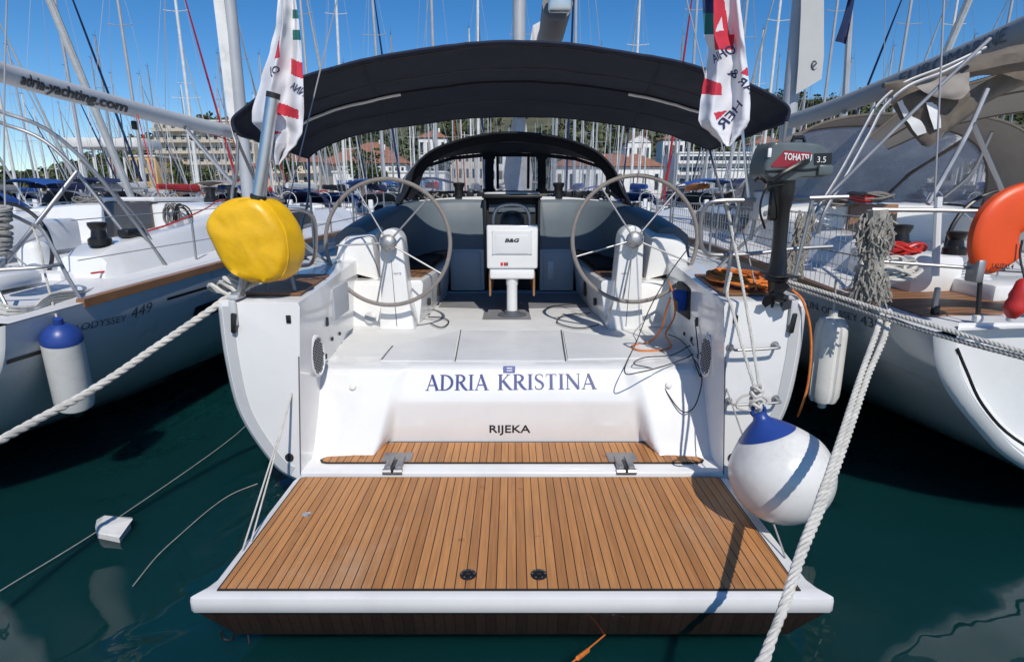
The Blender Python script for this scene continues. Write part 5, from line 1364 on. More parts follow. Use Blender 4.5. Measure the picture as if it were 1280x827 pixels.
# dark curved seam on the transom
mb = MB(); pts = [V3((RX - 2.06, RY - .052, 1.24)), V3((RX - 1.98, RY - .054, 1.1)), V3((RX - 1.84, RY - .055, .88)), V3((RX - 1.6, RY - .056, .66)), V3((RX - 1.2, RY - .056, .47)), V3((RX - .6, RY - .05, .38)), V3((RX, RY - .05, .36))]
mb.curve(pts, .010, 6, 5); part('transom_seam', mb, M['inkblack'], tr)
dk = deck_and_rail(right, RX, RY, rk, -1)
for sg in (-1, 1): coaming(right, RX, RY, sg, 1.6)
cr = cabin(right, RX, RY, 4.3, 9.6, 1.42, 1.98)
bx('companionway', (RX, RY + 4.28, 1.6), (.62, .08, .86), .01, right, 'wood')
mb = MB(); mb.prism([(RX - 2.0, RY + .35, 1.338), (RX - 1.2, RY + .35, 1.375), (RX - 1.2, RY + 1.3, 1.405), (RX - 2.05, RY + 1.3, 1.37)], (0, 0, .02)); part('teak_pad', mb, M['teaky'], dk, smooth=False)
for dx in (-1.0, 1.0):
    bx('cockpit_seat', (RX + dx, RY + 2.7, 1.42), (.55, 2.7, .16), .04, right, 'gel'); bx('helm_seat', (RX + dx * .9, RY + .9, 1.42), (.8, .5, .2), .04, right, 'gel')
bx('coaming_box', (RX - 1.42, RY + 1.5, 1.52), (.42, .9, .34), .06, right, 'gel')
winch((RX - 1.42, RY + 1.55, 1.69), right, 1.1); winch((RX - 1.2, RY + 4.7, 2.03), right, 1.2)
winch(at(1192, 318, 4.2), right, .9)
wheel_at(at(1255, 312, 4.6), .47, right, 'black', 6, .017); wheel_at((RX + .95, 4.7, 1.9), .47, right)
coil('sheet_coil', at(1130, 315, 4.3), .13, right, 'red', 5, .011, 3); coil('sheet_coil', at(1105, 335, 4.1), .16, right, 'rope', 6, .013, 5)
coil('sheet_coil', at(1110, 345, 3.7), .14, right, 'rope', 7, .014, 15); coil('sheet_coil', at(1068, 250, 7.6), .3, right, 'red', 6, .014, 7); coil('sheet_coil', at(1050, 255, 7.6), .3, right, 'ropedark', 6, .016, 8); coil('sheet_coil', at(1085, 248, 7.6), .3, right, 'ropedark', 6, .016, 9)
# sprayhood with big hazy windows
mb = MB(); wm = MB()
def rh(u, v):   # u -1..1 around the hood, v 0 front .. 1 aft
    a = math.pi / 2 * (1 - u); hw = 1.55 + .15 * v; zt = 2.95 + .12 * v
    x = hw * math.copysign(abs(math.cos(a)) ** .62, math.cos(a)); z = 1.95 + (zt - 1.95) * abs(math.sin(a)) ** .72
    return V3((RX + x, RY + 5.2 - 1.5 * v + .35 * (1 - abs(math.sin(a))) * (1 - v), z))
def quad(mb_, u0, u1, v0, v1, nu=8, nv=3):
    g = [[rh(u0 + (u1 - u0) * i / nu, v0 + (v1 - v0) * j / nv) for i in range(nu + 1)] for j in range(nv + 1)]; mb_.loft(g)
quad(mb, -1, 1, .55, 1, 30, 4); hood = part('sprayhood', mb, M['taupelight'], right)
base = [V3((RX + 1.5 * math.cos(math.pi * i / 30), RY + 5.3 + .5 * math.sin(math.pi * i / 30), 1.95)) for i in range(31)]
top = [rh(1 - 2 * i / 30, .55) for i in range(31)]
for a, b_ in ((0, 9), (9, 20), (20, 30)):
    mb = MB(); mb.loft([base[a:b_ + 1], [p.lerp(q, .5) + V3((0, .12, .05)) for p, q in zip(base[a:b_ + 1], top[a:b_ + 1])], top[a:b_ + 1]]); part('clear_window', mb, M['vinylold'], hood)
for k in (0, 9, 20, 30): pipe('window_seam', [base[k], base[k].lerp(top[k], .5) + V3((0, .12, .05)), top[k]], .03, hood, 'taupe', 6)
pipe('hood_piping', [rh(1 - 2 * i / 30, .55) for i in range(31)], .018, hood, 'taupe', 6, 1); pipe('hood_piping', [rh(1 - 2 * i / 30, 1.0) for i in range(31)], .018, hood, 'taupe', 6, 1)
# bimini: long taupe canopy whose folded curtain hangs on the near side
bq = [[at(1085, 172, 5.0), at(1140, 130, 5.0), at(1200, 108, 5.0), at(1290, 88, 5.0), at(1420, 90, 5.0)], [at(1100, 178, 5.7), at(1150, 150, 5.7), at(1215, 128, 5.7), at(1290, 112, 5.7), at(1400, 108, 5.7)], [at(1110, 186, 6.6), at(1160, 165, 6.6), at(1225, 148, 6.6), at(1290, 138, 6.6), at(1380, 132, 6.6)]]
mb = MB(); g = [catmull(r, 6) for r in bq]; mb.loft(g); mb.loft([[p + V3((0, 0, .015)) for p in r] for r in g]); bimR = part('bimini_canopy', mb, M['taupelight'], right)
for r in (g[0], g[1], g[2]): pipe('canopy_seam', [p + V3((0, 0, -.004)) for p in r], .012, bimR, 'taupe', 6, 1)
mb = MB(); path = [at(1104, 107, 4.6), at(1140, 103, 4.55), at(1185, 92, 4.5), at(1235, 80, 4.45), at(1300, 68, 4.4), at(1400, 55, 4.4)]
cpR = catmull(path, 6); secs = []
for i, p in enumerate(cpR):
    t = i / (len(cpR) - 1); r_ = .022 + .06 * min(1, t * 1.6); row = []
    for k in range(14):
        a = k * math.pi * 2 / 14; q = V3((0, math.cos(a), math.sin(a) * (.8 + .3 * t))) * r_; q *= 1 + .25 * noise.noise(V3((i * .35, math.cos(a) * 1.5, math.sin(a) * 1.5))); row.append(p + q)
    secs.append(row)
mb.loft(secs, ring=True, cap0=True, cap1=True); part('rolled_curtain', mb, M['taupe'], bimR)
def cloth(name, rows, mm, par, amp=.02, n=8):
    g = [catmull(r, n) for r in zip(*[catmull(r, n) for r in rows])]
    mb = MB(); mb.loft([[p + V3((0, amp * noise.noise(p * 6) + amp * .5 * noise.noise(p * 15), 0)) for p in r] for r in g]); return part(name, mb, mm, par)
cloth('hanging_curtain', [[at(1106, 106, 4.5), at(1150, 100, 4.45), at(1200, 90, 4.4)], [at(1116, 132, 4.5), at(1160, 125, 4.4), at(1212, 120, 4.4)], [at(1134, 160, 4.5), at(1168, 150, 4.42), at(1190, 145, 4.42)], [at(1150, 182, 4.5), at(1162, 183, 4.45), at(1176, 170, 4.45)]], M['taupe'], bimR, .022)
cloth('hanging_curtain', [[at(1140, 102, 4.38), at(1180, 96, 4.35), at(1212, 90, 4.35)], [at(1150, 113, 4.36), at(1195, 113, 4.33), at(1214, 107, 4.33)], [at(1170, 122, 4.36), at(1200, 124, 4.33), at(1214, 112, 4.33)]], M['taupelight'], bimR, .02)
cloth('curtain_window', [[at(1158, 128, 4.40), at(1170, 128, 4.40)], [at(1163, 146, 4.40), at(1176, 144, 4.40)], [at(1168, 162, 4.41), at(1176, 160, 4.41)]], M['hooplight'], bimR, .01)
cloth('curtain_window', [[at(1122, 128, 4.47), at(1137, 120, 4.45)], [at(1132, 148, 4.47), at(1148, 142, 4.45)], [at(1146, 170, 4.47), at(1158, 166, 4.45)]], M['hooplight'], bimR, .02)
cloth('hanging_curtain', [[at(1188, 128, 4.5), at(1250, 92, 4.6), at(1320, 60, 4.7)], [at(1180, 165, 4.5), at(1240, 118, 4.6), at(1320, 85, 4.7)], [at(1178, 172, 4.55), at(1242, 124, 4.7), at(1320, 92, 4.8)]], M['taupe'], bimR, .03)
for pts, r_ in (([at(1232, 60, 4.5), at(1180, 84, 4.5), at(1130, 104, 4.5), at(1098, 130, 4.5), at(1080, 160, 4.45), at(1050, 215, 4.3), at(1022, 262, 4.2), at(1012, 290, 4.2)], .0135),
            ([at(1225, 66, 4.35), at(1180, 90, 4.35), at(1135, 108, 4.35), at(1104, 135, 4.35), at(1086, 168, 4.3), at(1056, 222, 4.2), at(1032, 262, 4.1), at(1022, 292, 4.1)], .0135),
            ([at(1238, 48, 3.95), at(1170, 112, 4.0), at(1100, 180, 4.05), at(1028, 252, 4.1)], .0125),
            ([at(1234, 112, 4.3), at(1210, 165, 4.2), at(1180, 220, 4.15), at(1160, 255, 4.1)], .017), ([at(1216, 155, 4.2), at(1236, 200, 4.4), at(1256, 245, 4.6)], .017), ([at(1240, 165, 6.1), at(1215, 215, 6.3), at(1180, 246, 6.5)], .018)):
    pipe('bimini_tube', pts, r_, bimR, n=10)
# boom, mast
mb = MB(); path = [at(988, 152, 9.75), at(1050, 132, 8.6), at(1120, 105, 7.5), at(1200, 73, 6.5), at(1290, 34, 5.6), at(1380, -10, 5.0)]
cp = catmull(path, 5); secs = []
for i, p in enumerate(cp):
    t = i / (len(cp) - 1); w_, hh = .10, .115 + .02 * t
    secs.append([p + V3((w_ * math.cos(a), 0, hh * math.sin(a))) for a in [k * R(10) for k in range(36)]])
mb.loft(secs, ring=True, cap0=True, cap1=True); boomR = part('boom', mb, pm('boom_bag_grey', (.30, .31, .32), .6, var=.08, vs=3), right)
def px_tr(px):
    for i, p in enumerate(cp):
        d = p - V3((0, 0, CZ))
        if 640 + d.x * FPX / d.dot(FW) >= px: return i / (len(cp) - 1)
    return 1
def boom_ptR(t, q):
    i = t * (len(cp) - 1); k = min(int(i), len(cp) - 2); p = cp[k].lerp(cp[k + 1], i - k); T = i / (len(cp) - 1); a = R(206) - q * R(56)
    return p + V3((.114 * math.cos(a), 0, (.129 + .02 * T) * math.sin(a)))
t0, t1 = px_tr(1128), px_tr(1268)
mb = MB(); text_mb(mb, 'EUROMARINE', (0, 0, 0), (1, 0, 0), (0, 0, 1), deform=lambda t, q: boom_ptR(t0 + (t1 - t0) * (t * 1.2 - t * t * .2), q * 1.0 - .05)); part('boom_lettering', mb, M['inkgrey'], boomR, smooth=False)
MXR = at(990, 150, 9.8).x
mb = MB(); mb.tube([(MXR, 9.9, 1.9), (MXR - .0, 10.0, 8), (MXR, 10.3, 19)], [.12, .115, .09], 14); mast = part('mast', mb, M['alupaint'], right)
mb = MB(); mb.loft([[at(1002, -40, 9.7), at(1001, 20, 9.7), at(998, 80, 9.7), at(995, 118, 9.7)], [at(1030, -40, 9.6), at(1030, 30, 9.6), at(1030, 70, 9.6), at(1027, 99, 9.6)]]); sail = part('furled_sail', mb, pm('sailcloth', (.55, .55, .53), .8, var=.05), mast)
mb = MB(); mb.tube([at(1018 + 3 * math.cos(a), 82 + 5.5 * math.sin(a), 9.635) for a in [k * R(30) for k in range(12)]], .012, 5, closed=True); mb.tube([at(1016, 84, 9.635), at(1020, 80, 9.635)], .015, 5); part('sail_emblem', mb, M['inkgrey'], sail)
pipe('vang', [at(1055, 140, 8.4), at(1035, 175, 9.0), at(1005, 222, 9.6)], .035, right, 'alu')
pipe('backstay', [at(1168, 252, 3.9), at(1173, 150, 3.95), at(1182, -40, 4.1)], .006, right, 'wire')
pipe('backstay_tube', [at(1169, 345, 3.75), at(1171, 290, 3.8), at(1173, 247, 3.85)], .023, right, 'gelsatin')
bx('turnbuckle', at(1170, 372, 3.75), (.03, .03, .14), .008, right, 'steel'); bx('chainplate', at(1169, 388, 3.75), (.04, .04, .07), .008, right, 'black')
pipe('sheet', [at(1012, 160, 9.5), at(1020, 225, 9.5)], .012, right, 'rope'); pipe('sheet', [at(1005, 158, 9.5), at(990, 190, 9.6)], .012, right, 'red')
for sg in (-1, 1): pipe('shroud', [V3((RX + sg * 1.9, 10.4, 1.6)), V3((RX + sg * .9, 10.3, 9)), V3((MXR, 10.3, 18.5))], .006, right, 'wire', n=5)
# rails, netting
pipe('pushpit_rail', [at(1090, 262, 3.6), at(1130, 262.5, 3.55), at(1180, 263, 3.5), at(1230, 264, 3.45), at(1330, 266, 3.4)], .0135, right)
pipe('pushpit_rail', [at(1105, 327, 3.58), at(1160, 331, 3.5), at(1230, 336, 3.44), at(1330, 342, 3.4)], .011, right)
pipe('rail_post', [at(1222, 400, 3.46), at(1226, 335, 3.46), at(1229, 264, 3.45)], .0135, right, 'rubber')
bx('post_foot', at(1222, 398, 3.46), (.05, .05, .05), .015, right, 'gel')
rposts = []
for y in (4.05, 5.6, 7.4, 9.4, 11.4, 13.4, 15.2):
    p = side_at(rk, y, 1.4, RX, -1, -.07); p.z = 1.36 + (y - 3.4) * .012
    pipe('stanchion', [p, p + V3((0, 0, .62))], .0125, right); rposts.append(p)
for hh in (.32, .61): pipe('lifeline', [p + V3((0, 0, hh)) for p in rposts], .005, right, 'wire', n=5, k=2)
mb = MB(); a, b_ = rposts[0], rposts[3]
for i in range(61):
    t = i / 60; p = rposts[0].lerp(rposts[1], t * 3) if t < 1 / 3 else rposts[1].lerp(rposts[2], t * 3 - 1) if t < 2 / 3 else rposts[2].lerp(rposts[3], t * 3 - 2)
    mb.tube([p + V3((0, 0, .03)), p + V3((.004 * math.sin(i), .01 * math.cos(i * 2), .32)), p + V3((0, 0, .61))], .0028, 4, cap=False)
for j in range(1, 7):
    mb.tube([p + V3((0, .01 * math.sin(k + j), .03 + .095 * j)) for k, p in enumerate(rposts[:4])], .0028, 4, cap=False)
part('safety_net', mb, M['ropegrey'], right)
# shaggy chafe wrapping on the rail
mb = MB(); random.seed(11)
for k in range(420):
    t = random.random(); c = at(1097 - 9 * t, 266 + 105 * t, 3.6)
    wd = (.10 + .02 * math.sin(t * 9)) * (1 - .5 * math.exp(-((t - .55) / .07) ** 2)) ; a = random.uniform(0, 6.28)
    q = c + V3((wd * math.cos(a) * random.uniform(.5, 1), wd * .6 * math.sin(a), 0)); l = random.uniform(.04, .11)
    mb.tube([q, q + V3((random.uniform(-.02, .02), random.uniform(-.02, .02), -l * .5)), q + V3((random.uniform(-.03, .03), random.uniform(-.03, .03), -l))], .006, 4)
mb.tube([at(1097, 262, 3.6), at(1094, 315, 3.6), at(1088, 372, 3.6)], [.06, .05, .07], 10)
solo('chafe_wrap', mb, M['baggy'], 'shaggy beige frayed rope wrap hanging from the right yacht rail', 'rope')
mb = MB()
for k in range(230):
    t = random.random(); c = at(1008 - 16 * t, 262 + 75 * t, 4.0); a = random.uniform(0, 6.28)
    q = c + V3((.045 * math.cos(a), .045 * math.sin(a), 0)); mb.tube([q, q + V3((random.uniform(-.02, .02), 0, -.05)), q + V3((random.uniform(-.03, .03), 0, -.09))], .0055, 4)
solo('chafe_wrap', mb, M['baggy'], 'second frayed rope wrap, half hidden behind the outboard motor leg', 'rope')
# orange horseshoe lifebuoy
hb = thing('lifebuoy', 'bright orange horseshoe lifebuoy on the right yacht stern rail', 'lifebuoy', at(1222, 350, 3.4))
pth = catmull([at(1246, 332, 3.42), at(1243, 318, 3.42), at(1241, 300, 3.42), at(1250, 276, 3.42), at(1275, 260, 3.42), at(1312, 256, 3.42), at(1350, 272, 3.42), at(1366, 310, 3.42), at(1360, 350, 3.42)], 6)
rads = []
for i in range(len(pth)):
    t = i / (len(pth) - 1); rads.append((.106 + .006 * math.sin(math.pi * t)) * (.7 if i == 0 else 1) )
fr = frames(pth); secs = []
for i, p in enumerate(pth):
    a0 = V3((0, 1, 0)); t_ = (pth[min(i + 1, len(pth) - 1)] - pth[max(0, i - 1)]).normalized(); b0 = t_.cross(a0)
    secs.append([p + a0 * (.05 * math.copysign(abs(math.cos(a)) ** .5, math.cos(a))) + b0 * rads[i] * 1.25 * math.copysign(abs(math.sin(a)) ** .7, math.sin(a)) for a in [k * R(20) for k in range(18)]])
e0 = [secs[0][k].lerp(pth[0], .4) + V3((-.01, 0, -.03)) for k in range(18)]
mb = MB(); mb.loft([[p.lerp(pth[0] + V3((-.01, 0, -.035)), .6) for p in e0], e0] + secs, ring=True, cap0=True, cap1=True); ring = part('ring', mb, M['orange'], hb)
mb = MB(); text_mb(mb, 'LALIZAS 4', at(1239, 335, 3.35), at(1266, 336, 3.35), (0, 0, .028), .002, bold=.03); part('lettering', mb, M['inkblack'], ring, smooth=False)
mb = MB(); mb.box(at(1219, 338, 3.42), (.05, .1, .14), .015); part('holder', mb, M['steel'], hb)
# red float light
fl = thing('rescue_light', 'red plastic float light hanging beside the orange lifebuoy at the right edge', 'rescue light', at(1268, 400, 3.3))
c = at(1270, 380, 3.3); mb = MB(); mb.lathe([(.0001, -.085), (.02, -.085), (.035, -.07), (.05, -.045), (.055, -.03), (.055, .0), (.045, .03), (.05, .05), (.04, .09), (.035, .13), (.02, .15), (.0001, .155)], Matrix.Translation(c) @ Matrix.Rotation(R(8), 4, 'Y'), 24); part('float', mb, M['red'], fl)
mb = MB(); mb.lathe([(.0001, -.11), (.022, -.105), (.025, -.085)], Matrix.Translation(c) @ Matrix.Rotation(R(8), 4, 'Y'), 16); part('lens', mb, M['gelsatin'], fl)
pipe('light_cord', [c + V3((.02, 0, .15)), at(1275, 320, 3.35), at(1278, 300, 3.35)], .006, fl, 'cord')
# long fender with grooves between the hulls
c0, c1 = at(1041, 398, 4.05), at(1028, 500, 4.05)
f2 = thing('fender', 'white ribbed fender hanging between right quarter and neighbouring hull', 'fender', c1)
ax = c0 - c1; Lf = ax.length; Mf = Matrix.Translation(c1) @ ax.to_track_quat('Z', 'Y').to_matrix().to_4x4(); mb = MB(); secs = []
for r_, z in ((.02, -.06), (.03, -.05), (.03, -.01), (.09, .0), (.108, .05), (.11, .12), (.11, Lf - .12), (.105, Lf - .05), (.08, Lf), (.03, Lf + .015), (.028, Lf + .06)):
    secs.append([Mf @ V3((r_ * (1 - .14 * (abs(math.sin(a * 2.5)) < .28) * (r_ > .05)) * math.cos(a), r_ * (1 - .14 * (abs(math.sin(a * 2.5)) < .28) * (r_ > .05)) * math.sin(a), z)) for a in [k * R(6) for k in range(60)]])
mb.loft(secs, ring=True, cap0=True, cap1=True); part('body', mb, M['fender'], f2)
mb = MB(); mb.rope([c0 + V3((0, 0, .05)), at(1043, 375, 4.05), at(1045, 350, 4.0)], .008, n=5); solo('fender_line', mb, M['rope'], 'short white line above the ribbed fender between the hulls', 'rope')
# ================================================================ the marina behind: rows of yachts
def pmc(name, col, rough=.6, **k): return pm(name, col, rough, **k)
BH = {'white': M['gel'], 'cream': pmc('hull_cream', (.70, .67, .60), .3, coat=.3), 'navy': pmc('hull_navy', (.02, .035, .09), .25, coat=.4), 'grey': pmc('hull_grey', (.40, .43, .46), .3, coat=.3), 'teal': pmc('hull_teal', (.10, .24, .27), .35)}
BC = {'blue': pmc('canvas_blue', (.01, .07, .28), .8, bump=.3, bs=8), 'navy': pmc('canvas_navy', (.012, .02, .07), .8, bump=.3, bs=8), 'black': M['black_cv'], 'red': pmc('canvas_red', (.42, .025, .03), .8, bump=.3, bs=8), 'white': pmc('canvas_white', (.60, .60, .58), .8, bump=.3, bs=8), 'grey': pmc('canvas_grey', (.22, .23, .25), .8, bump=.3, bs=8), 'tan': M['taupelight'], 'orange': pmc('canvas_orange', (.60, .17, .03), .8, bump=.3, bs=8)}
FURL = {'white': pmc('furled_white', (.62, .62, .60), .8), 'navy': pmc('furled_navy', (.012, .03, .10), .8), 'red': pmc('furled_red', (.55, .03, .05), .8), 'grey': pmc('furled_grey', (.40, .40, .40), .8), 'orange': pmc('furled_orange', (.55, .10, .03), .8)}
DH = [(0, -.35), (.5, -.3), (1.0, -.1), (1.4, .15), (1.62, .45), (1.75, .75), (1.82, .98), (1.85, 1.2)]
dkeys = [(0, [(x * .88, z * .7 + .45 if z < .45 else z) for x, z in DH]), (3.5, DH), (6.5, scale_sec(DH, 1.04, .03)), (9, scale_sec(DH, .75, .1, .8)), (11, scale_sec(DH, .3, .2, .6)), (12, scale_sec(DH, .02, .28, .4))]
def make_boat(lod, hullc, cover, furl, mast_h, mastm, hood=None, bim=None, rake=.01, seed=0):
    rnd = random.Random(seed)
    root = thing('moored_yacht', 'x', 'yacht')
    mb = MB(); hull_loft(mb, dkeys, [0, .6, 2, 3.5, 5, 6.5, 8, 9, 10, 11, 11.6, 12] if lod < 2 else [0, 3.5, 6.5, 9, 11, 12])
    s = interp_secs(dkeys, [0])[0][1]; mb.poly([V3((x, -.0, z)) for x, z in s] + [V3((-x, 0, z)) for x, z in s[:0:-1]])
    h = part('hull', mb, BH[hullc], root, sharp=50)
    mb = MB(); secs = []
    for y, s in interp_secs(dkeys, [.02, 2, 4, 6, 8, 10, 11.9]): secs.append([V3((s[-1][0] * k, y, s[-1][1] + .01 + .05 * (1 - k * k))) for k in (-1, -.5, 0, .5, 1)])
    mb.loft(secs); part('deck', mb, M['gelsatin'], root)
    mb = MB(); secs = []
    for y, w_, zt in ((3.6, 1.15, 1.72), (4.5, 1.15, 1.78), (6.5, 1.0, 1.75), (8.3, .7, 1.62), (8.8, .5, 1.3)):
        secs.append([V3((-w_ - .1, y, 1.15)), V3((-w_, y, zt - .1)), V3((-w_ * .8, y, zt)), V3((0, y, zt + .06)), V3((w_ * .8, y, zt)), V3((w_, y, zt - .1)), V3((w_ + .1, y, 1.15))])
    mb.loft(secs, cap0=True, cap1=True); cb = part('coachroof', mb, M['gel'], root)
    if lod < 2:
        for sg in (-1, 1):
            mb = MB(); mb.loft([[V3((sg * (1.165), 4.2, 1.66)), V3((sg * 1.25, 4.2, 1.42))], [V3((sg * 1.06, 6.5, 1.63)), V3((sg * 1.13, 6.5, 1.42))], [V3((sg * .82, 7.8, 1.55)), V3((sg * .88, 7.8, 1.40))]]); part('cabin_window', mb, M['black'], cb)
            mb = MB(); mb.box((sg * 1.15, 2.3, 1.36), (.4, 2.4, .36), .06); part('coaming', mb, M['gel'], root)
        mb = MB(); mb.box((0, 3.58, 1.45), (.6, .05, .5), .01); part('companionway', mb, M['darkhole'], cb)
    if hood:
        mb = MB(); secs = []
        for y, zt in ((3.3, 2.38), (3.9, 2.40), (4.5, 2.15), (4.9, 1.8)): secs.append([V3((1.2 * math.copysign(abs(math.cos(a)) ** .7, math.cos(a)), y, 1.45 + (zt - 1.45) * abs(math.sin(a)) ** .7)) for a in [math.pi * i / 14 for i in range(15)]])
        mb.loft(secs); part('sprayhood', mb, BC[hood], root)
    if bim:
        mb = MB(); secs = []
        for y, dz in ((.4, -.08), (.8, 0), (1.6, .04), (2.6, 0), (2.9, -.08)): secs.append([V3((1.35 * k, y, 3.05 + dz - .25 * k * k)) for k in (-1, -.7, -.35, 0, .35, .7, 1)])
        mb.loft(secs); bo = part('bimini_canopy', mb, BC[bim], root)
        if lod < 2:
            for sg in (-1, 1):
                for y in (.5, 2.8): mb = MB(); mb.tube([(sg * 1.34, y, 2.75), (sg * 1.5, 1.6, 1.2)], .014, 5); part('canopy_leg', mb, M['steel'], bo)
    zm = mast_h; ym = 5.6; tip = V3((0, ym - rake * zm, zm)); ns = 8 if lod < 2 else 6
    mb = MB(); mb.tube([(0, ym, 1.6), (0, ym - rake * zm * .5, zm * .5), tip], [.10, .09, .07], ns); ms = part('mast', mb, mastm, root)
    for f in ((.40, .70) if lod < 2 else (.55,)):
        z = 1.6 + (zm - 1.6) * f; w_ = 1.05 - .5 * f; mb = MB(); mb.tube([(-w_, ym - rake * z - .12, z + .04), (0, ym - rake * z, z), (w_, ym - rake * z - .12, z + .04)], .022, 5); part('spreader', mb, mastm, ms)
    mb = MB(); mb.tube([(0, ym - .1, zm - .05), (0, ym - .1, zm + .5)], .01, 4); mb.box((0, ym - .3, zm + .05), (.03, .5, .03), .0); part('wind_vane', mb, M['black'], ms)
    mb = MB(); secs = []
    for i in range(9):
        t = i / 8; y = ym - .12 - 4.3 * t; hh = .34 * (1 - .55 * t) + .04 * rnd.random(); secs.append([V3((.13 * math.cos(a) * (1 - .3 * t), y, 2.55 + .08 * t + (hh if math.sin(a) > 0 else .09) * math.sin(a))) for a in [k * R(45) for k in range(8)]])
    mb.loft(secs, ring=True, cap0=True, cap1=True); part('boom_cover', mb, BC[cover], root)
    if furl:
        mb = MB(); a = V3((0, 11.7, 1.5)); b = V3((0, ym - rake * zm * .92 + .1, zm * .93)); mb.tube([a, a.lerp(b, .06), a.lerp(b, .3), a.lerp(b, .7), b], [.03, .085, .08, .06, .02], ns); part('furled_sail', mb, FURL[furl], root)
    if lod < 2:
        for sg in (-1, 1):
            mb = MB(); mb.tube([(sg * 1.7, ym - .1, 1.2), (sg * .62, ym - rake * zm * .7 - .1, 1.6 + (zm - 1.6) * .70), (0, ym - rake * zm, zm * .97)], .011, 3); part('shroud', mb, M['wire'], ms)
            mb = MB(); mb.tube([(sg * 1.7, ym - .2, 1.2), (0, ym - rake * zm * .4, 1.6 + (zm - 1.6) * .40)], .010, 3); part('shroud', mb, M['wire'], ms)
        mb = MB(); mb.tube([(0, .1, 1.25), (0, ym - rake * zm, zm)], .010, 3); part('backstay', mb, M['wire'], ms)
        mb = MB()
        for sg in (-1, 1):
            pts = []
            for y, s in interp_secs(dkeys, [.1, 1.4, 3.2, 5, 7, 9, 10.6]): pts.append(V3((sg * (s[-1][0] - .06), y, s[-1][1])))
            for p in pts: mb.tube([p, p + V3((0, 0, .6))], .014, 4)
            for hh in (.3, .6): mb.tube([p + V3((0, 0, hh)) for p in pts] + [V3((sg * .25, 11.9, 1.45 + hh))], .008, 3)
        mb.tube([(-.25, 11.9, 2.05), (0, 12.15, 2.08), (.25, 11.9, 2.05)], .014, 5); mb.tube([(-.2, 11.9, 1.45), (-.25, 11.9, 2.05)], .014, 4); mb.tube([(.2, 11.9, 1.45), (.25, 11.9, 2.05)], .014, 4)
        mb.tube([(-1.5, .1, 1.8), (-.6, -.02, 1.8)], .014, 4); mb.tube([(1.5, .1, 1.8), (.6, -.02, 1.8)], .014, 4)
        part('guard_rail', mb, M['steel'], root)
        c = V3((0, 1.2, 1.95)); mb = MB(); mb.tube([c + V3((.42 * math.cos(R(a)), 0, .42 * math.sin(R(a)))) for a in range(0, 360, 20)], .02, 5, closed=True); mb.box(c + V3((0, .2, -.35)), (.25, .25, .75), .05); part('steering_wheel', mb, M['gelsatin'], root)
    return root
NUM = 'first second third fourth fifth sixth seventh eighth ninth tenth eleventh twelfth thirteenth fourteenth fifteenth sixteenth seventeenth eighteenth nineteenth twentieth'.split()
TEN = {2: 'twenty', 3: 'thirty'}
def ordw(i):
    if i < 20: return NUM[i]
    t, u = divmod(i + 1, 10)
    return {2: 'twentieth', 3: 'thirtieth', 4: 'fortieth'}[t] if u == 0 else {2: 'twenty', 3: 'thirty', 4: 'forty'}[t] + '-' + NUM[u - 1]
MA = [M['alupaint'], pmc('mast_white', (.70, .70, .68), .4), pmc('mast_grey', (.30, .32, .34), .4, metal=.3)]
variants = {}
def boat(lod, key):
    if (lod, key) not in variants: variants[(lod, key)] = (make_boat(lod, *key), True); return variants[(lod, key)][0]
    return copy_tree(variants[(lod, key)][0])
HOODC = ['navy', 'blue', 'grey', 'tan', None, 'black']; COVC = ['blue', 'navy', 'grey', 'white', 'black', 'tan', 'red']
def place(lod, row, idx, x, Y, yaw, key, group):
    o = boat(lod, key); o.location = (x, Y, 0); o.rotation_euler = (R(random.uniform(-.8, .8)), R(random.uniform(-1.2, 1.2)), yaw + R(random.uniform(-2, 2)))
    o['label'] = f'{key[0]} yacht with {key[1]} boom cover, {ordw(idx)} from left in the {row}' if 'row' in row else f'{key[0]} yacht with {key[1]} boom cover, {ordw(idx)} beyond the {row}'
    o['group'] = group; return o
random.seed(21)
# boats of our own row, beyond the two neighbours
rowA = [(-9.5, ('white', 'grey', 'white', 15.5, MA[0], 'grey', None, .012, 1)), (-14.2, ('white', 'white', 'navy', 16, MA[0], 'navy', None, .02, 2)), (-18.9, ('navy', 'navy', 'white', 15, MA[1], 'navy', 'navy', .01, 3)), (-23.6, ('white', 'blue', 'navy', 14, MA[0], 'blue', None, .01, 4)), (-28.4, ('white', 'grey', None, 15, MA[1], 'grey', None, .01, 5))]
rowA = rowA[::-1] + [(9.6, ('white', 'tan', 'white', 15, MA[0], 'tan', None, .012, 6)), (14.4, ('white', 'navy', 'navy', 16, MA[0], 'navy', 'navy', .012, 7)), (19.2, ('cream', 'grey', 'white', 15, MA[1], 'grey', None, .012, 8)), (24, ('white', 'blue', 'grey', 15, MA[0], 'blue', None, .012, 9))]
for i, (x, key) in enumerate(rowA): place(0, 'white neighbour on the left' if x < 0 else 'white neighbour on the right', 4 - i if x < 0 else i - 5, x, 3.6 + random.uniform(-.3, .3), 0, key, 'yachts moored in the near row')
rowB = [(-60, 'blue', 'white'), (25, 'grey', 'white'), (118, 'navy', 'navy'), (190, 'white', None), (256, 'red', 'red'), (318, 'blue', 'grey'), (398, 'white', 'white'), (432, 'black', None), (486, 'navy', 'navy'), (548, 'red', None), (596, 'grey', 'navy'), (650, 'white', 'white'), (716, 'blue', 'navy'), (788, 'blue', 'white'), (853, 'orange', 'red'), (905, 'grey', 'grey'), (948, 'tan', 'white'), (1015, 'white', None), (1098, 'navy', 'navy'), (1150, 'grey', 'white'), (1210, 'blue', 'white'), (1290, 'white', 'grey')]
bx_ = []
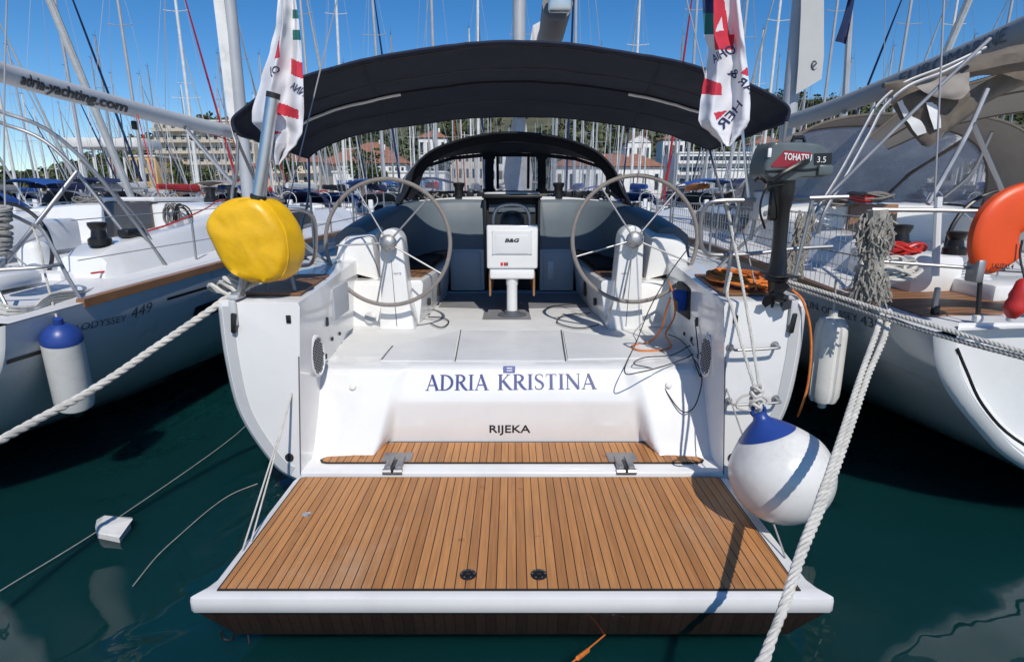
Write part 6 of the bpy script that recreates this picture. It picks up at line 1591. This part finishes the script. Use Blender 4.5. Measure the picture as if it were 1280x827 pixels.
for i, (px_, cov, fu) in enumerate(rowB):
    Y = (30.5, 33.5)[i % 2] if i % 3 else 29
    x = (px_ - 640) / FPX * ((Y + 5.6) * math.cos(PITCH) + 0.3)
    hc = ['white', 'white', 'cream', 'white', 'grey', 'white', 'teal'][i % 7] if cov != 'navy' else 'navy'
    key = (hc, cov, fu, 14.5 + (i * 7 % 5) * .9, MA[i % 3 if i % 3 != 2 else 0], HOODC[i % 6], [None, None, 'blue', 'navy', None, 'tan'][i % 6], .008 + .006 * (i % 3), 20 + i)
    place(0, 'second row', i, x, Y, 0 if i % 3 else math.pi * 0, key, 'yachts moored in the second row')
random.seed(33)
xs = [-46 + 3.85 * i for i in range(26)]
for i, x in enumerate(xs):
    v = i % 7; key = (['white', 'white', 'cream', 'white', 'navy', 'white', 'grey'][v], COVC[v], ['white', 'navy', None, 'grey', 'white', 'orange', 'white'][v], [15.5, 14, 16.5, 13, 17, 15, 14.5][v], MA[v % 3], HOODC[v % 6], ['blue', None, 'navy', None, None, 'tan', None][v], .01, 50 + v)
    place(1, 'third row', i, x + random.uniform(-.5, .5), 51 + random.uniform(-1, 1), 0 if i % 4 else math.pi * 0, key, 'yachts moored in the third row')
xs = [-58 + 3.9 * i for i in range(31)]
for i, x in enumerate(xs):
    v = (i * 2 + 1) % 7; key = (['white', 'white', 'cream', 'white', 'navy', 'white', 'grey'][v], COVC[(v + 1) % 7], ['white', 'navy', 'white', 'grey', None, 'white', 'orange'][v], [16, 14, 17, 13, 15, 18, 15.5][v], MA[v % 3], 'grey' if v % 2 else None, None, .01, 60 + v)
    place(2, 'fourth row', i, x + random.uniform(-.6, .6), 67 + random.uniform(-1, 1), 0, key, 'yachts moored in the fourth row')
xs = [-72 + 4.0 * i for i in range(37)]
for i, x in enumerate(xs):
    v = (i * 3) % 7; key = (['white', 'white', 'cream', 'white', 'navy', 'white', 'grey'][v], COVC[(v + 2) % 7], ['white', 'navy', 'white', 'grey', None, 'white', 'red'][v], [15, 13, 16, 14, 17, 12, 15.5][v], MA[(v + 1) % 3], None if v % 2 else 'navy', None, .01, 70 + v)
    place(2, 'fifth row', i, x + random.uniform(-.6, .6), 84 + random.uniform(-2, 2), 0, key, 'yachts moored in the fifth row')
xs = [-88 + 4.7 * i for i in range(38)]
for i, x in enumerate(xs):
    v = (i * 5) % 7; key = (['white', 'white', 'cream', 'white', 'navy', 'white', 'grey'][v], COVC[(v + 4) % 7], ['white', None, 'white', 'grey', None, 'white', 'navy'][v], [16, 14, 15, 13, 18, 14, 16][v], MA[v % 3], None, None, .01, 90 + v)
    place(2, 'sixth row', i, x + random.uniform(-.8, .8), 106 + random.uniform(-2, 2), 0, key, 'yachts moored in the sixth row')
# ---- navy flag on a mast top at the right
fp = thing('flag_pole', 'tall slim pole carrying the small navy flag, right of the mast with sail', 'flag pole', at(1058, 250, 17))
mb = MB(); p = at(1060, 200, 17); mb.tube([V3((p.x - .05, 17, 1.5)), at(1062, 30, 17), at(1064, -30, 17)], [.09, .075, .06], 8); part('tube', mb, MA[0], fp)
mb = MB(); g = []
for j in range(9):
    v = j / 8; row = []
    for i in range(9):
        u = i / 8; x = 1068 - 6 * v + u * (9 - 9 * v * .2) - 4 + (-14 * v if u < .5 else -10 * v) ; y = -20 + 70 * v + u * 6; row.append(at(x + 2 * math.sin(u * 5 + v * 3), y, 16.7 + .12 * math.sin(u * 6 + v * 4)))
    g.append(row)
mb.loft(g); solo('flag', mb, M['navy_cloth'], 'small navy blue flag drooping from a pole above the right boats', 'flag')
# ================================================================ shore
quay = MB(); quay.box((0, 160, .3), (700, 80, 2.6), .1); struct('promenade', quay, pm('promenade_stone', (.42, .40, .37), .85, var=.15, bump=.3, bs=3), 'stone promenade behind the moored boats')
ridge = [(-700, 238), (-200, 232), (0, 226), (70, 218), (140, 186), (215, 155), (300, 138), (420, 120), (560, 108), (700, 104), (860, 108), (1000, 112), (1100, 118), (1200, 138), (1300, 150), (1600, 150), (2200, 180)]
def rz(px_): return ilerp(px_, ridge) if px_ > ridge[0][0] else ridge[0][1]
YR = 620.0
def terrain(x, y):
    px_ = 640 + x / (y * math.cos(PITCH)) * FPX; py_ = rz(px_)
    e = math.tan(-(PITCH + math.atan((py_ - 413.5) / FPX))); t = max(0, min(1, (y - 196) / (YR - 196))); s = t ** 1.25
    z = 1.6 + max(0, e) * YR * s * .98
    return z + (5 * noise.noise(V3((x * .012, y * .012, 0))) + 9 * noise.noise(V3((x * .005, y * .005, 5)))) * min(1, t * 4)
mb = MB(); g = []
for j in range(46):
    y = 190 + (900 - 190) * (j / 45) ** 1.2; row = []
    for i in range(91):
        x = (-1.6 + 3.2 * i / 90) * y; zz = terrain(x, min(y, YR)) if y <= YR else terrain(x * YR / y, YR) * (1 - ((y - YR) / 600)); row.append(V3((x, y, zz)))
    g.append(row)
mb.loft(g); struct('hillside', mb, pm('dry_hillside', (.10, .10, .055), .95, var=.35, vs=.05), 'wooded hillside rising behind the marina')
def leafmat(name, c):
    m, nt, b = new_mat(name); L = nt.links; tc = N(nt, 'ShaderNodeTexCoord'); g_ = N(nt, 'ShaderNodeNewGeometry')
    c1 = ramp(nt, g_.outputs['Random Per Island'], [(0, tuple(x * .45 for x in c)), (.6, c), (1, tuple(min(1, x * 1.7) for x in c))])
    n_ = N(nt, 'ShaderNodeTexNoise', i_Scale=.06, i_Detail=3.0); L.new(tc.outputs['Object'], n_.inputs['Vector'])
    L.new(mixc(nt, 1.0, c1, ramp(nt, n_.outputs[0], [(.3, (.6, .7, .65)), (.7, (1.2, 1.05, .8))]), 'MULTIPLY'), b.inputs['Base Color']); b.inputs['Roughness'].default_value = .8; b.inputs['Specular IOR Level'].default_value = .2
    return m
M['leaf'] = leafmat('pine_foliage', (.075, .095, .05)); M['leaf2'] = leafmat('broadleaf_foliage', (.06, .09, .03)); M['bark'] = pm('bark', (.12, .085, .06), .9, var=.3)
def leaves(mb, c, rx, rz_, n, size, rnd):
    for k in range(n):
        while True:
            p = V3((rnd.uniform(-1, 1), rnd.uniform(-1, 1), rnd.uniform(-1, 1)))
            if .25 < p.length < 1: break
        q = V3((c.x + p.x * rx, c.y + p.y * rx, c.z + p.z * rz_)); a = V3((rnd.gauss(0, 1), rnd.gauss(0, 1), rnd.gauss(0, 1))).normalized(); b_ = a.orthogonal().normalized(); d_ = a.cross(b_)
        s = size * rnd.uniform(.6, 1.3); mb.add([q + b_ * s, q + d_ * s * .8, q - b_ * s, q - d_ * s * .7], [(0, 1, 2, 3)])
rnd = random.Random(4)
mb = MB(); cnt = 0
while cnt < 3000:
    y = 205 + (YR - 205) * rnd.random() ** .8; px_ = rnd.uniform(-150, 1430); x = (px_ - 640) / FPX * y * math.cos(PITCH)
    if noise.noise(V3((x * .02, y * .02, 3))) < -.28: continue
    z = terrain(x, y); r_ = rnd.uniform(2.2, 4.2); leaves(mb, V3((x, y, z + r_ * .8)), r_, r_ * rnd.uniform(1.0, 1.5), 24, r_ * .42, rnd); cnt += 1
o = struct('forest', mb, M['leaf'], 'dark green pine forest covering the hillside', smooth=False); o['kind'] = 'stuff'
# single trees along the promenade
def make_tree(seed, hgt, w_):
    rnd = random.Random(seed); root = thing('tree', 'x', 'tree'); mb = MB()
    mb.tube([(0, 0, 0), (.1, .05, hgt * .3), (.0, .1, hgt * .6)], [.32, .24, .12], 8)
    for k in range(5): a = rnd.uniform(0, 6.28); mb.tube([(.05, .05, hgt * (.3 + .06 * k)), (math.cos(a) * w_ * .5, math.sin(a) * w_ * .5, hgt * (.55 + .07 * k))], [.12, .04], 5)
    part('trunk', mb, M['bark'], root); mb = MB()
    for k in range(16):
        a = rnd.uniform(0, 6.28); r_ = w_ * rnd.uniform(.1, .75); leaves(mb, V3((r_ * math.cos(a), r_ * math.sin(a), hgt * rnd.uniform(.5, .95))), w_ * rnd.uniform(.25, .45), hgt * .13, 46, .32, rnd)
    part('crown', mb, M['leaf2'], root, smooth=False); return root
trees = [make_tree(k, h_, w_) for k, (h_, w_) in enumerate(((9, 4.2), (7.5, 5), (11, 4)))]
tl = [(112, 148, 'tree at the shore left of the beige apartment block'), (150, 150, 'tree between the navy furled sail and the beige block'), (178, 146, 'bushy tree in front of the hill, just left of the beige block'), (238, 150, 'small tree at the foot of the beige apartment block'), (272, 150, 'round tree before the right half of the beige block'), (366, 133, 'low tree before the cream hotel'), (459, 131, 'dark tree in front of the long red roof'), (470, 133, 'second dark tree by the long red roof'), (560, 150, 'tree seen under the bimini left of the sprayhood'), (770, 150, 'tree seen above the right wheel beside the gabled house'), (880, 182, 'tree standing above the banded white building'), (965, 150, 'tree right of the banded white building'), (1010, 150, 'tree seen behind the outboard motor'), (1180, 150, 'tree behind the hazy window of the right yacht')]
for i, (px_, Y, lab) in enumerate(tl):
    o = trees[i] if i < 3 else copy_tree(trees[i % 3]); x = (px_ - 640) / FPX * Y; o.location = (x, Y, 1.6 if Y < 196 else terrain(x, Y)); o.rotation_euler = (0, 0, i * 1.3); s = random.uniform(.8, 1.25); o.scale = (s, s, s); o['label'] = lab; o['group'] = 'trees along the shore'
# ---- buildings
WALL = {k: pm('plaster_' + k, c, .85, var=.08, vs=.4, dirt=.2) for k, c in {'beige': (.55, .48, .38), 'cream': (.62, .54, .42), 'white': (.72, .71, .68), 'salmon': (.58, .36, .26), 'ochre': (.55, .38, .17)}.items()}
M['tile'] = pm('terracotta_tiles', (.30, .135, .085), .9, var=.35, vs=1.5, bump=.4, bs=3); M['glass'] = pm('window_glass', (.03, .04, .05), .1, var=.4, vs=.5); M['shut'] = pm('shutter', (.12, .10, .07), .7)
M['glassblue'] = pm('blue_glazing', (.05, .12, .25), .15, var=.3, vs=.3)
def building(name, label, px0, px1, Y, ztop, floors, cols, wall, roof='flat', depth=14, base=None, win=(.45, .55), balc=False, group=None, bandcol=None, cat='building'):
    x0 = (px0 - 640) / FPX * Y * 1.0; x1 = (px1 - 640) / FPX * Y; w_ = x1 - x0; cx = (x0 + x1) / 2
    zb = base if base is not None else (1.6 if Y < 196 else terrain(cx, Y + depth / 2) - 3)
    root = thing(name, label, cat, (cx, Y, zb), group); H = ztop - zb
    mb = MB(); mb.box((cx, Y + depth / 2, zb + H / 2), (w_, depth, H), .05); wl = part('wall', mb, WALL[wall], root)
    if roof == 'hip':
        e = .6; rh_ = min(w_, depth) * .28; a = [V3((x0 - e, Y - e, ztop)), V3((x1 + e, Y - e, ztop)), V3((x1 + e, Y + depth + e, ztop)), V3((x0 - e, Y + depth + e, ztop))]; k = min(w_, depth) * .5
        r0, r1 = (V3((x0 + k * .8, Y + depth / 2, ztop + rh_)), V3((x1 - k * .8, Y + depth / 2, ztop + rh_))) if w_ > depth * .8 else (V3((cx - .1, Y + depth * .35, ztop + rh_)), V3((cx + .1, Y + depth * .65, ztop + rh_)))
        mb = MB(); mb.add(a + [r0, r1], [(0, 1, 5, 4), (1, 2, 5), (2, 3, 4, 5), (3, 0, 4)]); mb.poly([p + V3((0, 0, -.15)) for p in a]); rf = part('roof', mb, M['tile'], root, smooth=False)
        mb = MB(); mb.box((cx + w_ * .2, Y + depth * .4, ztop + rh_), (.8, .8, 1.6), .05); part('chimney', mb, WALL['white'], rf)
    elif roof == 'gable':
        rh_ = w_ * .3; mb = MB(); f = [V3((x0 - .4, Y - .3, ztop)), V3((x1 + .4, Y - .3, ztop)), V3((cx, Y - .3, ztop + rh_))]; mb.prism(f, (0, .32, 0)); part('gable', mb, WALL[wall], wl, smooth=False)
        mb = MB(); 
        for a, b_ in ((x0 - .7, cx), (x1 + .7, cx)): mb.prism([V3((a, Y - .6, ztop - .1)), V3((cx, Y - .6, ztop + rh_ + .1)), V3((cx, Y + depth, ztop + rh_ + .1)), V3((a, Y + depth, ztop - .1))], (0, 0, .2))
        part('roof', mb, M['tile'], root, smooth=False)
    else:
        mb = MB(); mb.box((cx, Y + depth / 2, ztop + .2), (w_ + .5, depth + .5, .4), .05); part('roof', mb, WALL['white'], root)
    fh = H / floors
    for f in range(floors):
        zc = zb + fh * (f + .52)
        if bandcol:
            mb = MB(); mb.box((cx, Y - .02, zc), (w_ * .94, .1, fh * win[1]), .02); part('window_band', mb, M[bandcol], wl)
        else:
            for c in range(cols):
                xc = x0 + w_ * (c + .5) / cols; ww, wh = w_ / cols * win[0], fh * win[1]
                mb = MB(); mb.box((xc, Y - .005, zc), (ww, .16, wh), .02); wn_ = part('window', mb, M['glass'] if (c * 7 + f * 3) % 5 else M['shut'], wl)
        if balc:
            mb = MB(); mb.box((cx, Y - .7, zb + fh * f + fh * .12), (w_ * .98, 1.4, .2), .02); part('balcony', mb, WALL['white'] if bandcol else WALL[wall], wl)
            mb = MB(); mb.box((cx, Y - 1.36, zb + fh * f + fh * .26), (w_ * .98, .06, fh * .2), .0); part('balcony_rail', mb, WALL['white'] if bandcol else WALL[wall], wl)
    return root
zt = lambda px_, py_, Y: at(px_, py_, Y).z
building('apartment_block', 'large beige apartment block with rows of small windows on the left shore', 214, 332, 168, zt(270, 152, 168), 7, 12, 'beige', 'flat', 18, win=(.42, .42), balc=True)
building('waterfront_hotel', 'cream building with red hipped roof and balconies left of centre', 352, 408, 140, zt(380, 203, 140), 3, 5, 'cream', 'hip', 14, balc=True)
building('house', 'salmon house with red roof just left of the cream hotel', 322, 354, 152, zt(340, 208, 152), 2, 3, 'salmon', 'hip', 12)
building('long_building', 'long white building with a red tiled roof behind the left wheel', 408, 512, 158, zt(460, 204, 158), 2, 14, 'white', 'hip', 16, win=(.4, .5))
building('terminal', 'low white terminal with blue window band below the long red roof', 424, 560, 134, zt(480, 216, 134), 1, 1, 'white', 'flat', 8, bandcol='glassblue', win=(.4, .4))
building('house', 'ochre house between the beige block and the salmon house', 180, 212, 150, zt(196, 196, 150), 3, 4, 'ochre', 'flat', 12)
building('terrace_house', 'white villa with red roof on the slope left of the sprayhood top', 528, 562, 250, zt(545, 172, 250), 2, 4, 'white', 'hip', 12)
building('terrace_house', 'small pale house half hidden by trees above the long red roof', 452, 492, 232, zt(470, 186, 232), 1, 4, 'white', 'hip', 10)
building('house', 'white gabled house with arched window seen above the right wheel', 778, 806, 190, zt(792, 178, 190), 2, 3, 'white', 'gable', 12, win=(.5, .6))
building('house', 'white villa with red roof right of the gabled house on the slope', 820, 846, 215, zt(832, 174, 215), 2, 3, 'white', 'hip', 10)
building('long_building', 'white building with salmon roof behind the right wheel', 690, 822, 146, zt(760, 208, 146), 1, 9, 'white', 'hip', 12, win=(.3, .5))
building('modern_block', 'modern white block with dark window bands behind the right flag', 838, 962, 152, zt(900, 192, 152), 4, 1, 'white', 'flat', 16, balc=True, bandcol='glass', win=(.4, .5))
building('terminal', 'long low white quayside roof behind the outboard motor', 880, 1060, 136, zt(950, 213, 136), 1, 1, 'white', 'flat', 8, bandcol='glass', win=(.4, .4))
building('house', 'salmon roofed house on the slope right of the banded block', 930, 968, 215, zt(945, 180, 215), 2, 4, 'white', 'hip', 12)
building('house', 'white house with red roof high behind the right mast', 1005, 1045, 240, zt(1025, 170, 240), 2, 4, 'white', 'hip', 12)
building('house', 'cream house seen through the hazy window of the right yacht', 1080, 1150, 170, zt(1110, 190, 170), 3, 6, 'cream', 'hip', 14)
building('house', 'white house at the far right edge behind the lifebuoy', 1190, 1260, 170, zt(1220, 195, 170), 2, 6, 'white', 'hip', 14)
building('house', 'white house seen through the middle sprayhood window', 612, 660, 165, zt(640, 190, 165), 3, 5, 'white', 'hip', 12)
building('house', 'pale house seen through the left sprayhood window', 566, 606, 175, zt(585, 186, 175), 3, 5, 'cream', 'hip', 12)
# white canopy of the fuel pier at the left
can = thing('pier_canopy', 'flat white canopy on thin posts at the far left shore', 'canopy', (-36, 62, 0))
x0, x1 = at(78, 190, 62).x, at(175, 190, 62).x; zz = zt(120, 184, 62); zz2 = zt(120, 172, 62)
mb = MB(); mb.box(((x0 + x1) / 2, 64, (zz + zz2) / 2), (x1 - x0, 4, zz2 - zz), .1); part('roof', mb, WALL['white'], can)
for k in range(5):
    mb = MB(); mb.tube([(x0 + (x1 - x0) * (k + .5) / 5, 63, .4), (x0 + (x1 - x0) * (k + .5) / 5, 63, zz + .02)], .1, 8); part('post', mb, WALL['white'], can)
mb = MB(); mb.box(((x0 + x1) / 2, 64, .3), (x1 - x0 + 4, 7, .6), .05); part('deck', mb, M['wood'], can)
